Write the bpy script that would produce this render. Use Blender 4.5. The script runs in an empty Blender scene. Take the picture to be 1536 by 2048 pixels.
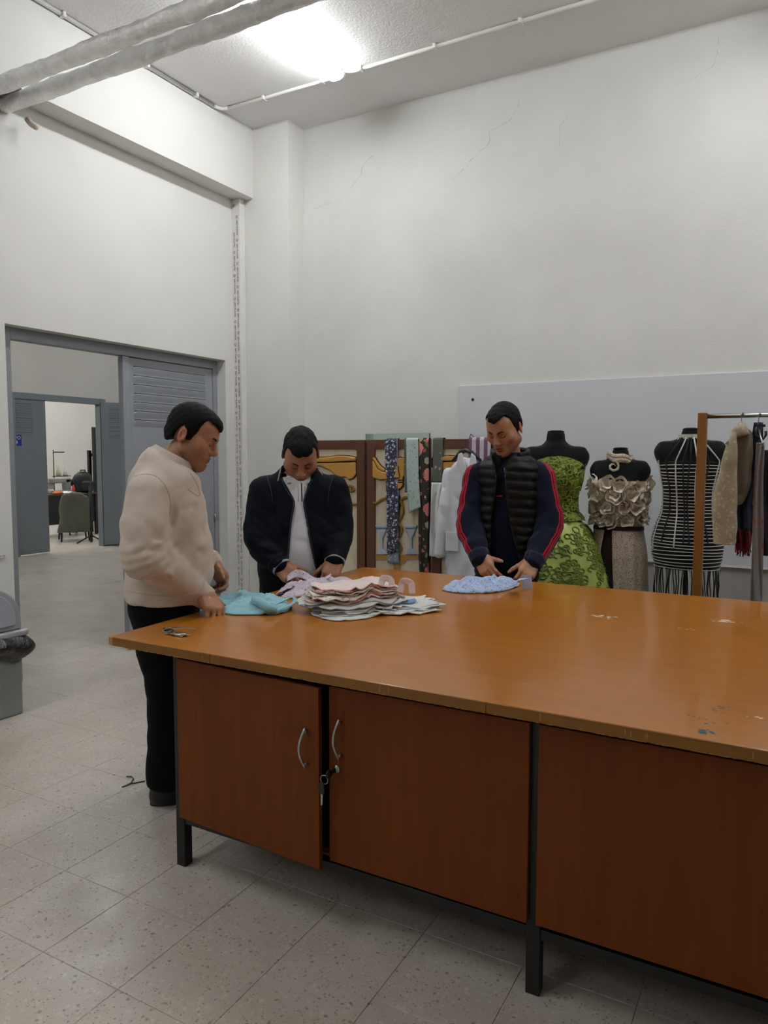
import bpy, bmesh, math, random
import numpy as np
from mathutils import Vector, Matrix

sc = bpy.context.scene
COL = sc.collection

# ------------------------------------------------------------------ camera
FPX = 1471.2                       # focal length in pixels of the 1536x2048 frame
YAW, PITCH, ROLL = math.radians(29.133), math.radians(4.372), math.radians(0.068)
CAMH = 1.52
_r = Vector((math.cos(YAW), math.sin(YAW), 0))
_f = Vector((-math.sin(YAW)*math.cos(PITCH), math.cos(YAW)*math.cos(PITCH), -math.sin(PITCH)))
_u = _r.cross(_f)
CR = _r*math.cos(ROLL) + _u*math.sin(ROLL)
CU = -_r*math.sin(ROLL) + _u*math.cos(ROLL)
CF = _f
cam_data = bpy.data.cameras.new('camera')
cam = bpy.data.objects.new('camera', cam_data); COL.objects.link(cam)
cam_data.sensor_fit = 'HORIZONTAL'; cam_data.sensor_width = 36.0
cam_data.lens = 36.0*FPX/1536.0
cam_data.clip_start = 0.05; cam_data.clip_end = 60
m = Matrix((( CR.x, CU.x, -CF.x, 0), (CR.y, CU.y, -CF.y, 0), (CR.z, CU.z, -CF.z, CAMH), (0, 0, 0, 1)))
cam.matrix_world = m
sc.camera = cam

# ------------------------------------------------------------------ world, exposure
w = bpy.data.worlds.new('world'); sc.world = w; w.use_nodes = True
w.node_tree.nodes['Background'].inputs[0].default_value = (0.8, 0.85, 0.9, 1)
w.node_tree.nodes['Background'].inputs[1].default_value = 0.05
sc.view_settings.view_transform = 'Standard'
sc.view_settings.look = 'None'
sc.view_settings.gamma = 1.0
sc.view_settings.use_curve_mapping = False
sc.view_settings.exposure = 0.3
LAMP_WATT = 38.0                   # emission strength of the fluorescent diffusers
sc.cycles.use_denoising = True
sc.cycles.max_bounces = 5
sc.cycles.diffuse_bounces = 3
sc.cycles.glossy_bounces = 2
sc.cycles.transmission_bounces = 2
sc.cycles.caustics_reflective = False
sc.cycles.caustics_refractive = False
sc.cycles.use_adaptive_sampling = True
sc.cycles.adaptive_threshold = 0.1
sc.cycles.adaptive_min_samples = 16
sc.cycles.sample_clamp_indirect = 6.0

rnd = random.Random(7)
nrng = np.random.default_rng(11)

# ------------------------------------------------------------------ helpers
def ray(px, py):
    return CR*((px-768)/FPX) - CU*((py-1024)/FPX) + CF
CAM = Vector((0, 0, CAMH))
def at_z(px, py, z):
    d = ray(px, py); return CAM + d*((z-CAMH)/d.z)
def at_y(px, py, y):
    d = ray(px, py); return CAM + d*(y/d.y)
def at_x(px, py, x):
    d = ray(px, py); return CAM + d*(x/d.x)
def project(p):
    q = Vector(p)-CAM; dz = q.dot(CF)
    return (768+FPX*q.dot(CR)/dz, 1024-FPX*q.dot(CU)/dz, dz)

def lin(c):
    out = []
    for v in c[:3]:
        v = v/255.0
        out.append(v/12.92 if v <= 0.04045 else ((v+0.055)/1.055)**2.4)
    return (out[0], out[1], out[2], 1.0)

MATS = {}
class NT:
    """small node-tree helper"""
    def __init__(s, mat):
        s.m = mat; s.t = mat.node_tree; s.n = s.t.nodes; s.l = s.t.links
        s.b = s.n['Principled BSDF']
    def node(s, typ, **kw):
        nd = s.n.new(typ)
        for k, v in kw.items():
            if k.startswith('i_'):
                key = k[2:]; key = int(key) if key.isdigit() else key.replace('_', ' ')
                nd.inputs[key].default_value = v
            else: setattr(nd, k, v)
        return nd
    def link(s, a, b): s.l.new(a, b)
    def ramp(s, fac, stops, interp='LINEAR'):
        nd = s.n.new('ShaderNodeValToRGB'); cr = nd.color_ramp; cr.interpolation = interp
        while len(cr.elements) < len(stops): cr.elements.new(0.5)
        for e, (p, c) in zip(cr.elements, stops):
            e.position = p; e.color = c if len(c) == 4 else (*c, 1)
        s.link(fac, nd.inputs[0]); return nd.outputs[0]
    def mix(s, fac, a, b, blend='MIX'):
        nd = s.n.new('ShaderNodeMix'); nd.data_type = 'RGBA'; nd.blend_type = blend
        for v, i in ((fac, 0), (a, 6), (b, 7)):
            if isinstance(v, (int, float)): nd.inputs[i].default_value = v
            elif isinstance(v, tuple): nd.inputs[i].default_value = v
            else: s.link(v, nd.inputs[i])
        return nd.outputs[2]
    def math(s, op, a, b=0.0, c=None):
        nd = s.n.new('ShaderNodeMath'); nd.operation = op
        for i, v in enumerate((a, b) if c is None else (a, b, c)):
            if isinstance(v, (int, float)): nd.inputs[i].default_value = v
            else: s.link(v, nd.inputs[i])
        return nd.outputs[0]
    def coords(s, kind='Object', scale=(1, 1, 1), rot=(0, 0, 0), loc=(0, 0, 0)):
        if kind == 'World':
            o = s.n.new('ShaderNodeNewGeometry').outputs['Position']
        else:
            o = s.n.new('ShaderNodeTexCoord').outputs[kind]
        mp = s.n.new('ShaderNodeMapping')
        mp.inputs['Scale'].default_value = scale; mp.inputs['Rotation'].default_value = rot
        mp.inputs['Location'].default_value = loc
        s.link(o, mp.inputs[0]); return mp.outputs[0]
    def noise(s, vec, scale, detail=3, rough=0.55, out=0):
        nd = s.n.new('ShaderNodeTexNoise'); nd.inputs['Scale'].default_value = scale
        nd.inputs['Detail'].default_value = detail; nd.inputs['Roughness'].default_value = rough
        s.link(vec, nd.inputs['Vector']); return nd.outputs[out]
    def voro(s, vec, scale, out='Distance', feature='F1', rand=1.0):
        nd = s.n.new('ShaderNodeTexVoronoi'); nd.feature = feature
        nd.inputs['Scale'].default_value = scale; nd.inputs['Randomness'].default_value = rand
        s.link(vec, nd.inputs['Vector']); return nd.outputs[out]
    def voro2(s, vec, scale):
        nd = s.n.new('ShaderNodeTexVoronoi'); nd.inputs['Scale'].default_value = scale
        s.link(vec, nd.inputs['Vector']); return nd.outputs['Color'], nd.outputs['Distance']
    def bump(s, h, strength=0.3, dist=0.01):
        nd = s.n.new('ShaderNodeBump'); nd.inputs['Strength'].default_value = strength
        nd.inputs['Distance'].default_value = dist
        s.link(h, nd.inputs['Height']); s.link(nd.outputs[0], s.b.inputs['Normal'])
    def color(s, c):
        if isinstance(c, tuple): s.b.inputs['Base Color'].default_value = c
        else: s.link(c, s.b.inputs['Base Color'])

def new_mat(name, rough=0.6, metal=0.0, spec=0.5):
    mt = bpy.data.materials.new(name); mt.use_nodes = True
    t = NT(mt)
    t.b.inputs['Roughness'].default_value = rough
    t.b.inputs['Metallic'].default_value = metal
    t.b.inputs['Specular IOR Level'].default_value = spec
    MATS[name] = mt
    return t

def simple(name, c, rough=0.6, metal=0.0, spec=0.5, var=0.08, vscale=6.0, bump=0.0, bscale=120.0, bdist=0.004, kind='Object', sheen=0.0):
    """plain colour with slight mottling and fine relief"""
    if name in MATS: return MATS[name]
    t = new_mat(name, rough, metal, spec)
    v = t.coords(kind)
    col = lin(c)
    dark = tuple(x*(1-var) for x in col[:3])+(1,); light = tuple(min(1, x*(1+var)) for x in col[:3])+(1,)
    t.color(t.ramp(t.noise(v, vscale), [(0.3, dark), (0.7, light)]))
    if bump > 0:
        t.bump(t.noise(v, bscale, 2), bump, bdist)
    if sheen > 0: t.b.inputs['Sheen Weight'].default_value = sheen
    return MATS[name]

def cloth_mat(name, c, rough=0.85, var=0.07, weave=900.0, fold=0.0, sheen=0.15):
    """woven fabric: colour, fine weave relief and soft creases"""
    if name in MATS: return MATS[name]
    t = new_mat(name, rough, 0, 0.25)
    v = t.coords('Object')
    col = lin(c)
    dark = tuple(x*(1-var) for x in col[:3])+(1,); light = tuple(min(1, x*(1+var)) for x in col[:3])+(1,)
    t.color(t.ramp(t.noise(v, 9.0, 4), [(0.3, dark), (0.7, light)]))
    a = t.noise(v, weave, 1)
    if fold > 0:
        b = t.noise(v, 14.0, 3)
        a = t.math('MULTIPLY_ADD', b, fold*10, a)
    t.bump(a, 0.25, 0.004)
    t.b.inputs['Sheen Weight'].default_value = sheen
    return MATS[name]

class MB:
    """collects primitives into one mesh"""
    def __init__(s): s.v = []; s.f = []; s.sm = []
    def add(s, V, F, smooth=False):
        o = len(s.v); s.v += [tuple(p) for p in V]
        s.f += [tuple(i+o for i in f) for f in F]; s.sm += [smooth]*len(F)
    def box(s, x0, x1, y0, y1, z0, z1, M=None):
        V = [Vector((x, y, z)) for x in (x0, x1) for y in (y0, y1) for z in (z0, z1)]
        if M is not None: V = [M @ p for p in V]
        s.add(V, [(0, 1, 3, 2), (4, 6, 7, 5), (0, 4, 5, 1), (2, 3, 7, 6), (0, 2, 6, 4), (1, 5, 7, 3)])
        return s
    def prism(s, poly, y0, y1, M=None):
        """polygon in (x,z), extruded along y"""
        n = len(poly)
        V = [Vector((x, y0, z)) for x, z in poly]+[Vector((x, y1, z)) for x, z in poly]
        if M is not None: V = [M @ p for p in V]
        F = [tuple(range(n)), tuple(range(2*n-1, n-1, -1))]
        F += [(i+n, (i+1) % n+n, (i+1) % n, i) for i in range(n)]
        s.add(V, F); return s
    def tube(s, path, r, n=8, closed=False, cap=True):
        P = [Vector(p) for p in path]; m = len(P)
        R = r if isinstance(r, (list, tuple)) else [r]*m
        T = []
        for i in range(m):
            a = P[i-1] if (i > 0 or closed) else P[i]
            b = P[(i+1) % m] if (i < m-1 or closed) else P[i]
            t = (b-a); T.append(t.normalized() if t.length > 1e-9 else Vector((0, 0, 1)))
        ref = Vector((0, 0, 1)) if abs(T[0].z) < 0.9 else Vector((1, 0, 0))
        N = (ref - T[0]*ref.dot(T[0])).normalized()
        V = []
        for i in range(m):
            N = N - T[i]*N.dot(T[i])
            N = N.normalized() if N.length > 1e-6 else T[i].orthogonal().normalized()
            B = T[i].cross(N)
            for k in range(n):
                a = 2*math.pi*k/n
                V.append(P[i] + (N*math.cos(a)+B*math.sin(a))*R[i])
        F = []
        rings = m if closed else m-1
        for i in range(rings):
            j = (i+1) % m
            for k in range(n):
                F.append((i*n+k, i*n+(k+1) % n, j*n+(k+1) % n, j*n+k))
        if cap and not closed:
            F.append(tuple(range(n-1, -1, -1))); F.append(tuple(range((m-1)*n, m*n)))
        s.add(V, F, True); return s
    def cyl(s, p0, p1, r, n=16, r2=None):
        return s.tube([p0, p1], [r, r if r2 is None else r2], n)
    def lathe(s, prof, c=(0, 0, 0), n=20, sx=1.0, sy=1.0, M=None):
        """profile of (r,z) turned about z"""
        m = len(prof); V = []
        for r, z in prof:
            for k in range(n):
                a = 2*math.pi*k/n
                p = Vector((c[0]+r*sx*math.cos(a), c[1]+r*sy*math.sin(a), c[2]+z))
                V.append(M @ p if M is not None else p)
        F = [(i*n+k, i*n+(k+1) % n, (i+1)*n+(k+1) % n, (i+1)*n+k) for i in range(m-1) for k in range(n)]
        F.append(tuple(range(n-1, -1, -1))); F.append(tuple(range((m-1)*n, m*n)))
        s.add(V, F, True); return s
    def sphere(s, c, r, n=10, m=7):
        rx, ry, rz = r if isinstance(r, (tuple, list)) else (r, r, r)
        prof = []
        V = []
        for i in range(m+1):
            th = math.pi*i/m
            for k in range(n):
                a = 2*math.pi*k/n
                V.append((c[0]+rx*math.sin(th)*math.cos(a), c[1]+ry*math.sin(th)*math.sin(a), c[2]-rz*math.cos(th)))
        F = [(i*n+k, i*n+(k+1) % n, (i+1)*n+(k+1) % n, (i+1)*n+k) for i in range(m) for k in range(n)]
        s.add(V, F, True); return s
    def build(s, name, mat, parent=None, bevel=0.0, loc=None, rz=0.0, seg=2):
        return mk(name, s.v, s.f, mat, parent, s.sm, bevel, loc, rz, seg)

def mk(name, V, F, mat, parent=None, smooth=False, bevel=0.0, loc=None, rz=0.0, seg=2):
    me = bpy.data.meshes.new(name)
    if isinstance(V, np.ndarray): V = V.tolist()
    if isinstance(F, np.ndarray): F = F.tolist()
    me.from_pydata(V, [], F)
    if isinstance(smooth, list): me.polygons.foreach_set('use_smooth', smooth)
    elif smooth: me.polygons.foreach_set('use_smooth', [True]*len(me.polygons))
    me.validate(); me.update()
    o = bpy.data.objects.new(name, me); COL.objects.link(o)
    if mat is not None: me.materials.append(mat)
    if parent is not None: o.parent = parent
    if loc is not None: o.location = loc
    if rz: o.rotation_euler = (0, 0, rz)
    if bevel > 0:
        b = o.modifiers.new('bevel', 'BEVEL'); b.width = bevel; b.segments = seg
        b.limit_method = 'ANGLE'; b.angle_limit = math.radians(40)
        b.harden_normals = False
    return o

def link_copy(o, parent=None, loc=None):
    c = o.copy(); COL.objects.link(c)
    if parent is not None: c.parent = parent
    if loc is not None: c.location = loc
    return c

def empty(name, loc=(0, 0, 0), rz=0.0):
    o = bpy.data.objects.new(name, None); COL.objects.link(o)
    o.empty_display_size = 0.05
    o.location = loc; o.rotation_euler = (0, 0, rz); return o

def tag(o, label, cat, group=None):
    o['label'] = label; o['category'] = cat
    if group: o['group'] = group
    return o
def struct(o): o['kind'] = 'structure'; return o

def sheet(fn, nu, nv, th=0.003):
    """closed thin cloth from fn(u,v)->xyz (arrays)"""
    u = np.linspace(0, 1, nu); v = np.linspace(0, 1, nv)
    U, Vv = np.meshgrid(u, v, indexing='ij')
    P = np.stack(fn(U, Vv), -1).astype(float)
    du = np.gradient(P, axis=0); dv = np.gradient(P, axis=1)
    N = np.cross(du, dv); N /= (np.linalg.norm(N, axis=-1, keepdims=True)+1e-12)
    A = (P+N*th/2).reshape(-1, 3); B = (P-N*th/2).reshape(-1, 3)
    V = np.concatenate([A, B]); n = nu*nv
    idx = np.arange(n).reshape(nu, nv)
    q = np.stack([idx[:-1, :-1], idx[1:, :-1], idx[1:, 1:], idx[:-1, 1:]], -1).reshape(-1, 4)
    F = [q, q[:, ::-1]+n]
    bd = np.concatenate([idx[:, 0], idx[-1, 1:], idx[::-1, -1][1:], idx[0, ::-1][1:-1]])
    nx = np.roll(bd, -1)
    F.append(np.stack([nx, bd, bd+n, nx+n], -1))
    return V, np.concatenate(F)

def smooth_interp(xs, ys, q, s=0.5):
    """piecewise interpolation, monotone-ish cubic (Catmull-Rom slopes limited)"""
    xs = np.asarray(xs, float); ys = np.asarray(ys, float)
    if xs[0] > xs[-1]: xs = xs[::-1]; ys = ys[::-1]
    d = np.diff(ys)/np.diff(xs)
    mm = np.zeros_like(ys)
    mm[1:-1] = np.where(d[:-1]*d[1:] > 0, 2*d[:-1]*d[1:]/(d[:-1]+d[1:]+1e-12), 0)
    mm[0] = d[0]; mm[-1] = d[-1]
    q = np.clip(q, xs[0], xs[-1])
    i = np.clip(np.searchsorted(xs, q)-1, 0, len(xs)-2)
    h = xs[i+1]-xs[i]; t = (q-xs[i])/h
    return ((2*t**3-3*t**2+1)*ys[i] + (t**3-2*t**2+t)*h*mm[i] + (-2*t**3+3*t**2)*ys[i+1] + (t**3-t**2)*h*mm[i+1])
# ================================================================== ROOM SHELL
XW, YP, YB, ZC = -4.40, 5.21, 5.43, 4.34        # left wall, pillar face, back wall, ceiling
XR, YR = 4.6, -4.2                              # right wall and the wall behind the camera
XF = -10.12                                     # far wall of the passage
XE, YE = -14.6, 13.0                            # far wall / end of the sewing room

def wall_mat(name, c, bump=0.12):
    t = new_mat(name, 0.85, 0, 0.25)
    v = t.coords('World')
    a = lin(c); b = tuple(x*0.94 for x in a[:3])+(1,)
    t.color(t.ramp(t.noise(v, 1.3, 2), [(0.3, b), (0.7, a)]))
    t.bump(t.noise(v, 60, 2, 0.6), bump, 0.01)
    return MATS[name]
M_wall = wall_mat('wall_paint', (228, 227, 222))
M_ceil = wall_mat('ceiling_paint', (240, 239, 238), 0.35)
M_wall2 = wall_mat('passage_paint', (214, 212, 205))

# terrazzo
t = new_mat('terrazzo', 0.38, 0, 0.45)
v = t.coords('World')
wv = t.node('ShaderNodeVectorMath', operation='ADD')
t.link(v, wv.inputs[0])
nz = t.n.new('ShaderNodeTexNoise'); nz.inputs['Scale'].default_value = 55; nz.inputs['Detail'].default_value = 2
t.link(v, nz.inputs['Vector'])
sc_ = t.node('ShaderNodeVectorMath', operation='SCALE'); sc_.inputs['Scale'].default_value = 0.012
t.link(nz.outputs['Color'], sc_.inputs[0]); t.link(sc_.outputs[0], wv.inputs[1])
vv = wv.outputs[0]
oi = t.n.new('ShaderNodeObjectInfo')
base = t.ramp(t.noise(v, 3.0, 4), [(0.3, lin((187, 179, 167))), (0.7, lin((204, 196, 185)))])
base = t.mix(t.math('MULTIPLY', oi.outputs['Random'], 0.18), base, lin((176, 168, 156)))
# light marble chips
c1, d1 = t.voro2(vv, 65)
sep = t.n.new('ShaderNodeSeparateColor'); t.link(c1, sep.inputs[0])
m1 = t.math('MULTIPLY', t.math('GREATER_THAN', sep.outputs[0], 0.45), t.math('LESS_THAN', d1, 0.42))
base = t.mix(t.math('MULTIPLY', m1, 0.5), base, t.mix(sep.outputs[1], lin((223, 215, 204)), lin((177, 164, 147))))
# dark and brown chips
for scl, thr, rad, cA, cB in ((58, 0.93, 0.32, (140, 112, 84), (112, 102, 92)), (110, 0.90, 0.36, (104, 94, 84), (142, 112, 82)), (36, 0.965, 0.22, (96, 84, 72), (146, 108, 74)), (190, 0.9, 0.4, (116, 106, 96), (150, 132, 112))):
    cc, dd = t.voro2(vv, scl)
    sp = t.n.new('ShaderNodeSeparateColor'); t.link(cc, sp.inputs[0])
    mk_ = t.math('MULTIPLY', t.math('GREATER_THAN', sp.outputs[0], thr), t.math('LESS_THAN', dd, rad))
    base = t.mix(t.math('MULTIPLY', mk_, 0.62), base, t.mix(sp.outputs[1], lin(cA), lin(cB)))
# scuffs
sc2 = t.ramp(t.noise(t.coords('World', scale=(1.2, 0.5, 1)), 5.0, 6, 0.7), [(0.62, (0, 0, 0, 1)), (0.75, (1, 1, 1, 1))])
base = t.mix(t.math('MULTIPLY', sc2, 0.22), base, lin((140, 132, 122)))
t.color(base)
t.link(t.ramp(t.noise(v, 7, 3), [(0.35, (0.28,)*3+(1,)), (0.7, (0.42,)*3+(1,))]), t.b.inputs['Roughness'])
M_terrazzo = MATS['terrazzo']
M_grout = simple('floor_grout', (170, 161, 149), 0.9)

# floor slab with grout, tiles laid on it
fl = MB(); fl.box(XE-0.2, XR+0.2, YR-0.2, YE+0.2, -0.12, -0.0035)
floor = struct(fl.build('floor', M_grout))
TS = 0.3265; TX0, TY0 = -2.611, 1.695
tile_me = None
cands = []
rest = []
for i in range(-37, 23):
    for j in range(-19, 36):
        x0, y0 = TX0+i*TS, TY0+j*TS
        cx, cy = x0+TS/2, y0+TS/2
        if cx > XR or cy < YR or cy > YE or cx < XE: continue
        seen = False; area = 0
        if cy > 0.4 or cx < -1:
            px, py, dz = project((cx, cy, 0))
            if dz > 0.3 and -120 < px < 1640 and 900 < py < 2200:
                if cx > XW+0.0: seen = not (cx > -1.6 and cy > 2.5) and cy < YB
                else:
                    # passage: only what the doorway shows
                    yy = cy*XW/cx
                    seen = 2.7 < yy < 4.35 and cx > -10.4
                area = 1/dz**3
        (cands if seen else rest).append((area, x0, y0))
cands.sort(reverse=True)
rest += cands[300:]; cands = cands[:300]
g = 0.0005
def tile_geo(x0, y0):
    b = 0.0012
    x1, y1 = x0+TS-g, y0+TS-g; x0 += g; y0 += g
    V = [(x0, y0, -0.0035), (x1, y0, -0.0035), (x1, y1, -0.0035), (x0, y1, -0.0035),
         (x0, y0, -b), (x1, y0, -b), (x1, y1, -b), (x0, y1, -b),
         (x0+b, y0+b, 0), (x1-b, y0+b, 0), (x1-b, y1-b, 0), (x0+b, y1-b, 0)]
    F = [(8, 9, 10, 11)]
    for k in range(4):
        l = (k+1) % 4
        F += [(k, l, l+4, k+4), (k+4, l+4, l+8, k+8)]
    return V, F
V, F = tile_geo(0, 0)
first = None
for a, x0, y0 in cands:
    if first is None:
        first = mk('tile', V, F, M_terrazzo, floor); first.location = (x0, y0, 0)
    else:
        link_copy(first, floor, (x0, y0, 0))
mb = MB()
for a, x0, y0 in rest:
    mb.add(*tile_geo(x0, y0))
ts = mb.build('tile_field', M_terrazzo, floor); ts['kind'] = 'stuff'

# walls
DY0, DY1, DZ = 2.963, 5.030, 2.353
wl = MB()
wl.box(XW-0.2, XW, YR, DY0, 0, ZC); wl.box(XW-0.2, XW, DY1, YB+0.2, 0, ZC); wl.box(XW-0.2, XW, DY0, DY1, DZ, ZC)
struct(wl.build('wall_left', M_wall))

# back wall with hairline plaster cracks
t = new_mat('back_wall_paint', 0.85, 0, 0.25)
v = t.coords('World')
t.color(t.ramp(t.noise(v, 1.3, 4), [(0.3, lin((216, 216, 211))), (0.7, lin((227, 227, 222)))]))
t.bump(t.noise(v, 60, 2, 0.6), 0.12, 0.01)
wb = MB().box(XW, XR, YB, YB+0.2, 0, ZC)
wall_back = struct(wb.build('wall_back', MATS['back_wall_paint']))
M_crack = simple('plaster_crack', (168, 166, 160), 0.9)
def crack(pts, wdt=0.0016):
    P = [at_y(px, py, YB) for px, py in pts]
    Q = []
    for a, b in zip(P[:-1], P[1:]):
        n = max(2, int((b-a).length/0.02))
        for k in range(n):
            Q.append(a.lerp(b, k/n)+Vector((rnd.uniform(-.005, .005), 0, rnd.uniform(-.005, .005))))
    m_ = MB(); V = []; F = []
    for i, p in enumerate(Q):
        ww = wdt*rnd.uniform(0.2, 1.1)
        V += [(p.x-ww, YB-0.0006, p.z+ww*0.5), (p.x+ww, YB-0.0006, p.z-ww*0.5)]
    for i in range(len(Q)-1):
        if rnd.random() < 0.88: F.append((2*i, 2*i+1, 2*i+3, 2*i+2))
    m_.add(V, F); return m_.build('plaster_crack', M_crack, wall_back)
crack([(628, 417), (636, 415), (645, 410), (682, 401), (697, 386), (706, 370), (720, 352), (726, 334), (735, 320), (750, 308)])
crack([(907, 358), (932, 334), (944, 318), (958, 305), (975, 290), (980, 278), (977, 262), (1000, 252), (1018, 243), (1032, 222), (1037, 208), (1034, 190)])
crack([(1118, 300), (1120, 262), (1122, 250), (1135, 238), (1136, 222)], 0.001)
crack([(1330, 175), (1380, 160), (1425, 132), (1436, 100), (1440, 60)], 0.001)

struct(MB().box(XW, XR, YB-0.004, YB, 0, 0.782).build('wall_band_1', simple('grey_lower_wall', (168, 165, 159), 0.7, var=0.06, vscale=2, kind='World')))  # thin slab that makes the back wall greyer and darker below the board
struct(MB().box(XW, -3.835, YP, YB, 0, ZC).build('pillar', M_wall))
struct(MB().box(XW, -4.215, YR, YP, 3.755, ZC).build('beam', M_wall))
struct(MB().box(XE-0.2, XR+0.2, YR-0.2, YE+0.2, ZC, ZC+0.15).build('ceiling', M_ceil))
struct(MB().box(XR, XR+0.2, YR, YB+0.2, 0, ZC).build('wall_right', M_wall))
struct(MB().box(XW-0.2, XR+0.2, YR-0.2, YR, 0, ZC).build('wall_rear', M_wall))
# passage and sewing room beyond the doorway
FY0, FY1, FZ = 6.86, 8.56, 2.455
wf = MB()
wf.box(XF-0.15, XF, 0.5, FY0, 0, ZC); wf.box(XF-0.15, XF, FY1, YE, 0, ZC); wf.box(XF-0.15, XF, FY0, FY1, FZ, ZC)
struct(wf.build('wall_passage_far', M_wall2))
struct(MB().box(XE, XW-0.2, YE, YE+0.2, 0, ZC).build('wall_passage_end', M_wall2))
struct(MB().box(XF, XW-0.2, 0.5, 0.7, 0, ZC).build('wall_passage_near', M_wall2))
struct(MB().box(XW-0.2, XW, YB+0.2, YE, 0, ZC).build('wall_passage_side', M_wall2))
struct(MB().box(XE-0.2, XE, 3.8, YE+0.2, 0, ZC).build('wall_sewing_far', M_wall2))
struct(MB().box(XE, XF-0.15, 3.8, 4.0, 0, ZC).build('wall_sewing_side', M_wall2))

# ------------------------------------------------------------------ doors
M_door = simple('door_grey_paint', (146, 150, 156), 0.42, var=0.04, vscale=3, bump=0.05, bscale=40)
M_door2 = simple('door_bluegrey_paint', (120, 128, 135), 0.45, var=0.04, vscale=3, bump=0.05, bscale=40)
M_dark = simple('dark_gap', (24, 25, 27), 0.8)
M_steel = simple('brushed_steel', (178, 178, 176), 0.32, 1.0, var=0.05)
def louver(parent, mat, y0, y1, z, xf, out, drop=0.05):
    """pressed hood: sticks out of the leaf, open slot above; leaf face at x=xf, out=+1/-1"""
    n = 28; V = []; F = []
    prof = [(0.0005, 0.0), (0.013, 0.0), (0.0125, -0.006), (0.006, -drop*0.6), (0.0005, -drop)]
    L = y1-y0
    for i in range(n+1):
        u = i/n; u = 0.5-0.5*math.cos(math.pi*u); e = min(1.0, min(u, 1-u)*L/0.035)
        e = math.sqrt(max(0, 1-(1-e)**2))*0.999+0.001
        for dx, dz in prof:
            V.append((xf+out*dx*e, y0+u*L, z+dz-(1-e)*0.02))
    m_ = len(prof)
    for i in range(n):
        for k in range(m_-1):
            F.append((i*m_+k, i*m_+k+1, (i+1)*m_+k+1, (i+1)*m_+k))
    lo = mk('louver', V, F, mat, parent, smooth=True)
    sl = MB().box(min(xf, xf+out*0.002), max(xf, xf+out*0.002), y0+0.012, y1-0.012, z-0.001, z+0.006)
    sl.build('slot', M_dark, lo)
    return lo
# near doorway: frame with one closed leaf
d1 = empty('door_1', (XW-0.1, DY1, 0)); struct(d1)
def addp(o, e):            # keep world coords while parenting to an empty with translation only
    o.parent = e; o.location = Vector(o.location)-Vector(e.location); return o
fr = MB()
fr.box(XW-0.17, XW-0.095, DY0, DY0+0.10, 0, DZ); fr.box(XW-0.17, XW-0.095, DY1-0.055, DY1, 0, DZ)
fr.box(XW-0.17, XW-0.095, DY0+0.10, DY1-0.055, DZ-0.075, DZ)
addp(fr.build('door_frame', M_door, bevel=0.003), d1)
leafY0, leafY1 = 3.985, DY1-0.058
lf = MB().box(XW-0.155, XW-0.1, leafY0, leafY1, 0.012, 2.272)
leaf = addp(lf.build('door_leaf', M_door, bevel=0.003), d1)
lip = MB().box(XW-0.112, XW-0.088, leafY0-0.012, leafY0+0.05, 0.012, 2.275)
addp(lip.build('meeting_strip', M_door, bevel=0.004), d1)
for k in range(7):
    lo = louver(leaf, M_door, 4.075, 4.885, 2.205-k*0.0685, XW-0.1, 1)
hg = MB()
for z in (0.35, 0.97, 1.78):
    hg.tube([(XW-0.092, DY1-0.058, z-0.03), (XW-0.092, DY1-0.058, z+0.03)], 0.008, 8)
    hg.tube([(XW-0.092, DY1-0.058, z), (XW-0.085, DY1-0.03, z+0.01)], 0.005, 6)
addp(hg.build('hinge', M_steel), d1)
# the second leaf swung open into the passage, hidden beside the wall
M2 = Matrix.Translation((XW-0.175, DY0+0.10, 0)) @ Matrix.Rotation(math.radians(-4), 4, 'Z')
ol = MB(); ol.box(-1.0, 0.0, -0.05, -0.0, 0.012, 2.272, M2)
addp(ol.build('open_leaf', M_door, bevel=0.003), d1)

# far doorway
d2 = empty('door_2', (XF, FY1, 0)); struct(d2)
f2 = MB()
f2.box(XF-0.1, XF+0.02, FY0, FY0+0.06, 0, FZ); f2.box(XF-0.1, XF+0.02, FY1-0.12, FY1, 0, FZ)
f2.box(XF-0.1, XF+0.02, FY0+0.06, FY1-0.12, FZ-0.095, FZ)
addp(f2.build('door_frame', M_door2, bevel=0.004), d2)
l2 = MB().box(XF-0.05, XF, FY0+0.06, 7.435, 0.02, FZ-0.096)
leaf2 = addp(l2.build('door_leaf', M_door2, bevel=0.003), d2)
for k in range(7):
    louver(leaf2, M_door2, 6.93, 7.215, 2.29-k*0.072, XF, 1)
# right leaf swung towards the viewer
ang = math.radians(40)
M3 = Matrix.Translation((XF+0.03, FY1-0.11, 0)) @ Matrix.Rotation(-ang, 4, 'Z')
l3 = MB(); l3.box(-0.025, 0.025, 0.0, 0.95, 0.02, FZ-0.06)
leaf3 = l3.build('open_leaf', M_door2, bevel=0.003); leaf3.matrix_world = M3
addp(leaf3, d2)
for k in range(7):
    louver(leaf3, M_door2, 0.12, 0.85, 2.28-k*0.072, 0.025, 1)

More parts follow.
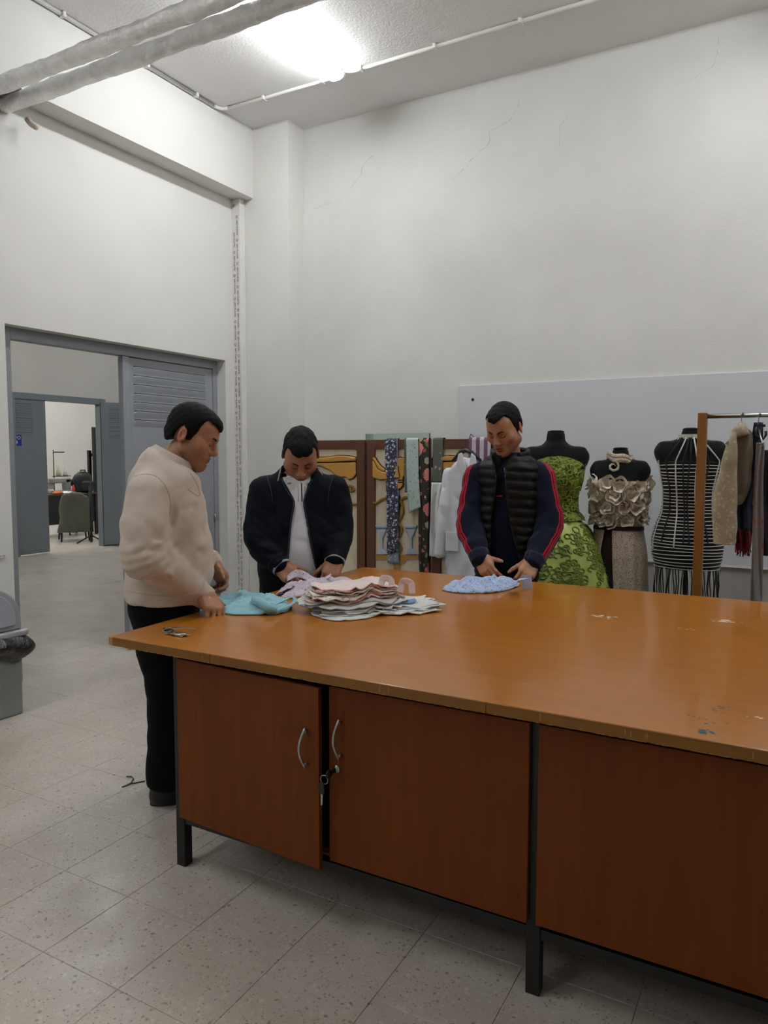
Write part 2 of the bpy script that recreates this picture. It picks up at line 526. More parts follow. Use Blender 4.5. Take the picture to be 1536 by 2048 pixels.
# text helper: flat lettering mesh
def text_mesh(txt, size, name):
    cu = bpy.data.curves.new(name, 'FONT'); cu.body = txt; cu.size = size
    cu.align_x = 'CENTER'; cu.align_y = 'CENTER'; cu.extrude = 0.0002; cu.resolution_u = 3
    ob = bpy.data.objects.new(name, cu); COL.objects.link(ob)
    bpy.context.view_layer.update()
    me = bpy.data.meshes.new_from_object(ob.evaluated_get(bpy.context.evaluated_depsgraph_get()))
    bpy.data.objects.remove(ob); bpy.data.curves.remove(cu)
    me.name = name
    return me
def text_obj(me, mat, parent, M4):
    o = bpy.data.objects.new('lettering', me); COL.objects.link(o)
    if not me.materials: me.materials.append(mat)
    o.parent = parent; o.matrix_local = M4; return o
M_white = simple('white_print', (235, 236, 238), 0.5, var=0.01)
M_blue = simple('blue_sign_plastic', (28, 52, 150), 0.4, var=0.02)
sg = MB().box(-0.0, 0.004, -0.11, 0.10, -0.085, 0.075)
sign = sg.build('door_sign', M_blue, bevel=0.003, loc=(XF+0.004, 6.91, 1.75))
tag(sign, 'blue sign with white lettering on the far grey door', 'sign')
Ry = Matrix(((0, 0, 1, 0), (1, 0, 0, 0), (0, 1, 0, 0), (0, 0, 0, 1)))   # text plane faces +x, reads along +y
text_obj(text_mesh('DEPO', 0.068, 'sign_text'), M_white, sign, Matrix.Translation((0.0045, 0.0, 0.028)) @ Ry)
text_obj(text_mesh('4', 0.072, 'sign_number'), M_white, sign, Matrix.Translation((0.0045, 0.02, -0.038)) @ Ry)

# ------------------------------------------------------------------ ceiling services
t = new_mat('lamp_diffuser', 0.4)
t.b.inputs['Emission Color'].default_value = (0.965, 0.98, 1.0, 1)
t.b.inputs['Emission Strength'].default_value = LAMP_WATT
t.color((0.9, 0.9, 0.9, 1))
M_lampw = simple('lamp_housing', (232, 233, 233), 0.4, var=0.02)
M_pvc = simple('white_pvc', (228, 227, 222), 0.45, var=0.03)
def batten(x, y0, y1, label, hz=ZC):
    e = empty('fluorescent_lamp', (x, (y0+y1)/2, hz))
    L = y1-y0
    b = MB().box(-0.03, 0.03, -L/2, L/2, -0.03, 0); b.build('lamp_housing', M_lampw, e, bevel=0.004)
    df = MB()
    prof = [(-0.034, -0.03), (-0.054, -0.036), (-0.06, -0.058), (-0.05, -0.078), (-0.025, -0.088), (0.025, -0.088), (0.05, -0.078), (0.06, -0.058), (0.054, -0.036), (0.034, -0.03)]
    df.prism(prof, -L/2+0.02, L/2-0.02); df.build('diffuser', MATS['lamp_diffuser'], e)
    for s in (-1, 1):
        c = MB(); c.prism([(p[0]*1.05, p[1]*1.02) for p in prof], s*L/2-0.022 if s > 0 else -L/2, L/2 if s > 0 else -L/2+0.022)
        c.build('end_cap', M_lampw, e)
    tag(e, label, 'lamp', 'fluorescent lamps on the ceiling')
    return e
batten(-3.03, 3.24, 4.74, 'white fluorescent ceiling lamp beside the foil pipes')
for x, y in ((0.0, 4.0), (3.0, 4.0), (-3.03, 0.6), (-3.03, -2.6)):  # unseen battens added to bring up the brightness of the room
    batten(x, y-0.75, y+0.75, 'added white fluorescent ceiling lamp over the room, out of view')
for x, y in ((-7.4, 2.6), (-7.4, 6.0), (-7.4, 9.4), (-12.3, 6.2), (-12.3, 8.2), (-12.3, 10.4), (-13.6, 8.2), (-11.0, 10.4)):  # more unseen battens, added to brighten the passage and sewing room
    batten(x, y-0.75, y+0.75, 'added white fluorescent ceiling lamp, out of view in the rooms beyond the doorway')

def conduit(path, r, label, clips):
    e = empty('cable_conduit', path[0])
    o = MB().tube(path, r, 10).build('pipe', M_pvc); addp(o, e)
    for (p, ax) in clips:
        c = MB(); p = Vector(p)
        if ax == 'x': c.box(p.x-0.011, p.x+0.011, p.y-r-0.012, p.y+r+0.012, p.z-r-0.004, p.z+r)
        else: c.box(p.x-r-0.012, p.x+r+0.012, p.y-0.011, p.y+0.011, p.z-r-0.004, p.z+r)
        addp(c.build('clip', M_pvc, bevel=0.003), e)
    return tag(e, label, 'conduit')
zc_ = ZC-0.014
def bend(a, b, c, n=6):
    a, b, c = Vector(a), Vector(b), Vector(c)
    return [a.lerp(b, k/n).lerp(b.lerp(c, k/n), k/n) for k in range(n+1)]
conduit([(-4.12, 4.79, zc_)]+[(-3.7, 4.80, zc_), (-3.2, 4.80, zc_)]+bend((-3.13, 4.80, zc_), (-3.03, 4.795, zc_), (-3.0, 4.755, zc_)), 0.013,
        'white ceiling conduit from the left beam to the lamp', [((-3.76, 4.80, zc_), 'x'), ((-3.21, 4.80, zc_), 'x')])
conduit(bend((-3.0, 4.75, zc_), (-2.97, 4.80, zc_), (-2.87, 4.79, zc_))+[(2.9, 4.79, zc_)], 0.014,
        'long white ceiling conduit running right from the lamp', [((x, 4.79, zc_), 'x') for x in (-2.86, -2.27, -1.66, -1.05, -0.4, 0.4)])
conduit([(-4.195, -3, zc_), (-4.195, 4.70, zc_)]+bend((-4.195, 4.70, zc_), (-4.195, 4.79, zc_), (-4.12, 4.79, zc_)), 0.014,
        'white ceiling conduit along the top of the beam', [((-4.195, y, zc_), 'y') for y in (2.2, 3.3, 4.0, 4.5)])

# foil wrapped pipes
t = new_mat('foil', 0.26, 0.6, 0.6)
v = t.coords('Object')
t.color(t.ramp(t.noise(v, 14, 4), [(0.3, lin((222, 222, 220))), (0.7, lin((246, 246, 244)))]))
h = t.math('ADD', t.noise(t.coords('Object', scale=(1, 2.2, 2.2)), 30, 6, 0.75), t.math('MULTIPLY', t.voro(v, 34, 'Distance'), 0.7))
t.bump(h, 0.5, 0.012)
def foil_pipe(y, z, r, x0, x1, label):
    n, seg = 150, 28
    V = []; F = []
    ph = [rnd.uniform(0, 6) for _ in range(8)]
    for i in range(n+1):
        x = x0+(x1-x0)*i/n
        ring = 0.004*max(0, math.cos(2*math.pi*x/0.62+ph[0]))**14
        for k in range(seg):
            a = 2*math.pi*k/seg
            rr = r+ring+0.0028*math.sin(9*x+2*a+ph[1])+0.0022*math.sin(31*x+3*a+ph[2])+0.0018*math.sin(57*x-5*a+ph[3])+rnd.uniform(-.0008, .0008)
            V.append((x-x0, rr*math.cos(a), rr*math.sin(a)+0.004*math.sin(1.3*x+ph[4])))
    for i in range(n):
        for k in range(seg):
            F.append((i*seg+k, i*seg+(k+1) % seg, (i+1)*seg+(k+1) % seg, (i+1)*seg+k))
    F.append(tuple(range(seg))); F.append(tuple(range((n+1)*seg-1, n*seg-1, -1)))
    e = empty('foil_pipe', (x0, y, z))
    mk('foil_wrap', V, F, MATS['foil'], e, True)
    for xx in (-1.0, 1.2, 3.4):
        if x0 < xx < x1:
            hm = MB()
            hm.tube([(xx-x0, 0, r), (xx-x0, 0, ZC-z)], 0.004, 6)
            hm.tube([(xx-x0, (r+0.004)*math.cos(a*math.pi/8), (r+0.004)*math.sin(a*math.pi/8)) for a in range(17)], 0.004, 5)
            hm.build('hanger_rod', M_steel, e)
    return tag(e, label, 'pipe', 'foil wrapped pipes under the ceiling')
foil_pipe(2.845, 3.70, 0.046, XW+0.01, XR-0.01, 'foil-wrapped pipe under the ceiling, the one nearer the viewer')
foil_pipe(3.015, 3.70, 0.048, XW+0.01, XR-0.01, 'foil-wrapped pipe under the ceiling, the one nearer the lamp')
cp = MB().tube([(-4.30, 3.10, 3.63), (-4.28, 3.11, 3.60), (-4.24, 3.12, 3.575)], 0.02, 8)
tag(cp.build('pipe_stub', simple('stub_grey', (196, 180, 170), 0.5)), 'short pipe stub beneath the foil pipes at the wall', 'pipe')

# printed cable trunking in the corner
M_trunk = simple('trunking_film', (226, 226, 224), 0.3, var=0.02)
M_ink = simple('black_ink', (24, 24, 26), 0.6); M_red = simple('red_ink', (190, 58, 66), 0.6)
tr = empty('cable_trunking', (XW, 5.14, 0))
x1_ = 0.088
tb = MB(); tb.box(0.0, x1_, 0.0, 0.066, 0.0, 3.755)
tb.build('channel', M_trunk, tr, bevel=0.003)
ed = MB(); ed.box(x1_-0.002, x1_+0.004, -0.0015, 0.0675, 0.0, 3.752)
ed.build('cover_edge', M_pvc, tr, bevel=0.002)
TM = text_mesh('SERT PLASTİK', 0.0205, 'trunk_text')
ringm = MB()
for k in range(3):
    a0 = k*2*math.pi/3
    P = [(0.0098*math.cos(a0+s*1.75/6), 0, 0.0098*math.sin(a0+s*1.75/6)) for s in range(7)]
    ringm.tube(P, [0.0028]*6+[0.0012], 5)
rng_me = ringm.build('logo_ring', M_red, tr); rng_me.location = (0.02, -0.0015, 3.60); rng_me.scale = (1, 0.2, 1)
# text reads downwards: text x -> -z, text y -> +x ; plane faces -y
Rt = Matrix(((0, 1, 0, 0), (0, 0, -1, 0), (-1, 0, 0, 0), (0, 0, 0, 1)))
for c, xx in enumerate((0.026, 0.060)):
    for k in range(19):
        z = 3.60-k*0.2-(0.1 if c == 0 else 0)
        if z < 0.2: continue
        text_obj(TM, M_ink, tr, Matrix.Translation((xx, -0.0012, z-0.094)) @ Rt)
        if not (c == 0 and k == 0):
            l_ = link_copy(rng_me, tr, (xx, -0.0015, z)); 
rng_me.location = (0.026, -0.0015, 3.70)
tag(tr, 'tall white plastic cable trunking with red and black print', 'trunking')
# thin cables by the trunking
for k, dx in enumerate((0.012,)):
    pass
cb = MB()
P = [at_x(px, py, XW+0.012) for px, py in ((-30, 1112), (2, 1111), (9, 1110), (10, 1114), (4, 1115), (-2, 1113), (4, 1109), (10, 1112), (5, 1116), (-30, 1116))]
cb.tube(P, 0.004, 6)
tag(cb.build('wall_cable', M_pvc), 'small loop of white cable on the left wall edge', 'cable')
# ================================================================== WORK TABLE
def wood(name, a, b, rough, scale, stretch, coat=0.0, streak=0.5):
    t = new_mat(name, rough, 0, 0.45)
    v = t.coords('Object', scale=stretch)
    n1 = t.noise(v, scale, 6, 0.65)
    n2 = t.noise(v, scale*6, 3, 0.6)
    f = t.math('MULTIPLY_ADD', n2, streak*0.5, t.math('MULTIPLY', n1, 1-streak*0.5))
    t.color(t.ramp(f, [(0.32, lin(a)), (0.68, lin(b))]))
    t.bump(n2, 0.04, 0.002)
    if coat: t.b.inputs['Coat Weight'].default_value = coat; t.b.inputs['Coat Roughness'].default_value = 0.12
    return t
t = wood('table_top_veneer', (166, 100, 14), (182, 112, 20), 0.3, 2.2, (1.2, 9, 9), 0.35, 0.35)
t.l.remove(t.b.inputs['Normal'].links[0])
t.b.inputs['Roughness'].default_value = 0.3
wood('door_veneer', (100, 47, 9), (116, 58, 12), 0.5, 2.0, (14, 14, 0.9), 0.0, 0.5).b.inputs['Specular IOR Level'].default_value = 0.22
wood('edge_veneer', (122, 78, 22), (138, 92, 28), 0.5, 3.0, (1.2, 9, 9), 0.0, 0.4)
wood('edge_worn', (164, 118, 66), (188, 144, 92), 0.7, 5.0, (2, 9, 9), 0.0, 0.4)
M_black = simple('black_steel', (17, 18, 18), 0.45, var=0.15, vscale=20, bump=0.1, bscale=60)
TZ0, TZ1 = 0.812, 0.843
TX0_, TX1_, TYf, TYb = -2.222, 1.05, 1.872, 3.826
wt = empty('work_table', (-0.6, 2.85, 0))
def wpart(o): return addp(o, wt)
top = MB()
poly = [(TX0_, TYf), (TX1_, TYf), (TX1_, TYb), (TX0_-0.055, TYb)]
n = 4
top.add([(x, y, TZ0) for x, y in poly]+[(x, y, TZ1) for x, y in poly], [(3, 2, 1, 0), (4, 5, 6, 7)]+[(i, (i+1) % 4, (i+1) % 4+4, i+4) for i in range(4)])
wpart(top.build('table_top', MATS['table_top_veneer'], bevel=0.0015))
# front edge band in three lengths, left edge band
for x0, x1 in ((TX0_+0.018, -1.725), (-1.7235, -0.72), (-0.7185, TX1_)):
    wpart(MB().box(x0, x1, TYf-0.003, TYf, TZ0-0.001, TZ1-0.0012).build('edge_band', MATS['edge_veneer'], bevel=0.0008))
# chips along the lower edge
ch = MB()
for k in range(260):
    x = rnd.uniform(TX0_, 0.1); l = rnd.uniform(0.002, 0.014)
    ch.box(x, x+l, TYf-0.0036, TYf-0.0028, TZ0-0.0012, TZ0+rnd.uniform(-0.0004, 0.0016))
for k in range(10):
    x = rnd.choice((-1.0, -0.85, -0.3, -1.72, 0.0, -0.6))+rnd.uniform(-.06, .06)
    ch.box(x, x+0.0015, TYf-0.0036, TYf-0.0028, TZ0+rnd.uniform(0.0, 0.015), TZ1-rnd.uniform(0.002, 0.012))
c_ = wpart(ch.build('edge_chips', MATS['edge_worn'])); c_['kind'] = 'stuff'
cc = MB(); cc.box(TX0_-0.004, TX0_+0.022, TYf-0.0025, TYf+0.024, TZ0-0.001, TZ1+0.0006)
wpart(cc.build('worn_corner', MATS['edge_worn'], bevel=0.004))
# frame
LX = (-1.955, -0.613, 0.73); LS = 0.04
for x in LX:
    for y in (1.926, 3.70):
        o = wpart(MB().box(x, x+LS, y, y+LS, 0.0, TZ0).build('leg', M_black, bevel=0.002))
for y in (1.93, 3.704):
    wpart(MB().box(LX[0]+LS, LX[1], y, y+0.032, 0.165, 0.197).build('rail', M_black, bevel=0.002))
    wpart(MB().box(LX[1]+LS, LX[2], y, y+0.032, 0.165, 0.197).build('rail', M_black, bevel=0.002))
for x in LX:
    wpart(MB().box(x, x+0.036, 1.966, 3.70, 0.165, 0.197).build('rail', M_black, bevel=0.002))
tag(wt, 'large cutting table with orange-brown veneer top and black steel legs', 'table')

# paint marks and dried splashes on the table top
M_teal = simple('teal_paint', (40, 92, 96), 0.6); M_chalk = simple('pale_scuff', (214, 176, 140), 0.7); M_plast = simple('white_splash', (226, 204, 178), 0.7)
def blob_marks(spots, mat, spread, nb, rmin, rmax, sx=1.0):
    mb = MB()
    for px, py in spots:
        c = at_z(px, py, TZ1)
        for k in range(nb):
            x = c.x+rnd.gauss(0, spread*sx); y = c.y+rnd.gauss(0, spread*0.7); r = rnd.uniform(rmin, rmax)
            n_ = 9; zz = TZ1+0.0004+0.00002*k
            ring = [(x+r*sx*rnd.uniform(.6, 1.2)*math.cos(a*2*math.pi/n_), y+r*rnd.uniform(.6, 1.2)*math.sin(a*2*math.pi/n_), zz) for a in range(n_)]
            mb.add(ring, [tuple(range(n_))])
    o = wpart(mb.build('paint_mark', mat)); o['kind'] = 'stuff'; return o
blob_marks([(1412, 1464)], M_teal, 0.016, 13, 0.003, 0.008)
blob_marks([(1455, 1421), (1408, 1442)], simple('teal_paint_thin', (88, 92, 78), 0.6), 0.022, 10, 0.002, 0.005, 1.3)
blob_marks([(1208, 1234)], M_plast, 0.02, 12, 0.003, 0.009, 1.6)
blob_marks([(1447, 1243)], M_plast, 0.022, 14, 0.003, 0.009, 1.6)
blob_marks([(1372, 1258), (1530, 1436)], M_plast, 0.016, 7, 0.002, 0.005, 1.5)
blob_marks([(1050, 1370)], simple('pale_scuff2', (190, 128, 74), 0.6), 0.02, 12, 0.002, 0.006, 1.5)
blob_marks([(1060, 1275), (1170, 1262), (1395, 1273), (1290, 1225), (1480, 1232)], M_chalk, 0.008, 3, 0.001, 0.003)

def handle(parent, x, yf, z0, z1):
    """bow handle on a door whose face is at y=yf (viewer side -y)"""
    P = []
    n = 12
    for i in range(n+1):
        u = i/n
        P.append((x-0.010*math.sin(math.pi*u)-0.002, yf-0.012-0.02*math.sin(math.pi*u), z0+(z1-z0)*u))
    h = MB().tube(P, 0.0045, 8)
    for z in (z0+0.012, z1-0.012):
        h.cyl((x-0.003, yf-0.016, z), (x-0.003, yf, z), 0.004, 8)
    return h.build('handle', M_steel, parent)

def cabinet(x0, x1, label, doors):
    e = empty('cabinet', ((x0+x1)/2, 2.85, 0.198))
    def cp_(o): return addp(o, e)
    D = MATS['door_veneer']
    y0, y1, z0, z1 = 1.97, 3.69, 0.198, 0.808
    cp_(MB().box(x0, x1, y0, y1, z0, z0+0.018).build('bottom_panel', D, bevel=0.001))
    cp_(MB().box(x0, x0+0.018, y0, y1, z0+0.018, z1).build('side_panel', D, bevel=0.001))
    cp_(MB().box(x1-0.018, x1, y0, y1, z0+0.018, z1).build('side_panel', D, bevel=0.001))
    cp_(MB().box(x0+0.018, x1-0.018, y1-0.012, y1, z0+0.018, z1).build('back_panel', D, bevel=0.001))
    cp_(MB().box(x0+0.018, x1-0.018, y0+0.05, y1-0.012, 0.5, 0.518).build('shelf', D, bevel=0.001))
    for (a, b, zb, hinge, ang, kind) in doors:
        d = MB()
        L = b-a
        if hinge == 'l': d.box(0, L, -0.018, 0, 0, 0.792-zb); ox = a
        else: d.box(-L, 0, -0.018, 0, 0, 0.792-zb); ox = b
        o = d.build('door', D, bevel=0.0012)
        o.location = (ox, 1.925, zb); o.rotation_euler = (0, 0, math.radians(ang))
        addp(o, e)
        if kind == 'hl': handle(o, L-0.042, -0.018, 0.330, 0.460)
        if kind == 'hr': handle(o, -L+0.048, -0.018, 0.348, 0.478)
        if kind == 'hr':
            lk = MB().cyl((-L+0.030, -0.018, 0.312), (-L+0.030, -0.024, 0.312), 0.012, 18)
            lk.cyl((-L+0.030, -0.024, 0.312), (-L+0.030, -0.027, 0.312), 0.007, 14)
            lk.build('lock', M_steel, o)
    tag(e, label, 'cabinet', 'veneered cabinets under the cutting table')
    return e
cabinet(LX[0]+LS+0.002, LX[1]-0.002, 'two-door cabinet under the left half of the cutting table', [(-1.917, -1.276, 0.200, 'l', -3.2, 'hl'), (-1.262, -0.606, 0.218, 'r', 0, 'hr')])
cabinet(LX[1]+LS+0.002, LX[2]-0.002, 'cabinet with a plain veneered front at the right end of the table', [(-0.580, 0.078, 0.222, 'l', 0, ''), (0.086, 0.735, 0.222, 'r', 0, '')])
# door scuffs
sm_ = MB()
# keys in the lock
M_keyblk = simple('key_black_plastic', (24, 22, 24), 0.4)
kx, ky, kz = -1.232, 1.895, 0.530
kk = empty('cabinet_keys', (kx, ky, kz-0.05))
kb = MB(); kb.box(-0.003, 0.003, -0.032, 0.0, 0.044, 0.056); kb.cyl((-0.003, -0.036, 0.05), (0.003, -0.036, 0.05), 0.014, 14)
kb.build('key_head', M_keyblk, kk)
MB().tube([(-0.016+0.014*math.cos(a*math.pi/8), -0.038, 0.030+0.014*math.sin(a*math.pi/8)) for a in range(16)], 0.0012, 6, closed=True).build('key_ring', M_steel, kk)
k2 = MB(); k2.prism([(-0.034, 0.018), (-0.016, 0.022), (-0.014, -0.012), (-0.022, -0.02), (-0.032, -0.014)], -0.042, -0.037)
k2.build('spare_key_head', M_keyblk, kk, bevel=0.002)
MB().prism([(-0.028, -0.018), (-0.020, -0.018), (-0.022, -0.052), (-0.027, -0.056)], -0.0405, -0.0385).build('key_blade', M_steel, kk)
tag(kk, 'small black-headed keys hanging in the cabinet door lock', 'keys')

# bunch of keys on the table top
bk = empty('key_bunch', at_z(352, 1268, TZ1)); 
def flat_key(x, y, ang, L, mat, name, z=0.003, hr=0.011):
    M_ = Matrix.Translation((x, y, z)) @ Matrix.Rotation(math.radians(ang), 4, 'Z')
    k = MB()
    n_ = 14
    V = [M_ @ Vector((hr*math.cos(a*2*math.pi/n_), hr*1.05*math.sin(a*2*math.pi/n_), zz)) for zz in (0, 0.0026) for a in range(n_)]
    k.add(V, [tuple(range(n_-1, -1, -1)), tuple(range(n_, 2*n_))]+[(i, (i+1) % n_, (i+1) % n_+n_, i+n_) for i in range(n_)])
    k.box(hr*0.8, hr+L, -0.0038, 0.0038, 0.0002, 0.0024, M_)
    for j in range(4): k.box(hr+L*(0.35+0.15*j), hr+L*(0.42+0.15*j), -0.0052, -0.0038, 0.0002, 0.0024, M_)
    return k.build(name, mat, bk, bevel=0.0005)
M_brass = simple('pale_brass', (190, 178, 150), 0.3, 1.0)
flat_key(-0.012, 0.012, 22, 0.045, M_steel, 'key', 0.012, 0.013)
flat_key(0.005, -0.012, 12, 0.042, M_brass, 'key', 0.004)
flat_key(-0.02, -0.01, -8, 0.05, M_steel, 'key', 0.001, 0.012)
flat_key(-0.035, 0.008, 160, 0.018, M_keyblk, 'key', 0.004, 0.014)
MB().tube([(-0.03+0.015*math.cos(a*math.pi/8), 0.0+0.015*math.sin(a*math.pi/8), 0.008+0.003*math.sin(a*math.pi/8)) for a in range(16)], 0.0012, 6, closed=True).build('key_ring', M_steel, bk)
MB().tube([(0.02+0.022*math.cos(-0.2-a*0.32), 0.0+0.018*math.sin(-0.2-a*0.32), 0.004) for a in range(9)], 0.004, 8).build('fob', M_steel, bk)
bk.scale = (1.35, 1.35, 1.35)
tag(bk, 'bunch of metal keys lying near the table corner', 'keys')

# ================================================================== TRASH CAN
M_bin = simple('bin_grey_plastic', (142, 144, 142), 0.45, var=0.03)
M_lid = simple('bin_lid_plastic', (164, 168, 170), 0.3, var=0.03)
M_flap = simple('bin_flap_plastic', (172, 178, 188), 0.22, var=0.03)
t = new_mat('black_bag', 0.25, 0, 0.6); v = t.coords('Object')
t.color(lin((26, 25, 24))); t.bump(t.noise(v, 22, 4, 0.6), 0.6, 0.02)
bx0, bx1, by0, by1 = -4.33, -3.93, 2.30, 2.675
tc = empty('trash_can', ((bx0+bx1)/2, (by0+by1)/2, 0))
cx_, cy_ = (bx0+bx1)/2, (by0+by1)/2; hx, hy = (bx1-bx0)/2, (by1-by0)/2
def frustum(s0, s1, z0, z1):
    m_ = MB()
    V = [(sx*hx*s, sy*hy*s, z) for z, s in ((z0, s0), (z1, s1)) for sx, sy in ((-1, -1), (1, -1), (1, 1), (-1, 1))]
    m_.add(V, [(3, 2, 1, 0), (4, 5, 6, 7)]+[(i, (i+1) % 4, (i+1) % 4+4, i+4) for i in range(4)])
    return m_
frustum(1.0, 1.02, 0.0, 0.47).build('bin_body', M_bin, tc, bevel=0.012, seg=3)
# bag skirt hanging over the rim
V = []; F = []; nn, mm_ = 72, 12
for i in range(mm_+1):
    vz = i/mm_
    for k in range(nn):
        a = 2*math.pi*k/nn
        ca, sa = math.cos(a), math.sin(a)
        q = (abs(ca)**7+abs(sa)**7)**(-1/7)
        bulge = 0.014+0.058*math.sin(math.pi*min(1, vz*1.08))**0.8+0.006*math.sin(7*a+vz*4)+0.005*math.sin(13*a-3*vz)
        z = 0.485-0.165*vz+(0.016*math.sin(3*a+1)+0.01*math.sin(8*a))*vz
        V.append((q*ca*(hx+bulge), q*sa*(hy+bulge), z))
for i in range(mm_):
    for k in range(nn): F.append((i*nn+k, i*nn+(k+1) % nn, (i+1)*nn+(k+1) % nn, (i+1)*nn+k))
mk('bin_bag', V, F, MATS['black_bag'], tc, True)
rim = MB().box(-hx-0.03, hx+0.03, -hy-0.035, hy+0.035, 0.468, 0.505); rim.build('lid_rim', M_lid, tc, bevel=0.012, seg=3)
Mx = Matrix(((0, 1, 0, 0), (1, 0, 0, 0), (0, 0, 1, 0), (0, 0, 0, 1)))
arch = [(-hy-0.01, 0.505)]+[((hy+0.01)*math.cos(math.pi*(1-k/16)), 0.53+0.235*math.sin(math.pi*k/16)**0.8) for k in range(17)]+[(hy+0.01, 0.505)]
ld = MB().prism([(p[0], p[1]) for p in arch], -hx-0.0, hx+0.0, Mx); ld.build('lid', M_lid, tc, bevel=0.01, seg=3)
arch2 = [(-hy+0.035, 0.535)]+[((hy-0.035)*math.cos(math.pi*(1-k/16)), 0.54+0.195*math.sin(math.pi*k/16)**0.8) for k in range(17)]+[(hy-0.035, 0.535)]
fp = MB().prism(arch2, hx+0.0, hx+0.012, Mx); fp.build('swing_flap', M_flap, tc, bevel=0.005, seg=3)
tag(tc, 'grey swing-lid trash can lined with a black bag', 'trash can')

# ================================================================== BACK WALL BOARD
M_board = simple('white_laminate', (212, 215, 220), 0.28, var=0.02, vscale=1.5)
bd = MB().box(-2.335, 1.9, YB-0.016, YB-0.001, 0.782, 2.071)
board = bd.build('wall_board', M_board, bevel=0.002)
for px, py in ((945.5, 799),):
    p = at_y(px, py, YB-0.017)
    MB().cyl((p.x, YB-0.02, p.z), (p.x, YB-0.0155, p.z), 0.011, 12).build('screw_cap', M_black, board)
MB().box(-2.335, 1.9, YB-0.02, YB-0.016, 0.775, 0.79).build('edge_strip', M_pvc, board)
tag(board, 'wide white laminate board fixed to the back wall', 'board')

# mirror leaning on the wall behind the screen
t = new_mat('mirror_glass', 0.04, 1.0); t.color(lin((200, 214, 212)))
mr = MB().box(-3.13, -2.545, 5.30, 5.306, 0.10, 1.703)
mo = mr.build('mirror', MATS['mirror_glass'], bevel=0.001)
M_clear = simple('glass_edge', (120, 150, 145), 0.1)
MB().box(-3.135, -2.54, 5.306, 5.318, 0.09, 1.7).build('backing', M_clear, mo)
MB().box(-3.1, -3.0, 5.28, 5.42, 0.0, 0.09).build('foot', M_black, mo)
MB().box(-2.65, -2.55, 5.28, 5.42, 0.0, 0.09).build('foot', M_black, mo)
tag(mo, 'frameless mirror showing above the folding screen', 'mirror')

# ================================================================== FOLDING SCREEN
wood('screen_wood', (80, 48, 30), (102, 62, 40), 0.5, 2.0, (9, 9, 1.4), 0.0, 0.5)
M_canvas = cloth_mat('screen_canvas', (214, 202, 178), weave=500)
M_gold = cloth_mat('gold_satin', (196, 146, 70), rough=0.5, fold=0.3)
M_outl = cloth_mat('dark_brown_outline', (52, 24, 18))
M_snake = cloth_mat('olive_gold_cloth', (140, 106, 28), rough=0.6)
M_staff = cloth_mat('aubergine_cloth', (58, 26, 28))
M_chal = cloth_mat('pale_blue_satin', (178, 190, 200), rough=0.5)
M_chal2 = cloth_mat('grey_blue_satin', (120, 134, 148), rough=0.5)
M_tan = cloth_mat('tan_cloth', (188, 140, 82))
YS = 4.85
scr = empty('folding_screen', (-2.58, YS, 0))
def spart(o): return addp(o, scr)
panels = ((-3.385, -2.864), (-2.846, -2.314), (-2.294, -1.765))
SZ0, SZ1, SW = 0.06, 1.64, 0.072
for a, b in panels:
    fr = []
    spart(MB().box(a, a+SW, YS-0.015, YS+0.015, SZ0, SZ1).build('stile', MATS['screen_wood'], bevel=0.003))
    spart(MB().box(b-SW, b, YS-0.015, YS+0.015, SZ0, SZ1).build('stile', MATS['screen_wood'], bevel=0.003))
    spart(MB().box(a+SW, b-SW, YS-0.015, YS+0.015, SZ1-0.07, SZ1).build('rail', MATS['screen_wood'], bevel=0.003))
    spart(MB().box(a+SW, b-SW, YS-0.015, YS+0.015, SZ0, SZ0+0.09).build('rail', MATS['screen_wood'], bevel=0.003))
    spart(MB().box(a+SW, b-SW, YS-0.002, YS+0.004, SZ0+0.09, SZ1-0.07).build('canvas_panel', M_canvas))
    for x in (a+0.01, b-0.05):
        spart(MB().box(x, x+0.04, YS-0.015, YS+0.015, 0.0, SZ0).build('foot', MATS['screen_wood']))
for x in (-2.855, -2.304):
    for z in (0.4, 1.47):
        spart(MB().box(x-0.011, x+0.011, YS-0.019, YS-0.012, z-0.035, z+0.035).build('hinge', M_black))
CS = 1536/280.0     # crop scale used while measuring the screen
def sp(x, y): return at_y(620+x/CS, 860+y/CS, YS)
def pad(name, pts, mat, d0, d1, bev=0.006, outline=None):
    P = [sp(*p) for p in pts]
    m_ = MB(); m_.prism([(p.x, p.z) for p in P], YS-d1, YS-d0)
    o = spart(m_.build(name, mat, bevel=bev, seg=3))
    if outline:
        c = Vector((sum(p.x for p in P)/len(P), 0, sum(p.z for p in P)/len(P)))
        Q = []
        n_ = len(P)
        area = sum(P[i].x*P[(i+1) % n_].z-P[(i+1) % n_].x*P[i].z for i in range(n_))
        sgn = 1 if area > 0 else -1
        for i in range(n_):
            e1 = P[i]-P[i-1]; e2 = P[(i+1) % n_]-P[i]
            n1 = Vector((e1.z, 0, -e1.x)).normalized()*sgn; n2 = Vector((e2.z, 0, -e2.x)).normalized()*sgn
            nn_ = (n1+n2); nn_ = nn_.normalized() if nn_.length > 0.1 else n1
            Q.append(P[i]+nn_*outline)
        m2 = MB(); m2.prism([(p.x, p.z) for p in Q], YS-d0-0.003, YS-0.002)
        spart(m2.build('outline', M_outl))
    return o
# left panel: bed-like gold shape
pad('applique', [(82, 306), (110, 302), (200, 300), (320, 280), (420, 285), (515, 300), (515, 338), (400, 342), (240, 350), (110, 352), (82, 352)], M_gold, 0.004, 0.03, 0.01, 0.006)
pad('applique', [(82, 364), (120, 362), (300, 358), (515, 352), (515, 490), (480, 530), (440, 545), (420, 530), (405, 515), (330, 522), (300, 500), (230, 440), (120, 390), (82, 392)], M_gold, 0.004, 0.026, 0.01, 0.006)
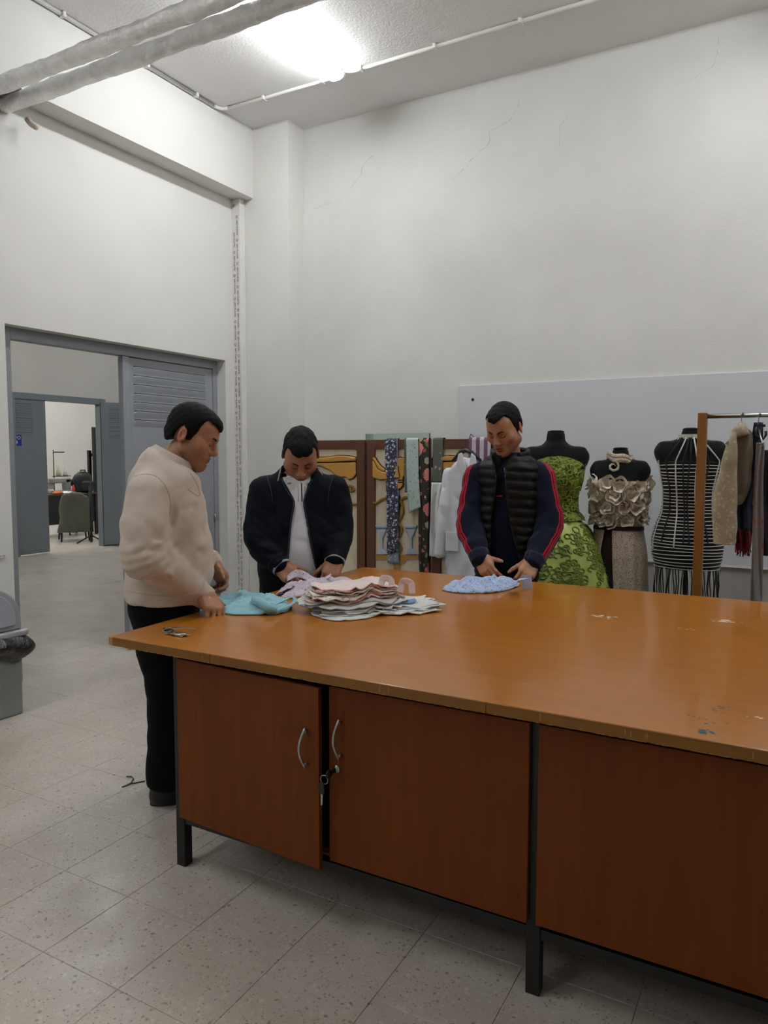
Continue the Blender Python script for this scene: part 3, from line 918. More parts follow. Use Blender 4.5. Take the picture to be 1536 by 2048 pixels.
# middle panel left wing and face
pad('applique', [(702, 300), (730, 310), (745, 345), (790, 400), (830, 425), (836, 450), (800, 450), (760, 420), (725, 345), (702, 318)], M_gold, 0.004, 0.026, 0.006, 0.006)
pad('applique', [(702, 330), (722, 355), (755, 425), (800, 455), (860, 460), (860, 540), (780, 545), (730, 530), (702, 512)], M_gold, 0.004, 0.03, 0.01, 0.006)
pad('applique', [(940, 310), (962, 300), (970, 312), (988, 308), (997, 298), (1010, 310), (1040, 305), (1070, 320), (1070, 470), (1030, 520), (1030, 545), (940, 545), (925, 480)], M_gold, 0.004, 0.022, 0.006, 0.006)
pad('applique', [(962, 400), (972, 394), (985, 400), (985, 440), (1000, 500), (995, 522), (960, 522), (952, 500), (960, 440)], M_gold, 0.024, 0.034, 0.004, 0.004)
pad('applique', [(925, 560), (1035, 552), (1030, 566), (925, 572)], M_gold, 0.004, 0.02, 0.003, 0.004)
pad('applique', [(940, 585), (1030, 580), (1030, 612), (1000, 640), (965, 660), (940, 620)], M_gold, 0.004, 0.024, 0.006, 0.005)
# right panel top fragment
pad('applique', [(1452, 295), (1536, 285), (1620, 290), (1620, 335), (1452, 340)], M_gold, 0.004, 0.028, 0.008, 0.006)
pad('applique', [(1452, 352), (1620, 348), (1620, 480), (1540, 500), (1452, 420)], M_gold, 0.004, 0.024, 0.008, 0.006)
def snake(pts, r, mat=None, n=8):
    P = [sp(*p) for p in pts]; Q = []
    for i in range(len(P)-1):
        a = P[max(i-1, 0)]; b = P[i]; c = P[i+1]; d = P[min(i+2, len(P)-1)]
        for k in range(n):
            u = k/n
            Q.append(0.5*((2*b)+(c-a)*u+(2*a-5*b+4*c-d)*u*u+(3*b-a-3*c+d)*u**3))
    Q.append(P[-1])
    Q = [Vector((p.x, YS-0.012, p.z)) for p in Q]
    m_ = MB().tube(Q, r, 8)
    m_.v = [(x, YS-0.002+(y-YS)*0.7, z) for x, y, z in m_.v]
    return spart(m_.build('snake_applique', mat or M_snake))
snake([(462, 650), (440, 650), (460, 672), (490, 660), (478, 625), (430, 618), (385, 640), (370, 700), (400, 770), (450, 810), (515, 815)], 0.011)
snake([(702, 800), (740, 800), (790, 765), (850, 740), (900, 720)], 0.011)
snake([(1085, 740), (1040, 745), (1005, 775), (1025, 850), (1022, 920), (985, 985), (960, 1010), (1000, 1050), (1015, 1090), (990, 1160), (960, 1200), (1000, 1250), (1012, 1300), (995, 1345)], [0.011]*72+[0.009]*16+[0.006]*14+[0.003]*3)
pad('staff_applique', [(972, 715), (985, 712), (998, 720), (996, 830), (980, 960), (962, 960), (960, 830)], M_staff, 0.004, 0.018, 0.004)
pad('staff_applique', [(962, 1030), (978, 1030), (975, 1280), (962, 1290)], M_staff, 0.004, 0.014, 0.003)
for dx in (0, 322):
    pad('chalice_applique', [(722+dx, 1045), (730+dx, 1070), (850+dx, 1070), (862+dx, 1045)], M_chal, 0.003, 0.014, 0.003)
    pad('chalice_applique', [(732+dx, 1070), (732+dx, 1088), (850+dx, 1088), (850+dx, 1070)], M_chal2, 0.003, 0.011, 0.002)
    pad('chalice_applique', [(736+dx, 1090), (848+dx, 1090), (825+dx, 1140), (803+dx, 1190), (806+dx, 1300), (778+dx, 1300), (782+dx, 1190), (765+dx, 1140)], M_chal, 0.003, 0.014, 0.003)
    pad('chalice_applique', [(770+dx, 1302), (818+dx, 1302), (845+dx, 1340), (862+dx, 1362), (722+dx, 1362), (745+dx, 1340)], M_chal, 0.003, 0.014, 0.003)
pad('table_applique', [(708, 1370), (1196, 1366), (1196, 1420), (1060, 1424), (1040, 1470), (1000, 1475), (995, 1540), (990, 1900), (915, 1900), (920, 1480), (900, 1424), (708, 1424)], M_tan, 0.002, 0.008, 0.002)
tag(scr, 'three-panel folding screen with brown frames and padded gold figures', 'screen')

# ------------------------------------------------------------------ fabrics with patterns
def floral(name, bg, layers, scale_all=1.0, rough=0.85, kind='Object', warp=0.02):
    t = new_mat(name, rough, 0, 0.2)
    v = t.coords(kind)
    nz = t.n.new('ShaderNodeTexNoise'); nz.inputs['Scale'].default_value = 40*scale_all; t.link(v, nz.inputs['Vector'])
    s_ = t.node('ShaderNodeVectorMath', operation='SCALE'); s_.inputs['Scale'].default_value = warp/scale_all; t.link(nz.outputs['Color'], s_.inputs[0])
    a_ = t.node('ShaderNodeVectorMath', operation='ADD'); t.link(v, a_.inputs[0]); t.link(s_.outputs[0], a_.inputs[1])
    vv = a_.outputs[0]
    col = t.ramp(t.noise(v, 12), [(0.3, tuple(x*0.93 for x in lin(bg)[:3])+(1,)), (0.7, lin(bg))])
    for (scl, thr, r0, r1, cA, cB) in layers:
        cc, dd = t.voro2(vv, scl*scale_all)
        sp_ = t.n.new('ShaderNodeSeparateColor'); t.link(cc, sp_.inputs[0])
        keep = t.math('GREATER_THAN', sp_.outputs[0], thr)
        ring = t.math('MULTIPLY', t.math('GREATER_THAN', dd, r0), t.math('LESS_THAN', dd, r1))
        col = t.mix(t.math('MULTIPLY', keep, ring), col, t.mix(sp_.outputs[1], lin(cA), lin(cB)))
    t.color(col)
    t.bump(t.noise(v, 700, 1), 0.2, 0.003)
    t.b.inputs['Sheen Weight'].default_value = 0.1
    return MATS[name]
M_navyfl = floral('navy_floral', (60, 62, 76), [(44, 0.2, 0.0, 0.36, (214, 218, 226), (150, 158, 180)), (44, 0.2, 0.0, 0.14, (84, 92, 124), (60, 66, 96)), (80, 0.6, 0.0, 0.36, (176, 182, 198), (120, 128, 152))])
M_mint = floral('mint_sprig', (186, 204, 198), [(60, 0.72, 0.0, 0.26, (86, 110, 124), (120, 140, 140)), (90, 0.8, 0.0, 0.24, (96, 126, 110), (150, 160, 160))])
M_rose = floral('rose_print', (56, 58, 46), [(7.5, 0.35, 0.0, 0.46, (205, 92, 100), (226, 150, 140)), (7.5, 0.35, 0.0, 0.22, (190, 60, 76), (236, 170, 160)), (26, 0.55, 0.1, 0.34, (222, 178, 168), (186, 74, 86)), (16, 0.75, 0.0, 0.4, (112, 116, 92), (170, 164, 140))], warp=0.035)
M_greyrose = floral('grey_rose_print', (98, 102, 92), [(9, 0.66, 0.0, 0.4, (206, 140, 140), (190, 180, 170)), (30, 0.72, 0.0, 0.34, (150, 148, 138), (206, 164, 160))])
M_lilac = floral('lilac_sprig', (208, 198, 210), [(115, 0.6, 0.0, 0.34, (120, 64, 96), (150, 96, 130)), (190, 0.72, 0.0, 0.32, (96, 76, 100), (170, 120, 150))])
M_bluefl = floral('pale_blue_sprig', (178, 196, 226), [(110, 0.62, 0.0, 0.36, (70, 92, 150), (120, 140, 186)), (190, 0.7, 0.0, 0.3, (56, 74, 128), (140, 150, 190))])
M_whitec = cloth_mat('white_cotton', (226, 228, 228))
M_coat = cloth_mat('white_coat_cotton', (222, 224, 232), fold=0.15)

def hang(name, px0, px1, py1, mat, label, Y=None, dx=0.0, back=0.25, ztop=None, amp=0.008, bottom=0.0, narrow=0.0, off=0.0):
    """strip of cloth hung over the top of the screen: front length down to py1"""
    ztop = SZ1+0.006 if ztop is None else ztop
    yf = (YS-0.024-off) if Y is None else Y
    a = at_y(px0, 880, yf).x; b = at_y(px1, 880, yf).x; zb = at_y((px0+px1)/2, py1, yf).z
    front = ztop-zb; top_ = 0.05+2*off; tot = front+top_+back
    s1, s2, s3 = rnd.uniform(0, 6), rnd.uniform(0, 6), rnd.uniform(8, 14)
    def fn(u, v):
        s = v*tot
        xx = a+(b-a)*(u-0.5)*(1-narrow*np.clip(s/front, 0, 1))+(b-a)*0.5+dx*np.clip((front-s)/front, 0, 1)
        w_ = np.clip((front-s)/front, 0, 1)
        rip = amp*(0.25+w_)*np.sin(u*s3+s1+2.0*w_)+0.4*amp*np.sin(7*w_+s2)
        z = np.where(s < front, zb+s+bottom*(u-0.5)*w_, np.where(s < front+top_, ztop+0.004*np.sin((s-front)/top_*np.pi), ztop-(s-front-top_)))
        y = np.where(s < front, yf-np.abs(rip)*w_-0.001, np.where(s < front+top_, yf+(s-front)/top_*(2*(YS-yf)), YS+(YS-yf)+0.001))
        return xx+0.006*np.sin(5*w_+s2)*w_, y, z
    V, F = sheet(fn, 12, 60, 0.0022)
    o = mk(name, V, F, mat, None, True)
    c = Vector((float((a+b)/2), YS, zb))
    o.data.transform(Matrix.Translation(-c)); o.location = c
    return tag(o, label, 'fabric', 'fabric strips hung on the folding screen')
hang('fabric_strip', 770, 793, 1106, M_navyfl, 'navy and white floral fabric strip hung on the screen', dx=0.02, bottom=0.03)
hang('fabric_strip', 772, 795, 1126, floral('navy_floral_pale', (150, 156, 170), [(44, 0.3, 0.0, 0.36, (206, 208, 212), (180, 184, 194)), (70, 0.5, 0.0, 0.3, (110, 118, 140), (140, 146, 162))]), 'pale reverse end showing below the navy floral strip', dx=0.02, off=-0.004, amp=0.003)
hang('fabric_strip', 812, 836, 1020, M_mint, 'mint green sprigged fabric strip hung on the screen', dx=0.022, off=0.010, bottom=0.05)
hang('fabric_strip', 809, 830, 985, M_greyrose, 'rose-printed grey strip half hidden behind the mint strip', dx=0.0, off=0.003)
hang('fabric_strip', 837, 857, 1158, M_rose, 'long dark green strip printed with red roses on the screen', dx=0.015, off=0.0)
hang('fabric_strip', 866, 886, 965, M_greyrose, 'grey-green strip with rose print beside the white coat', off=0.0)
hang('fabric_strip', 872, 883, 1112, M_rose, 'narrow dark rose-printed strip hanging under the grey-green one', dx=0.02, off=-0.003)
t = new_mat('purple_stripe', 0.8, 0, 0.2)
v = t.coords('Object')
sx_ = t.n.new('ShaderNodeSeparateXYZ'); t.link(v, sx_.inputs[0])
st = t.math('GREATER_THAN', t.math('FRACT', t.math('MULTIPLY', sx_.outputs[0], 17.0)), 0.52)
t.color(t.mix(st, lin((212, 200, 210)), lin((122, 92, 112))))
hang('fabric_strip', 938, 982, 1010, MATS['purple_stripe'], 'purple and white striped cloth hung at the screen edge', off=0.004, amp=0.012)
# ================================================================== IMPLICIT SURFACES (for bodies and clothes)
class SDF:
    def __init__(s, lo, hi, h):
        s.lo = np.array(lo, float); s.h = h
        s.n = np.ceil((np.array(hi)-s.lo)/h).astype(int)+1
        s.D = np.full(tuple(s.n), 0.25, np.float32)
        s.ax = [(s.lo[i]+h*np.arange(s.n[i])).astype(np.float32) for i in range(3)]
    def grid(s, lo, hi):
        sl = []
        for i in range(3):
            a = int(np.clip(math.floor((lo[i]-s.lo[i])/s.h), 0, s.n[i])); b = int(np.clip(math.ceil((hi[i]-s.lo[i])/s.h)+1, 0, s.n[i]))
            sl.append(slice(a, max(a, b)))
        X = s.ax[0][sl[0]][:, None, None]; Y = s.ax[1][sl[1]][None, :, None]; Z = s.ax[2][sl[2]][None, None, :]
        return tuple(sl), X, Y, Z
    def op(s, fn, lo, hi, k=0.0, mode='add'):
        pad_ = max(k, 0)+4*s.h
        sl, X, Y, Z = s.grid([v-pad_ for v in lo], [v+pad_ for v in hi])
        if any(q.start >= q.stop for q in sl): return s
        d = np.broadcast_to(fn(X, Y, Z), s.D[sl].shape).astype(np.float32); a = s.D[sl]
        if mode == 'add':
            if k > 0:
                hh = np.maximum(k-np.abs(a-d), 0)/k; s.D[sl] = np.minimum(a, d)-hh*hh*k*0.25
            else: s.D[sl] = np.minimum(a, d)
        else:
            d = -d
            if k > 0:
                hh = np.maximum(k-np.abs(a-d), 0)/k; s.D[sl] = np.maximum(a, d)+hh*hh*k*0.25
            else: s.D[sl] = np.maximum(a, d)
        return s
    def cone(s, a, b, ra, rb, k=0.03, mode='add', sq=None):
        a = np.array(a, float); b = np.array(b, float); ba = b-a; L2 = float(ba@ba)+1e-12
        def fn(X, Y, Z):
            px, py, pz = X-a[0], Y-a[1], Z-a[2]
            t_ = np.clip((px*ba[0]+py*ba[1]+pz*ba[2])/L2, 0, 1)
            dx, dy, dz = px-t_*ba[0], py-t_*ba[1], pz-t_*ba[2]
            if sq is not None:
                n_, f_ = sq; q = dx*n_[0]+dy*n_[1]+dz*n_[2]; q2 = q*(1/f_-1)
                dx, dy, dz = dx+n_[0]*q2, dy+n_[1]*q2, dz+n_[2]*q2
            return np.sqrt(dx*dx+dy*dy+dz*dz)-(ra+(rb-ra)*t_)
        r = max(ra, rb)*1.2
        return s.op(fn, np.minimum(a, b)-r, np.maximum(a, b)+r, k, mode)
    def chain(s, pts, rs, k=0.03, mode='add'):
        for i in range(len(pts)-1): s.cone(pts[i], pts[i+1], rs[i], rs[i+1], k if i == 0 else min(k, 0.02), mode)
        return s
    def ell(s, c, r, k=0.02, mode='add', R=None):
        c = np.array(c, float); r = np.array(r, float)
        Rm = None if R is None else np.array(R.to_3x3().transposed())
        def fn(X, Y, Z):
            p = [X-c[0], Y-c[1], Z-c[2]]
            if Rm is not None: p = [Rm[i, 0]*p[0]+Rm[i, 1]*p[1]+Rm[i, 2]*p[2] for i in range(3)]
            k0 = np.sqrt((p[0]/r[0])**2+(p[1]/r[1])**2+(p[2]/r[2])**2)
            k1 = np.sqrt((p[0]/r[0]**2)**2+(p[1]/r[1]**2)**2+(p[2]/r[2]**2)**2)+1e-9
            return k0*(k0-1)/k1
        m_ = max(r)
        return s.op(fn, c-m_, c+m_, k, mode)
    def zloft(s, zs, cx, cy, a, b, n=2.3, k=0.0, mode='add', warp=None, cap=True):
        zs = np.array(zs, float)
        lo = [min(np.array(cx)-np.array(a))-.05, min(np.array(cy)-np.array(b))-.05, zs.min()]
        hi = [max(np.array(cx)+np.array(a))+.05, max(np.array(cy)+np.array(b))+.05, zs.max()]
        def fn(X, Y, Z):
            q = Z.ravel(); sh = Z.shape
            f = lambda v: smooth_interp(zs, np.array(v, float), q).reshape(sh)
            A, B, CX, CY = f(a), f(b), f(cx), f(cy)
            d = ((np.abs(X-CX)/A)**n+(np.abs(Y-CY)/B)**n+1e-9)**(1/n)-1
            d = d*np.minimum(A, B)
            if warp is not None: d = d+warp(X, Y, Z)
            return np.maximum(np.maximum(d, zs.min()-Z), Z-zs.max())
        return s.op(fn, lo, hi, k, mode)
    def box(s, c, hs, r=0.005, k=0.0, mode='add', R=None):
        c = np.array(c, float); hs = np.array(hs, float)-r
        Rm = None if R is None else np.array(R.to_3x3().transposed())
        def fn(X, Y, Z):
            p = [X-c[0], Y-c[1], Z-c[2]]
            if Rm is not None: p = [Rm[i, 0]*p[0]+Rm[i, 1]*p[1]+Rm[i, 2]*p[2] for i in range(3)]
            q = [np.abs(p[i])-hs[i] for i in range(3)]
            o = np.sqrt(sum(np.maximum(v, 0)**2 for v in q))
            return o+np.minimum(np.maximum(np.maximum(q[0], q[1]), q[2]), 0)-r
        m_ = float(np.linalg.norm(hs))+r
        return s.op(fn, c-m_, c+m_, k, mode)
    def perturb(s, fn):
        X = s.ax[0][:, None, None]; Y = s.ax[1][None, :, None]; Z = s.ax[2][None, None, :]
        s.D = s.D+fn(X, Y, Z).astype(np.float32); return s
    def mesh(s, smooth=1):
        D = s.D; ins = D < 0; h = s.h
        # close at the border
        nx, ny, nz = D.shape
        c = ins[:-1, :-1, :-1].astype(np.int8)
        cnt = np.zeros((nx-1, ny-1, nz-1), np.int8)
        for i in (0, 1):
            for j in (0, 1):
                for k in (0, 1): cnt += ins[i:nx-1+i, j:ny-1+j, k:nz-1+k]
        act = (cnt > 0) & (cnt < 8)
        I, J, K = np.nonzero(act)
        idx = np.full(act.shape, -1, np.int64); idx[I, J, K] = np.arange(len(I))
        pos = np.zeros((len(I), 3)); num = np.zeros(len(I))
        for ax in range(3):
            o1, o2 = [q for q in range(3) if q != ax]
            for u in (0, 1):
                for v_ in (0, 1):
                    d0 = [0, 0, 0]; d0[o1] = u; d0[o2] = v_
                    d1 = list(d0); d1[ax] = 1
                    a = D[I+d0[0], J+d0[1], K+d0[2]]; b = D[I+d1[0], J+d1[1], K+d1[2]]
                    cr = (a < 0) != (b < 0)
                    t_ = np.where(cr, a/(a-b+1e-20*(a == b)), 0)
                    p = np.zeros((len(I), 3)); p[:, o1] = u; p[:, o2] = v_; p[:, ax] = t_
                    pos[cr] += p[cr]; num[cr] += 1
        pos = pos/num[:, None]
        V = s.lo+h*(np.stack([I, J, K], -1)+pos)
        Fs = []
        for ax in range(3):
            o1, o2 = (ax+1) % 3, (ax+2) % 3
            sl0 = [slice(None)]*3; sl1 = [slice(None)]*3
            sl0[ax] = slice(0, D.shape[ax]-1); sl1[ax] = slice(1, D.shape[ax])
            for q in (o1, o2):
                sl0[q] = slice(1, D.shape[q]-1); sl1[q] = slice(1, D.shape[q]-1)
            a = ins[tuple(sl0)]; b = ins[tuple(sl1)]
            E = np.nonzero(a != b)
            base = [E[0].copy(), E[1].copy(), E[2].copy()]
            base[o1] = base[o1]+1; base[o2] = base[o2]+1
            def cell(d1_, d2_):
                q = [base[0].copy(), base[1].copy(), base[2].copy()]
                q[o1] -= d1_; q[o2] -= d2_
                return idx[q[0], q[1], q[2]]
            quad = np.stack([cell(1, 1), cell(0, 1), cell(0, 0), cell(1, 0)], -1)
            fl = ~a[E]
            quad[fl] = quad[fl][:, ::-1]
            Fs.append(quad)
        F = np.concatenate(Fs)
        F = F[(F >= 0).all(1)]
        for _ in range(smooth):
            S = np.zeros_like(V); N = np.zeros(len(V))
            for i in range(4):
                a, b = F[:, i], F[:, (i+1) % 4]
                np.add.at(S, a, V[b]); np.add.at(N, a, 1)
                np.add.at(S, b, V[a]); np.add.at(N, b, 1)
            V = V*0.5+0.5*S/np.maximum(N, 1)[:, None]
        return V, F

def folds(seed, freq, n=5, aniso=(1, 1, 1)):
    r = np.random.default_rng(seed)
    W = r.normal(size=(n, 3))*np.array(aniso); W = W/np.linalg.norm(W, axis=1, keepdims=True)*freq*r.uniform(0.6, 1.4, (n, 1))
    ph = r.uniform(0, 6.28, n)
    def fn(X, Y, Z):
        q = 0
        for i in range(n): q = q+np.sin(W[i, 0]*X+W[i, 1]*Y+W[i, 2]*Z+ph[i]+0.8*np.sin(0.6*freq*(X*W[i, 1]/freq+Z*W[i, 0]/freq)+ph[-i-1]))
        return q/math.sqrt(n)
    return fn
def ridges(seed, freq, n=4, aniso=(1, 1, 1)):
    f = folds(seed, freq, n, aniso)
    return lambda X, Y, Z: 1-2*np.abs(np.tanh(f(X, Y, Z)))

# ================================================================== DRESS FORMS
M_form = simple('black_form_jersey', (14, 15, 17), 0.75, var=0.1, bump=0.2, bscale=500, sheen=0.1)
def dress_form(c, rz, ztop, hw, label, neck_w=0.052, shoulder=None, bust=0.0):
    """c: base on the floor. torso with neck cap, pole and base"""
    e = empty('dress_form', (c[0], c[1], 0), rz)
    f = SDF((-0.26, -0.2, 0.70), (0.26, 0.2, ztop+0.01), 0.009)
    zs = [0.72, 0.85, 0.95, 1.05, 1.15, 1.25, 1.33, 1.40, 1.45]
    dz = shoulder-1.43
    zs = [z+dz for z in zs]
    sh = hw
    f.zloft(zs, [0]*9, [0, 0, 0, 0, -0.005, -0.01, -0.008, 0, 0], [0.165, 0.17, 0.145, 0.118, 0.13, 0.15, sh*0.96, sh, sh*0.8], [0.105, 0.115, 0.1, 0.085, 0.1, 0.115, 0.1, 0.075, 0.05], 2.3)
    f.cone((-sh*0.72, 0, 1.405+dz), (sh*0.72, 0, 1.405+dz), 0.05, 0.05, 0.06)
    f.cone((0, 0.012, 1.40+dz), (0, 0.006, ztop-0.03), neck_w*1.15, neck_w, 0.07)
    f.op(lambda X, Y, Z: Z-(ztop-0.012)+0*X+0*Y, (-.1, -.1, ztop-.2), (.1, .1, ztop+.05), 0.0, 'add') if False else None
    f.D = np.maximum(f.D, (f.ax[2]-(ztop-0.008))[None, None, :].astype(np.float32))
    V, F = f.mesh(2)
    mk('torso', V, F, M_form, e, True)
    MB().lathe([(neck_w*0.9, 0), (neck_w*0.92, 0.008), (neck_w*0.6, 0.014), (0.001, 0.015)], (0, 0.006, ztop-0.01), 24).build('neck_cap', M_form, e)
    MB().cyl((0, 0, 0.03), (0, 0, 0.74+dz), 0.014, 12).build('pole', M_black, e)
    MB().lathe([(0.17, 0), (0.17, 0.012), (0.05, 0.03), (0.018, 0.05)], (0, 0, 0), 24).build('base', M_black, e)
    return tag(e, label, 'mannequin', 'dress forms along the back wall')

def surf_of_rev(zs, a, b, cx=None, cy=None):
    zs = np.array(zs, float)
    cx = np.zeros(len(zs)) if cx is None else cx; cy = np.zeros(len(zs)) if cy is None else cy
    def fn(th, z, off=0.0):
        A = smooth_interp(zs, a, z)+off; B = smooth_interp(zs, b, z)+off
        return np.stack([smooth_interp(zs, cx, z)+A*np.cos(th), smooth_interp(zs, cy, z)+B*np.sin(th), z], -1)
    return fn

def skin_grid(fn, nth, nz, z0, z1, close=True, smooth=True):
    th = np.linspace(0, 2*np.pi, nth, endpoint=False); z = np.linspace(z0, z1, nz)
    T, Z = np.meshgrid(th, z, indexing='ij')
    P = fn(T, Z).reshape(-1, 3)
    idx = np.arange(nth*nz).reshape(nth, nz)
    nx = np.roll(idx, -1, axis=0)
    F = np.stack([idx[:, :-1], nx[:, :-1], nx[:, 1:], idx[:, 1:]], -1).reshape(-1, 4)
    return P, F

# ---- green gown
YM = 4.72
gx = at_y(1112, 862, YM)
dress_form((gx.x, YM), math.radians(20), gx.z, 0.195, 'black dress form wearing the green gown', 0.058, 1.545)
g_e = empty('evening_gown', (gx.x, YM, 0), math.radians(20))
dz = 0.115
t = new_mat('green_satin', 0.36, 0, 0.5); v = t.coords('Object')
t.color(t.ramp(t.noise(v, 5, 3), [(0.3, lin((178, 196, 96))), (0.7, lin((204, 220, 120)))]))
t.b.inputs['Sheen Weight'].default_value = 0.2
t.bump(t.noise(v, 30, 2), 0.15, 0.01)
M_green = MATS['green_satin']
M_greend = simple('green_ruched', (128, 144, 52), 0.45, var=0.35, vscale=26, bump=0.9, bscale=55, bdist=0.02)
M_trim = simple('green_ribbon_trim', (124, 144, 54), 0.5, var=0.2)
zsB = np.array([0.985, 1.02, 1.05, 1.12, 1.19, 1.26, 1.33, 1.375])+dz
bodice = surf_of_rev(zsB, [0.185, 0.16, 0.134, 0.128, 0.142, 0.158, 0.168, 0.172], [0.14, 0.12, 0.1, 0.098, 0.115, 0.135, 0.125, 0.118], cy=[0, 0, 0, -.004, -.008, -.012, -.01, -.008])
def bod(T, Z):
    f1 = np.sin(46*Z+3*np.sin(5*T)+2*np.sin(9*T+4))*np.sin(11*T+6*np.sin(20*Z))
    zz = np.where(Z > 1.33+dz, Z+0.03*np.cos(2*(T+np.pi/2))*((Z-1.33-dz)/0.045), Z)
    P = bodice(T, Z, 0.012+0.005*f1); P[..., 2] = zz
    return P
P, F = skin_grid(bod, 140, 90, zsB[0]+0.01, zsB[-1])
mk('bodice', P, F, M_greend, g_e, True)
sk = surf_of_rev(np.array([0.03, 0.40, 0.70, 0.90, 1.03, 1.09, 1.12]), [0.44, 0.42, 0.38, 0.31, 0.235, 0.185, 0.15], [0.36, 0.34, 0.29, 0.235, 0.185, 0.145, 0.12])
SKT = 1.115
def skirt(T, Z, extra=0.0):
    w_ = np.clip((SKT-Z)/1.05, 0, 1)
    rr = 0.035*w_**0.8*np.sin(7*T+1.2*np.sin(3*T)+0.8)+0.015*w_*np.sin(15*T+2)
    return sk(T, Z, rr+extra)
P, F = skin_grid(skirt, 200, 60, 0.035, SKT)
mk('skirt', P, F, M_green, g_e, True)
# scrolling ribbon trim over the skirt, dense ruching on the bodice
tm = MB()
rr_ = random.Random(3)
for k in range(270):
    th = rr_.uniform(-3.0, 0.0); z = SKT-0.03-0.85*rr_.random()**0.9
    if abs(math.sin(2.6*th+0.5)) < 0.22 and z > 0.3: continue
    ang = rr_.uniform(0, 6.28); sg_ = rr_.choice((-1, 1)); cur = rr_.uniform(50, 100)
    pts = []; s_ = 0.0065; run = 0
    for q in range(rr_.randint(26, 54)):
        pts.append((th, z))
        ang += sg_*cur*s_; run += 1
        if run > 5 and rr_.random() < 0.22: sg_ = -sg_; cur = rr_.uniform(50, 105); run = 0
        R_ = 0.16+0.30*(SKT-z)
        th += s_*math.cos(ang)/R_; z += s_*math.sin(ang)
        z = min(z, SKT-0.01)
    A = np.array(pts)
    Q = skirt(A[:, 0], A[:, 1], 0.003)
    tm.tube([tuple(p) for p in Q], 0.0042, 5)
o = tm.build('ribbon_trim', M_trim, g_e); o['kind'] = 'stuff'
tm2 = MB()
for k in range(240):
    th = rr_.uniform(-3.0, 0.0); z = rr_.uniform(1.0, 1.35)+dz; ang = rr_.uniform(0, 6.28); cur = rr_.choice((-1, 1))*rr_.uniform(30, 80)
    pts = []
    for q in range(10):
        pts.append((th, min(max(z, 0.995+dz), 1.355+dz))); ang += cur*0.007; th += 0.007*math.cos(ang)/0.14; z += 0.007*math.sin(ang)
    A = np.array(pts); Q = bodice(A[:, 0], A[:, 1], 0.020)
    tm2.tube([tuple(p) for p in Q], 0.0034, 5)
o = tm2.build('bodice_ruching', simple('green_ruche', (146, 162, 64), 0.4, var=0.3, vscale=30), g_e); o['kind'] = 'stuff'
tag(g_e, 'lime green strapless evening gown with scrolling dark green trim', 'dress')

# ---- ruffled top and printed skirt
p2_ = at_y(1241, 896, YM+0.1)
mx, mz = p2_.x, p2_.z
YM2 = YM+0.1
dress_form((mx, YM2), math.radians(8), mz, 0.162, 'short black dress form with a flower scarf at its neck', 0.05, 1.455)
dz = 0.055
M_cream = cloth_mat('cream_organza', (236, 228, 208), rough=0.7, fold=0.1)
M_taupe = floral('taupe_print', (196, 182, 162), [(135, 0.30, 0.0, 0.36, (96, 78, 68), (126, 104, 90)), (80, 0.6, 0.0, 0.3, (220, 208, 190), (110, 90, 78))])
M_choc = cloth_mat('dark_brown_panel', (44, 30, 27))
rt = empty('ruffle_top', (mx, YM2, 1.1+dz), math.radians(8))
tz = -(1.1+dz)
zsT = np.array([1.02, 1.10, 1.18, 1.26, 1.31])+dz
topf = surf_of_rev(zsT, [0.14, 0.145, 0.152, 0.16, 0.162], [0.105, 0.112, 0.12, 0.125, 0.12])
def tf(T, Z):
    P = topf(T, Z, 0.008); P[..., 2] += tz; return P
P, F = skin_grid(tf, 48, 16, zsT[0], zsT[-1])
mk('bandeau', P, F, M_taupe, rt, True)
# ruffle: wavy coiled ribbon, shared mesh
def ruffle_mesh(seed):
    r = random.Random(seed); V = []; F = []; n_ = 40
    for i in range(n_):
        u = i/(n_-1); a = u*2*math.pi*1.6; R_ = 0.008+0.034*u
        wob = 0.010*math.sin(6*a+seed)*u
        for q in range(4):
            w_ = q/3
            rr2 = R_+w_*0.014
            V.append((rr2*math.cos(a), -0.004-w_*0.022-wob*w_+0.012*u, rr2*math.sin(a)*0.85+0.006*w_*math.sin(4*a)))
    for i in range(n_-1):
        for q in range(3): F.append((i*4+q, i*4+q+1, (i+1)*4+q+1, (i+1)*4+q))
    return mk('ruffle', V, F, M_cream, rt, True)
rp = [ruffle_mesh(s) for s in (1, 2, 3)]
first_used = [False]*3
ri = 0
for row in range(4):
    zz = 1.07+dz+row*0.072
    for k in range(6):
        th = -math.pi*0.02-(k+0.5*(row % 2)+rr_.uniform(-.25, .25))*math.pi*1.0/5.6
        i = ri % 3; ri += 1
        if not first_used[i]: o = rp[i]; first_used[i] = True
        else: o = link_copy(rp[i], rt)
        q = topf(np.array(th), np.array(zz+rr_.uniform(-.012, .012)), 0.010)
        o.location = (q[0], q[1], q[2]+tz)
        o.rotation_euler = (rr_.uniform(-.35, .35), rr_.uniform(0, 6.28), th+math.pi/2+rr_.uniform(-.3, .3))
        s_ = rr_.uniform(1.05, 1.4); o.scale = (s_, s_, s_)
tag(rt, 'strapless top covered in cream fabric ruffles', 'top')
ps = empty('long_skirt', (mx, YM2, 0), math.radians(8))
pz = np.array([0.04, 0.4, 0.7, 0.85, 0.95, 1.03])+[0, 0, dz/2, dz, dz, dz]
skf = surf_of_rev(pz, [0.215, 0.195, 0.178, 0.17, 0.155, 0.142], [0.19, 0.17, 0.15, 0.135, 0.12, 0.108])
th0, thw = -1.95, 0.26
def prt(T, Z):
    w_ = np.clip((1.02+dz-Z)/0.9, 0, 1)
    P = skf(T, Z, 0.004+w_*(0.012*np.sin(11*T)+0.008*np.sin(19*T+1)))
    return P
nth, nz_ = 120, 40
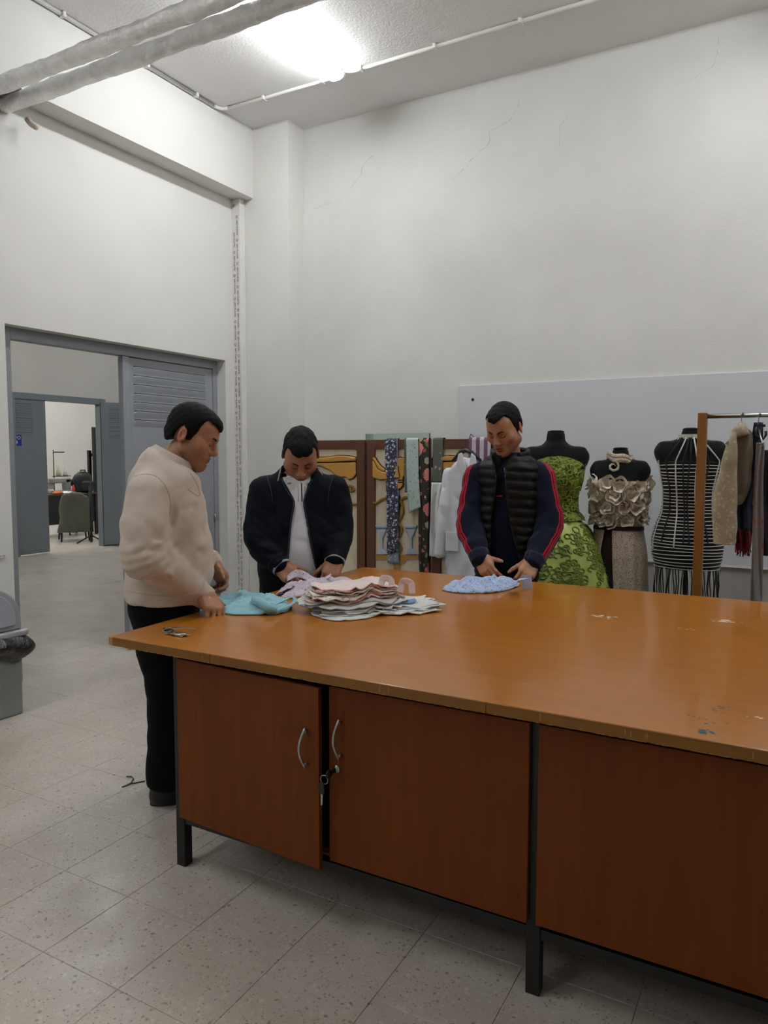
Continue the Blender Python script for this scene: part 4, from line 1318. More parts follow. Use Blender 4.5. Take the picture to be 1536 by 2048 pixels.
# printed cloth wraps from one side of the slit to the other; the slit widens downwards
def wrapped(U, Vv):
    Z = pz[0]+(pz[-1]-0.005-pz[0])*Vv
    half = 0.16+0.42*(1-Vv)
    T = th0+half+(2*np.pi-2*half)*U
    P = prt(T, Z); return P[..., 0], P[..., 1], P[..., 2]
V, F = sheet(wrapped, nth, nz_, 0.003)
mk('printed_cloth', V, F, M_taupe, ps, True)
def under(T, Z): return skf(T, Z, -0.012)
P, F = skin_grid(under, 48, 20, pz[0]+0.02, pz[-1]-0.01)
mk('dark_lining', P, F, M_choc, ps, True)
def belt(T, Z): return skf(T, Z, 0.010)
P, F = skin_grid(belt, 48, 4, pz[-1]-0.03, pz[-1]-0.004)
mk('waistband', P, F, M_choc, ps, True)
tag(ps, 'long taupe printed wrap skirt with a dark brown slit', 'skirt')
sf = empty('neck_scarf', (mx, YM2, mz-0.085), math.radians(8))
def scf(U, Vv):
    a = U*2*np.pi
    r = 0.062+0.012*np.cos(2*np.pi*Vv)+0.004*np.sin(5*a)
    return r*np.cos(a)*1.12, r*np.sin(a)*1.05-0.005, 0.028*np.sin(2*np.pi*Vv)-0.016*np.cos(a)+0.02+0.006*np.sin(4*a)
V, F = sheet(scf, 40, 14, 0.002); mk('scarf_band', V, F, M_taupe, sf, True)
for k in range(7):
    a = k*0.9; rr2 = 0.012+0.006*k*0.6
    V, F = sheet(lambda U, W: (-0.035+rr2*np.cos(a+U*2.6)*(0.8+0.3*W), -0.075-0.018*W+0.004*np.sin(6*U), -0.03+rr2*np.sin(a+U*2.6)*(0.8+0.3*W)), 14, 5, 0.0015)
    mk('petal', V, F, M_cream, sf, True)
tag(sf, 'printed scarf tied as a flower around the short form', 'scarf')

# ---- black and white striped cord dress
p3_ = at_y(1382, 857, YM+0.05)
bx_, bz_ = p3_.x, p3_.z; YM3 = YM+0.05
dress_form((bx_, YM3), math.radians(5), bz_, 0.185, 'black dress form in the striped dress behind the rack post', 0.052, 1.575)
dz = 0.145
M_blk = cloth_mat('black_knit', (26, 26, 30), fold=0.1)
M_cordw = simple('white_cord', (202, 200, 192), 0.8); M_cordb = simple('black_cord', (20, 20, 22), 0.8)
be = empty('striped_dress', (bx_, YM3, 0), math.radians(5))
bzs = np.array([0.70, 0.78, 0.86, 0.95, 1.05, 1.15, 1.25, 1.345])+dz
bfn = surf_of_rev(bzs, [0.172, 0.190, 0.195, 0.178, 0.146, 0.142, 0.155, 0.172], [0.13, 0.145, 0.145, 0.125, 0.105, 0.108, 0.12, 0.112])
def bdr(T, Z):
    P = bfn(T, Z, 0.008+0.0025*np.sin(2*np.pi*Z/0.0205)); 
    P[..., 2] += np.where(Z > 1.33+dz, 0.0, 0.0)
    return P
P, F = skin_grid(bdr, 80, 150, bzs[0], bzs[-1])
mk('dress_body', P, F, M_blk, be, True)
stp = MB()
for k in range(31):
    z = bzs[0]+0.006+k*0.0205
    th = np.linspace(0, 2*np.pi, 44, endpoint=False)
    Q = bfn(th, z+0.003*np.sin(2*th+k)+0.0*th, 0.0125)
    stp.tube([tuple(p) for p in Q], 0.0027, 5, closed=True)
o = stp.build('white_stripe', M_cordw, be); o['kind'] = 'stuff'
def cord(th0_, z0_, z1_, mat, wig=0.03, off=0.016, ph=0.0):
    z = np.linspace(z0_, z1_, 40)
    th = th0_+wig*np.sin(9*(z-z0_)+ph)
    Q = bfn(th, np.clip(z, bzs[0], bzs[-1]), off); Q[:, 2] = z
    up = np.clip((z-bzs[-1])/(1.48+dz-bzs[-1]), 0, 1)[:, None]
    tgt = np.stack([0.068*np.cos(th), 0.066*np.sin(th)+0.004, z], -1)
    Q = Q*(1-up)+tgt*up+np.stack([0*z, -0.028*np.sin(np.pi*up[:, 0]), 0*z], -1)
    return MB().tube([tuple(p) for p in Q], 0.0042, 6).build('cord', mat, be)
cord(-2.72, 0.80+dz, 1.485+dz, M_cordw, 0.05)
cord(-1.95, 0.83+dz, 1.485+dz, M_cordw, 0.05, ph=1)
cord(-1.30, 0.94+dz, 1.485+dz, M_cordw, 0.05, ph=2)
cord(-0.55, 0.90+dz, 1.485+dz, M_cordw, 0.06, ph=3)
for k, th in enumerate((-2.3, -1.7, -1.55, -1.0)): cord(th, 0.86+dz, 1.485+dz, M_cordb, 0.05, ph=k)
P, F = skin_grid(lambda T, Z: np.stack([(0.068+0.003*np.sin(17*T))*np.cos(T), (0.066+0.003*np.sin(17*T))*np.sin(T)+0.006, Z], -1), 60, 8, 1.465+dz, 1.505+dz)
mk('lace_collar', P, F, M_cordw, be, True)
fr_ = MB(); frb = MB()
for k in range(46):
    th = -math.pi+math.pi*(k+0.5)/46*1.0
    q = bfn(np.array(th), np.array(bzs[0]), 0.008)
    L_ = rr_.uniform(0.42, 0.62)
    pts = [(q[0]+0.006*math.sin(j*1.3+k), q[1]+0.004*math.sin(j+k*2), bzs[0]+0.01-L_*j/8) for j in range(9)]
    (fr_ if k % 4 == 0 else frb).tube(pts, 0.0034, 5)
o = fr_.build('white_fringe', M_cordw, be); o['kind'] = 'stuff'
o = frb.build('black_fringe', M_cordb, be); o['kind'] = 'stuff'
tag(be, 'black and white striped cord dress with a long string fringe', 'dress')

# ================================================================== GARMENT RACK
wood('rack_wood', (132, 84, 30), (152, 100, 40), 0.45, 2.2, (9, 9, 1.2), 0.0, 0.5)
RY = 4.30
rk = empty('garment_rack', (0.35, RY, 0))
def rp_(o): return addp(o, rk)
rx0 = at_y(1397, 825, RY).x; rzt = at_y(1403, 826, RY).z
rxp = rx0+0.045
for xx in (rx0, 1.15):
    rp_(MB().box(xx, xx+0.045, RY-0.03, RY+0.03, 0.03, rzt).build('post', MATS['rack_wood'], bevel=0.003))
    rp_(MB().box(xx-0.01, xx+0.055, RY-0.28, RY+0.28, 0.0, 0.05).build('foot', MATS['rack_wood'], bevel=0.004))
rp_(MB().box(rxp, 1.15, RY-0.02, RY+0.02, 0.12, 0.16).build('rail', MATS['rack_wood'], bevel=0.003))
rzb = rzt-0.018
M_chrome = simple('chrome', (205, 205, 203), 0.18, 1.0, var=0.02)
rp_(MB().cyl((rxp, RY, rzb), (1.15, RY, rzb), 0.0125, 16).build('bar', M_chrome))
tag(rk, 'wooden garment rack with a chrome bar by the back wall', 'rack')

M_wire = simple('hanger_wire', (150, 150, 150), 0.35, 1.0)
def hanger(x, yaw, label, mat=None, w_=0.20, drop=0.10):
    e = empty('hanger', (x, RY, rzb), yaw)
    h = MB()
    P = [(0, 0.018*math.cos(a*0.35-0.4)-0.0, 0.0+0.0145*math.sin(a*0.35-0.4)+0.0) for a in range(10)]
    P = [(0, 0.0165*math.cos(-0.5+a*0.4), 0.0165*math.sin(-0.5+a*0.4)) for a in range(10)]
    P += [(0, -0.004, -0.03), (0, 0, -0.07)]
    h.tube(P, 0.0022, 6); h.build('hook', M_wire, e)
    MB().tube([(0, -w_, -drop-0.05), (0, -0.03, -0.075), (0, 0.03, -0.075), (0, w_, -drop-0.05), (0, -w_, -drop-0.05)], 0.004, 6).build('shoulder_bar', mat or M_wire, e)
    return tag(e, label, 'hanger', 'hangers on the garment rack')

# beige jacket seen from its sleeve side
M_beige = floral('beige_jacquard', (164, 154, 132), [(46, 0.35, 0.0, 0.34, (192, 182, 160), (180, 170, 148)), (80, 0.5, 0.0, 0.3, (150, 140, 118), (196, 188, 168))])
M_lining = cloth_mat('taupe_lining', (112, 102, 88))
jx = at_y(1484, 840, RY).x
hanger(jx, -0.3, 'wire hanger holding the beige jacket')
JY = RY-0.14
jk = empty('beige_jacket', (jx, RY, rzb-0.1))
def jl(px, py, Y): p = at_y(px, py, Y); return (p.x-jx, Y-RY, p.z-rzb+0.1)
def flat_loft(rows, Y, th, n=2.6, seed=5, amp=.004, h=.008):
    zz = [jl((r[1]+r[2])/2, r[0], Y)[2] for r in rows]; L1 = [jl(r[1], r[0], Y)[0] for r in rows]; R1 = [jl(r[2], r[0], Y)[0] for r in rows]
    f = SDF((min(L1)-.04, Y-RY-th-.04, min(zz)-.03), (max(R1)+.04, Y-RY+th+.04, max(zz)+.03), h)
    f.zloft(zz, [(a+b)/2 for a, b in zip(L1, R1)], [Y-RY]*len(rows), [(b-a)/2 for a, b in zip(L1, R1)], [th*(.5+.5*min(1, k/2)) for k in range(len(rows))], n)
    fo = ridges(seed, 34, 4, (1, .4, .25))
    f.perturb(lambda X, Y_, Z: amp*fo(X, Y_, Z)); return f.mesh(1)
V, F = flat_loft([(852, 1470, 1488), (866, 1462, 1506), (900, 1464, 1507), (960, 1468, 1502), (1000, 1470, 1490), (1010, 1472, 1484)], RY, .07, seed=5)
mk('jacket_body', V, F, M_lining, jk, True)
V, F = flat_loft([(862, 1463, 1474), (880, 1455, 1474), (930, 1442, 1475), (975, 1430, 1475), (1015, 1423, 1475), (1055, 1424, 1474), (1072, 1427, 1472), (1086, 1427, 1470)], JY, .05, seed=6, amp=.003)
mk('sleeve', V, F, M_beige, jk, True)
V, F = flat_loft([(1070, 1426, 1473), (1078, 1426, 1473), (1088, 1426, 1472)], JY, .055, seed=7, amp=.001)
mk('cuff', V, F, M_beige, jk, True)
V, F = flat_loft([(843, 1480, 1486), (850, 1474, 1492), (858, 1466, 1496), (868, 1460, 1500), (876, 1460, 1476)], RY-.06, .045, seed=8, amp=.002)
mk('collar', V, F, M_beige, jk, True)
tag(jk, 'beige patterned jacket hanging first on the rack', 'jacket')

# navy wrap with red fringe, blue-white cloth, long grey scarf, dark garment
M_navy = cloth_mat('navy_wool', (40, 52, 84)); M_redf = cloth_mat('dark_red_wool', (120, 26, 36)); M_greysc = floral('grey_spotted', (140, 134, 130), [(22, 0.82, 0.0, 0.3, (176, 92, 66), (96, 86, 90))])
M_bw = floral('blue_white_blot', (206, 204, 204), [(16, 0.6, 0.0, 0.36, (44, 62, 130), (196, 180, 176))], warp=0.05)
nx_ = at_y(1517, 840, RY).x
hanger(nx_, 0.15, 'wire hanger holding the navy and red wrap')
def drape(name, pts_px, Y, mat, label, cat, th=0.004, amp=0.012, freq=9, parent=None, depth=0.0):
    """hanging cloth whose left and right edges are given row by row in the photo, with real folds in depth"""
    rows = [(at_y(a, y, Y), at_y(b, y, Y)) for y, a, b in pts_px]
    z = np.array([p[0].z for p in rows]); xa = np.array([p[0].x for p in rows]); xb = np.array([p[1].x for p in rows])
    ph = rnd.uniform(0, 6)
    def fn(U, Vv):
        zz = z[0]+(z[-1]-z[0])*Vv
        o = np.argsort(z)
        A = np.interp(zz, z[o], xa[o]); B = np.interp(zz, z[o], xb[o])
        return A+(B-A)*U, Y+amp*np.sin(U*freq+ph+1.5*np.sin(4*Vv))+depth*(U-0.5), zz
    V, F = sheet(fn, 26, 40, th)
    c = Vector((float((xa[0]+xb[0])/2), Y, float(z[0])))
    o = mk(name, V-np.array(c), F, mat, parent, True)
    if parent is None: o.location = c; tag(o, label, cat, 'clothes on the garment rack')
    return o
drape('navy_wrap', [(845, 1509, 1526), (880, 1503, 1525), (960, 1497, 1522), (1010, 1475, 1506), (1060, 1473, 1500)], RY+0.03, M_navy, 'navy wrap folded on the second hanger', 'wrap', amp=0.02)
drape('red_shawl', [(985, 1476, 1507), (1030, 1473, 1505), (1080, 1470, 1503), (1098, 1472, 1500)], RY+0.09, M_redf, 'dark red fringed shawl below the navy wrap', 'shawl', amp=0.02, freq=16)
fm = MB()
for k in range(26):
    p = at_y(1472+30*k/26, 1088, RY+0.085); L_ = rnd.uniform(0.03, 0.07)
    fm.tube([(p.x, p.y, p.z), (p.x+rnd.uniform(-.006, .006), p.y, p.z-L_/2), (p.x+rnd.uniform(-.008, .008), p.y-0.004, p.z-L_)], 0.003, 5)
o = fm.build('shawl_fringe', M_redf, bpy.data.objects['red_shawl']); o['kind'] = 'stuff'
o.location = -bpy.data.objects['red_shawl'].location
drape('blot_blouse', [(900, 1500, 1530), (950, 1492, 1528), (985, 1490, 1524), (1015, 1496, 1520)], RY+0.06, M_bw, 'blue-blotched white blouse behind the grey scarf', 'blouse', amp=0.015)
drape('grey_scarf', [(885, 1513, 1529), (960, 1508, 1526), (1060, 1505, 1527), (1140, 1503, 1525), (1215, 1500, 1524)], RY-0.05, M_greysc, 'long sheer grey scarf with rust spots hanging to the table', 'scarf', amp=0.01)
drape('dark_garment', [(900, 1528, 1575), (1000, 1525, 1580), (1110, 1524, 1580)], RY+0.02, cloth_mat('black_wool', (28, 27, 32)), 'dark garment cut off at the right picture edge', 'garment', amp=0.03)
hanger(at_y(1560, 840, RY).x, 0.1, 'hanger holding the dark garment at the picture edge')
# buckle strap on the wrap's hanger
pb = at_y(1521, 862, RY-0.03)
bkl = MB(); bkl.box(-0.022, 0.022, -0.006, 0.006, 0.02, 0.034); bkl.tube([(-0.02, 0, 0.02), (-0.024, 0, -0.02), (0.012, 0, -0.045), (0.026, 0, -0.02), (0.024, 0, 0.0)], 0.007, 6)
o = bkl.build('strap_buckle', M_keyblk, None, loc=pb); tag(o, 'black strap with buckle hanging beside the navy wrap', 'strap')

# ================================================================== WHITE COAT on the screen
hc = at_y(928, 925, YS-0.12)
ce = empty('white_coat', (hc.x, YS-0.13, hc.z))
def L_(px, py, d=0.0):
    p = at_y(px, py, YS-0.13-d); return (p.x-hc.x, -d, p.z-hc.z)
f = SDF((-0.32, -0.12, -0.95), (0.30, 0.10, 0.10), 0.010)
sl_, sr_ = L_(892, 940), L_(965, 938)
zz = [L_(930, y)[2] for y in (1200, 1120, 1040, 980, 945, 928, 915)]
lft = [L_(x, 1000)[0] for x in (893, 893, 891, 890, 893, 908, 918)]; rgt = [L_(x, 1000)[0] for x in (990, 985, 978, 970, 962, 948, 940)]
f.zloft(zz, [(a+b)/2 for a, b in zip(lft, rgt)], [0]*7, [(b-a)/2 for a, b in zip(lft, rgt)], [0.06, 0.06, 0.055, 0.055, 0.05, 0.045, 0.03], 3.0)
f.chain([L_(899, 946), L_(891, 1010, 0.03), L_(886, 1060, 0.045), L_(880, 1105, 0.05)], [0.042, 0.05, 0.046, 0.044], 0.006)
f.chain([L_(958, 945), L_(975, 1010, 0.0), L_(985, 1080, 0.0)], [0.05, 0.055, 0.05], 0.02)
f.D = np.maximum(f.D, (L_(920, 1190)[2]-f.ax[2])[None, None, :].astype(np.float32))
f.perturb(lambda X, Y, Z: 0.0055*ridges(9, 40, 3, (1, .5, .06))(X, Y, Z))
V, F = f.mesh(1); mk('coat_body', V, F, M_coat, ce, True)
# lapels
for s_, pts in ((-1, [(918, 908), (925, 905), (931, 925), (938, 960), (928, 946), (914, 932)]), (1, [(944, 906), (952, 912), (956, 932), (944, 950), (939, 962), (940, 930)])):
    P = [L_(x, y, 0.06) for x, y in pts]
    MB().prism([(p[0], p[2]) for p in P], -0.078, -0.066).build('lapel', M_coat, ce, bevel=0.004)
MB().box(L_(900, 1060)[0], L_(925, 1060)[0], -0.078, -0.07, L_(912, 1100)[2], L_(912, 1062)[2]).build('pocket', M_coat, ce, bevel=0.003)
tag(ce, 'white lab coat on a black hanger in front of the screen', 'coat')
hb = MB()
a, b, c = L_(905, 922, 0.0), L_(932, 902, 0.0), L_(962, 922, 0.0)
hb.tube([a, (b[0]-0.04, 0, b[2]-0.01), (b[0], 0, b[2]+0.006), (b[0]+0.04, 0, b[2]-0.01), c], [0.01, 0.016, 0.018, 0.016, 0.01], 8)
hb.tube([(b[0], 0.0, b[2]), (b[0], 0.02, b[2]+0.05), (b[0]+0.01, 0.06, SZ1-hc.z+0.03), (b[0]+0.01, 0.13, SZ1-hc.z+0.008)], 0.003, 6)
o = hb.build('coat_hanger', M_keyblk, None, loc=(hc.x, YS-0.13, hc.z)); tag(o, 'black hanger inside the white coat collar', 'hanger')
# folded white cloth beside the coat
wc = drape('white_cloth', [(965, 864, 888), (975, 864, 886), (1050, 862, 880), (1112, 858, 900)], YS-0.045, M_whitec, '', '')
for k_ in ('group',):
    if k_ in wc: del wc[k_]
tag(wc, 'white cotton cloth hanging at the left of the white coat', 'cloth')
# ================================================================== PEOPLE
t = new_mat('skin', 0.5, 0, 0.4)
at_ = t.n.new('ShaderNodeAttribute'); at_.attribute_name = 'Col'
v = t.coords('Object')
t.color(t.mix(t.math('MULTIPLY', t.noise(v, 60, 3), 0.12), at_.outputs['Color'], lin((130, 78, 54))))
t.bump(t.noise(v, 420, 2), 0.08, 0.003)
t.b.inputs['Subsurface Weight'].default_value = 0.08
t.b.inputs['Subsurface Radius'].default_value = (0.012, 0.005, 0.003)
t.b.inputs['Subsurface Scale'].default_value = 0.5
M_skin = MATS['skin']
t = new_mat('black_hair', 0.6, 0, 0.18); v = t.coords('Object')
t.color(t.ramp(t.noise(v, 60, 3), [(0.3, lin((7, 7, 8))), (0.75, lin((17, 16, 16)))]))
t.bump(t.noise(t.coords('Object', scale=(1, 1, 0.35)), 160, 3, 0.7), 0.7, 0.006)
M_hair = MATS['black_hair']
M_brow = simple('brow_hair', (30, 22, 19), 0.7)
M_eyeball = simple('eye_white', (210, 200, 192), 0.25)

from mathutils.bvhtree import BVHTree
def surf_line(fr, V, F, pts, name, mat, parent, r=.002, lift=.0, n=6):
    """thin seam laid on a garment surface along points seen in the photograph"""
    bv = BVHTree.FromPolygons([tuple(p) for p in V], [tuple(f_) for f_ in np.asarray(F).tolist()])
    o = fr.Ri @ (CAM-fr.g); Q = []
    P = [Vector(p) for p in pts]; S_ = []
    for i in range(len(P)-1):
        a, b, c, d = P[max(i-1, 0)], P[i], P[i+1], P[min(i+2, len(P)-1)]
        for k in range(n):
            u = k/n; S_.append(0.5*((2*b)+(c-a)*u+(2*a-5*b+4*c-d)*u*u+(3*b-a-3*c+d)*u**3))
    S_.append(P[-1])
    for q in S_:
        d_ = (fr.Ri @ ray(q.x, q.y)).normalized()
        hit = bv.ray_cast(o, d_)
        if hit[0] is not None: Q.append(hit[0]+hit[1]*lift)
    if len(Q) > 2: return MB().tube(Q, r, 6).build(name, mat, parent)

class Frame:
    """local frame of a standing figure: faces local -Y, its left side is +X"""
    def __init__(s, gx, gy, rz):
        s.g = Vector((gx, gy, 0)); s.rz = rz
        s.R = Matrix.Rotation(rz, 3, 'Z'); s.Ri = s.R.transposed()
        s.c = Vector((-gx, -gy, 0)).normalized()
    def J(s, px, py, d=0.0):
        """joint measured in the photograph, at depth d metres in front of the figure's axis"""
        r_ = ray(px, py); o = s.g+s.c*d
        t_ = (o-CAM).dot(s.c)/r_.dot(s.c)
        return s.Ri @ (CAM+r_*t_-s.g)
    def L(s, w_): return s.Ri @ (Vector(w_)-s.g)

def interp_hair(y):
    return np.interp(y, [-.13, -.095, -.074, -.054, -.042, -.034, -.028, -.022, .004, .012, .03, .05, .062, .09, .13],
                        [.076, .076, .086, .094, .084, .050, .012, -.014, -.018, .014, .036, .012, -.028, -.056, -.056])

def make_head(c, yaw, pitch, roll, s, skin, hair_adj=0.0, peak=0.010, chub=0.0, seed=1, beard=0.3, nose=1.0, temple=0.0):
    R = Matrix.Rotation(math.radians(yaw), 3, 'Z') @ Matrix.Rotation(math.radians(pitch), 3, 'X') @ Matrix.Rotation(math.radians(roll), 3, 'Y')
    f = SDF((-.11, -.15, -.165), (.11, .14, .16), 0.0031)
    w_ = chub
    f.ell((0, .012, .043), (.078, .100, .088), 0)
    f.ell((0, -.028, -.030), (.066+w_, .066, .088), .04)
    f.cone((-.052-w_, .004, -.062), (0, -.066, -.098), .022+w_*.6, .022, .035)
    f.cone((.052+w_, .004, -.062), (0, -.066, -.098), .022+w_*.6, .022, .035)
    f.ell((0, -.078, -.100), (.024+w_*.5, .020, .020), .025)
    for sx in (-1, 1):
        f.ell((sx*.047, -.056, -.018), (.024+w_, .026, .024), .03)
        f.cone((sx*.012, -.090, .026), (sx*.046, -.074, .024), .012, .010, .02)
        f.ell((sx*.031, -.099, .006), (.019, .013, .0115), .014, 'sub')
        f.ell((sx*.031, -.080, .005), (.0155, .0135, .0125), .006)
        # lid crease
        f.ell((sx*.013, -.100, -.033), (.009*nose, .010, .008), .008)
        f.ell((sx*.0065, -.108, -.041), (.003, .004, .0025), .002, 'sub')
    f.ell((0, -.045, .060), (.060, .050, .045), .03)
    f.cone((0, -.094, .018), (0, -.115, -.026), .0075*nose, .0115*nose, .016)
    f.ell((0, -.113, -.031), (.0125*nose, .011, .010), .010)
    f.ell((0, -.088, -.062), (.026, .014, .018), .02)
    f.ell((0, -.1005, -.0585), (.021, .0065, .0052), .006)
    f.ell((0, -.0985, -.0695), (.018, .0070, .0062), .006)
    f.ell((0, -.1065, -.0640), (.024, .006, .0014), .003, 'sub')
    f.ell((0, -.096, -.080), (.014, .006, .004), .008, 'sub')
    # neck stub
    Ri = R.transposed()
    for sx in (-1, 1):
        E = Matrix.Rotation(sx*math.radians(22), 3, 'Z')
        f.ell((sx*(.080+w_*.5), .022, -.004), (.0075, .021, .033), .008, 'add', E.to_4x4())
        f.ell((sx*(.0875+w_*.5), .019, .000), (.0055, .012, .019), .004, 'sub', E.to_4x4())
        f.ell((sx*(.078+w_*.5), .012, -.012), (.006, .007, .009), .005)
    V, F = f.mesh(1)
    q = V.copy()
    # colour
    base = np.array(lin(skin)[:3]); col = np.tile(base, (len(V), 1))
    def mixc(mask, c_, a): 
        m_ = (mask*a)[:, None]; return col*(1-m_)+np.array(lin(c_)[:3])*m_
    x, y, z = q[:, 0], q[:, 1], q[:, 2]
    jaw = np.clip((-.035-z)/.03, 0, 1)*np.clip((.03-y)/.04, 0, 1)
    jaw = jaw*(1-np.exp(-((x/.02)**2+((z+.064)/.012)**2)))
    stub = np.exp(-((z+.048)/.007)**2)*(np.abs(x) < .026)*(y < -.085)
    col = mixc(np.clip(jaw+stub*.8, 0, 1), (92, 66, 56), beard)
    lips = np.exp(-((x/.021)**4+((z+.064)/.0105)**4))*(y < -.085)
    col = mixc(lips, (140, 66, 58), .75)
    crease = np.exp(-((x/.022)**4+((z+.0640)/.0022)**2))*(y < -.085)
    col = mixc(crease, (70, 28, 24), .8)
    nosr = np.exp(-((x/.016)**2+((z+.032)/.016)**2))*(y < -.095)
    col = mixc(nosr, (168, 106, 84), .4)
    ear = np.clip((np.abs(x)-.078)/.004, 0, 1)
    col = mixc(ear, (170, 92, 76), .5)
    for sx in (-1, 1):
        lid = np.exp(-(((x-sx*.031)/.018)**2+((z-.006)/.012)**2))*(y < -.07)
        col = mixc(lid, (124, 74, 58), .45)
    cheek = np.exp(-(((np.abs(x)-.045)/.02)**2+((z+.02)/.022)**2))*(y < -.04)
    col = mixc(cheek, (176, 108, 86), .25)
    # hair shell
    g = SDF((-.11, -.15, -.12), (.11, .145, .165), 0.0032)
    g.ell((0, .013, .046), (.0835, .107, .096), 0)
    g.ell((0, .030, -.010), (.0760, .084, .075), .03)
    g.ell((0, -.050, .072), (.062, .056, .046), .03)
    rg = folds(seed, 130, 4, (1, 1, .6))
    def region(X, Y, Z):
        yy = np.broadcast_to(Y, (1, Y.shape[1], 1)).ravel()
        hl = interp_hair(yy).reshape(1, -1, 1)+hair_adj*(yy < -.05).reshape(1, -1, 1)
        front = np.clip((-.055-Y)/.03, 0, 1)
        dip = -peak*np.exp(-(X/.026)**2)*front+(temple)*np.exp(-((np.abs(X)-.05)/.016)**2)*front
        return (hl+dip-Z)*0.75
    X, Y, Z = g.ax[0][:, None, None], g.ax[1][None, :, None], g.ax[2][None, None, :]
    d2 = region(X, Y, Z)+0.0016*rg(X, Y, Z)
    k_ = 0.006
    hh = np.maximum(k_-np.abs(g.D-d2), 0)/k_
    g.D = (np.maximum(g.D, d2)+hh*hh*k_*0.25).astype(np.float32)
    g.perturb(lambda X, Y, Z: 0.0012*folds(seed+3, 190, 4)(X, Y, Z))
    HV, HF = g.mesh(1)
    Rm = np.array(R)
    def xf(P): return np.array(c)+(P*s) @ Rm.T
    # brows and lash lines as thin arched tubes on the surface
    br = []
    for sx in (-1, 1):
        pts = [(sx*(.012+.040*u), -.1035+.024*u**1.6, .0235+.009*math.sin(math.pi*min(1, u*.85))-.004*u) for u in np.linspace(0, 1, 9)]
        br.append((xf(np.array(pts)), [.0030*s, .0042*s, .0048*s, .0048*s, .0046*s, .0042*s, .0036*s, .0028*s, .0016*s]))
    la = []
    for sx in (-1, 1):
        pts = [(sx*(.031+.0150*math.cos(a)), -.0945+.010*(math.cos(a)*1.0)**2+.000, .0005-.0042*math.sin(a)) for a in np.linspace(math.pi*0.98, 0.02, 11)]
        la.append((xf(np.array(pts)), [.0007*s]+[.0012*s]*9+[.0007*s]))
    return xf(V), F, col, xf(HV), HF, br, la, R

def make_hand(wrist, fwd, palm, side, curls, s, skin, thumb=(0.75, 0.55, 0.35), tcurl=20, spread=1.0, fore=None):
    """wrist position; fwd along the fingers; palm normal; side=+1 when thumb lies along cross(fwd,palm)"""
    fwd = Vector(fwd).normalized(); palm = Vector(palm); palm = (palm-fwd*palm.dot(fwd)).normalized()
    tx = fwd.cross(palm)*side
    f = SDF((-.075, -.085, -.075), (.11, .205, .12), 0.0027)
    # palm: x toward thumb, y forward, z palm side
    f.box((-.001, .052, .002), (.040, .044, .0135), .0125, 0)
    f.cone((.018, .022, .006), (.030, .075, .004), .017, .014, .02)
    f.cone((-.026, .018, .005), (-.032, .070, .003), .016, .013, .02)
    f.cone((0, -.09, 0), (0, .018, 0), .0265, .0245, .03, sq=((0, 0, 1), .78))
    fb = [(.030, .092), (.010, .097), (-.011, .094), (-.031, .085)]
    Ls = [(.040, .024, .021), (.045, .028, .022), (.041, .026, .021), (.032, .020, .019)]
    rs = [(.0100, .0090, .0082, .0070), (.0104, .0094, .0085, .0072), (.0098, .0088, .0080, .0068), (.0088, .0078, .0070, .0060)]
    for i in range(4):
        p = Vector((fb[i][0], fb[i][1], 0)); a = 0.0
        sp_ = math.radians((6, 1, -4, -10)[i]*spread)
        f.cone((p.x*.75, p.y-.035, 0.001), p, .0115, rs[i][0]*1.06, .012)
        for j in range(3):
            a += math.radians(curls[i][j])
            d = Vector((math.sin(sp_)*math.cos(a), math.cos(sp_)*math.cos(a), math.sin(a)))
            q = p+d*Ls[i][j]
            f.cone(p, q, rs[i][j], rs[i][j+1], .006 if j == 0 else .003)
            p = q
    p = Vector((.026, .020, .006)); d = Vector(thumb).normalized()
    q = p+d*.043; f.cone(p, q, .0165, .0125, .018)
    ax = Vector((0, 0, 1)).cross(d)
    # thumb bends toward the fingers
    for j, (l_, r0, r1) in enumerate(((.031, .0120, .0108), (.026, .0105, .0080))):
        d = (d+Vector((-0.35, 0.55, 0.25))*math.tan(math.radians(tcurl))).normalized()
        p = q; q = p+d*l_; f.cone(p, q, r0, r1, .004)
    V, F = f.mesh(1)
    base = np.array(lin(skin)[:3]); col = np.tile(base, (len(V), 1))
    tip = np.clip((V[:, 1]-.10)/.06, 0, 1)*.35+np.clip((V[:, 2]-.02)/.05, 0, 1)*.2
    col = col*(1-tip[:, None])+np.array(lin((168, 92, 74))[:3])*tip[:, None]
    B = np.array([tx[:], fwd[:], palm[:]])      # rows: local axes in person space
    W = np.array(wrist)+(V*s) @ B
    if side*1 > 0:
        # (tx,fwd,palm) handedness: flip if mirrored
        pass
    if np.linalg.det(B) < 0: F = F[:, ::-1]
    return W, F, col

def crease(f, a, b, r, depth):
    """press a soft crease (depth>0) or raise a fold (depth<0) along a segment"""
    a = np.array(a, float); b = np.array(b, float); ba = b-a; L2 = float(ba@ba)+1e-9
    sl, X, Y, Z = f.grid(np.minimum(a, b)-3*r, np.maximum(a, b)+3*r)
    px, py, pz = X-a[0], Y-a[1], Z-a[2]
    t_ = np.clip((px*ba[0]+py*ba[1]+pz*ba[2])/L2, 0, 1)
    d2 = (px-t_*ba[0])**2+(py-t_*ba[1])**2+(pz-t_*ba[2])**2
    f.D[sl] += (depth*np.sin(np.pi*np.clip(t_*.9+.05, 0, 1))*np.exp(-d2/(r*r))).astype(np.float32)

def join(parts):
    Vs, Fs, Cs, o = [], [], [], 0
    for V, F, C_ in parts:
        Vs.append(V); Fs.append(np.asarray(F)+o); Cs.append(C_); o += len(V)
    return np.concatenate(Vs), np.concatenate(Fs), np.concatenate(Cs)

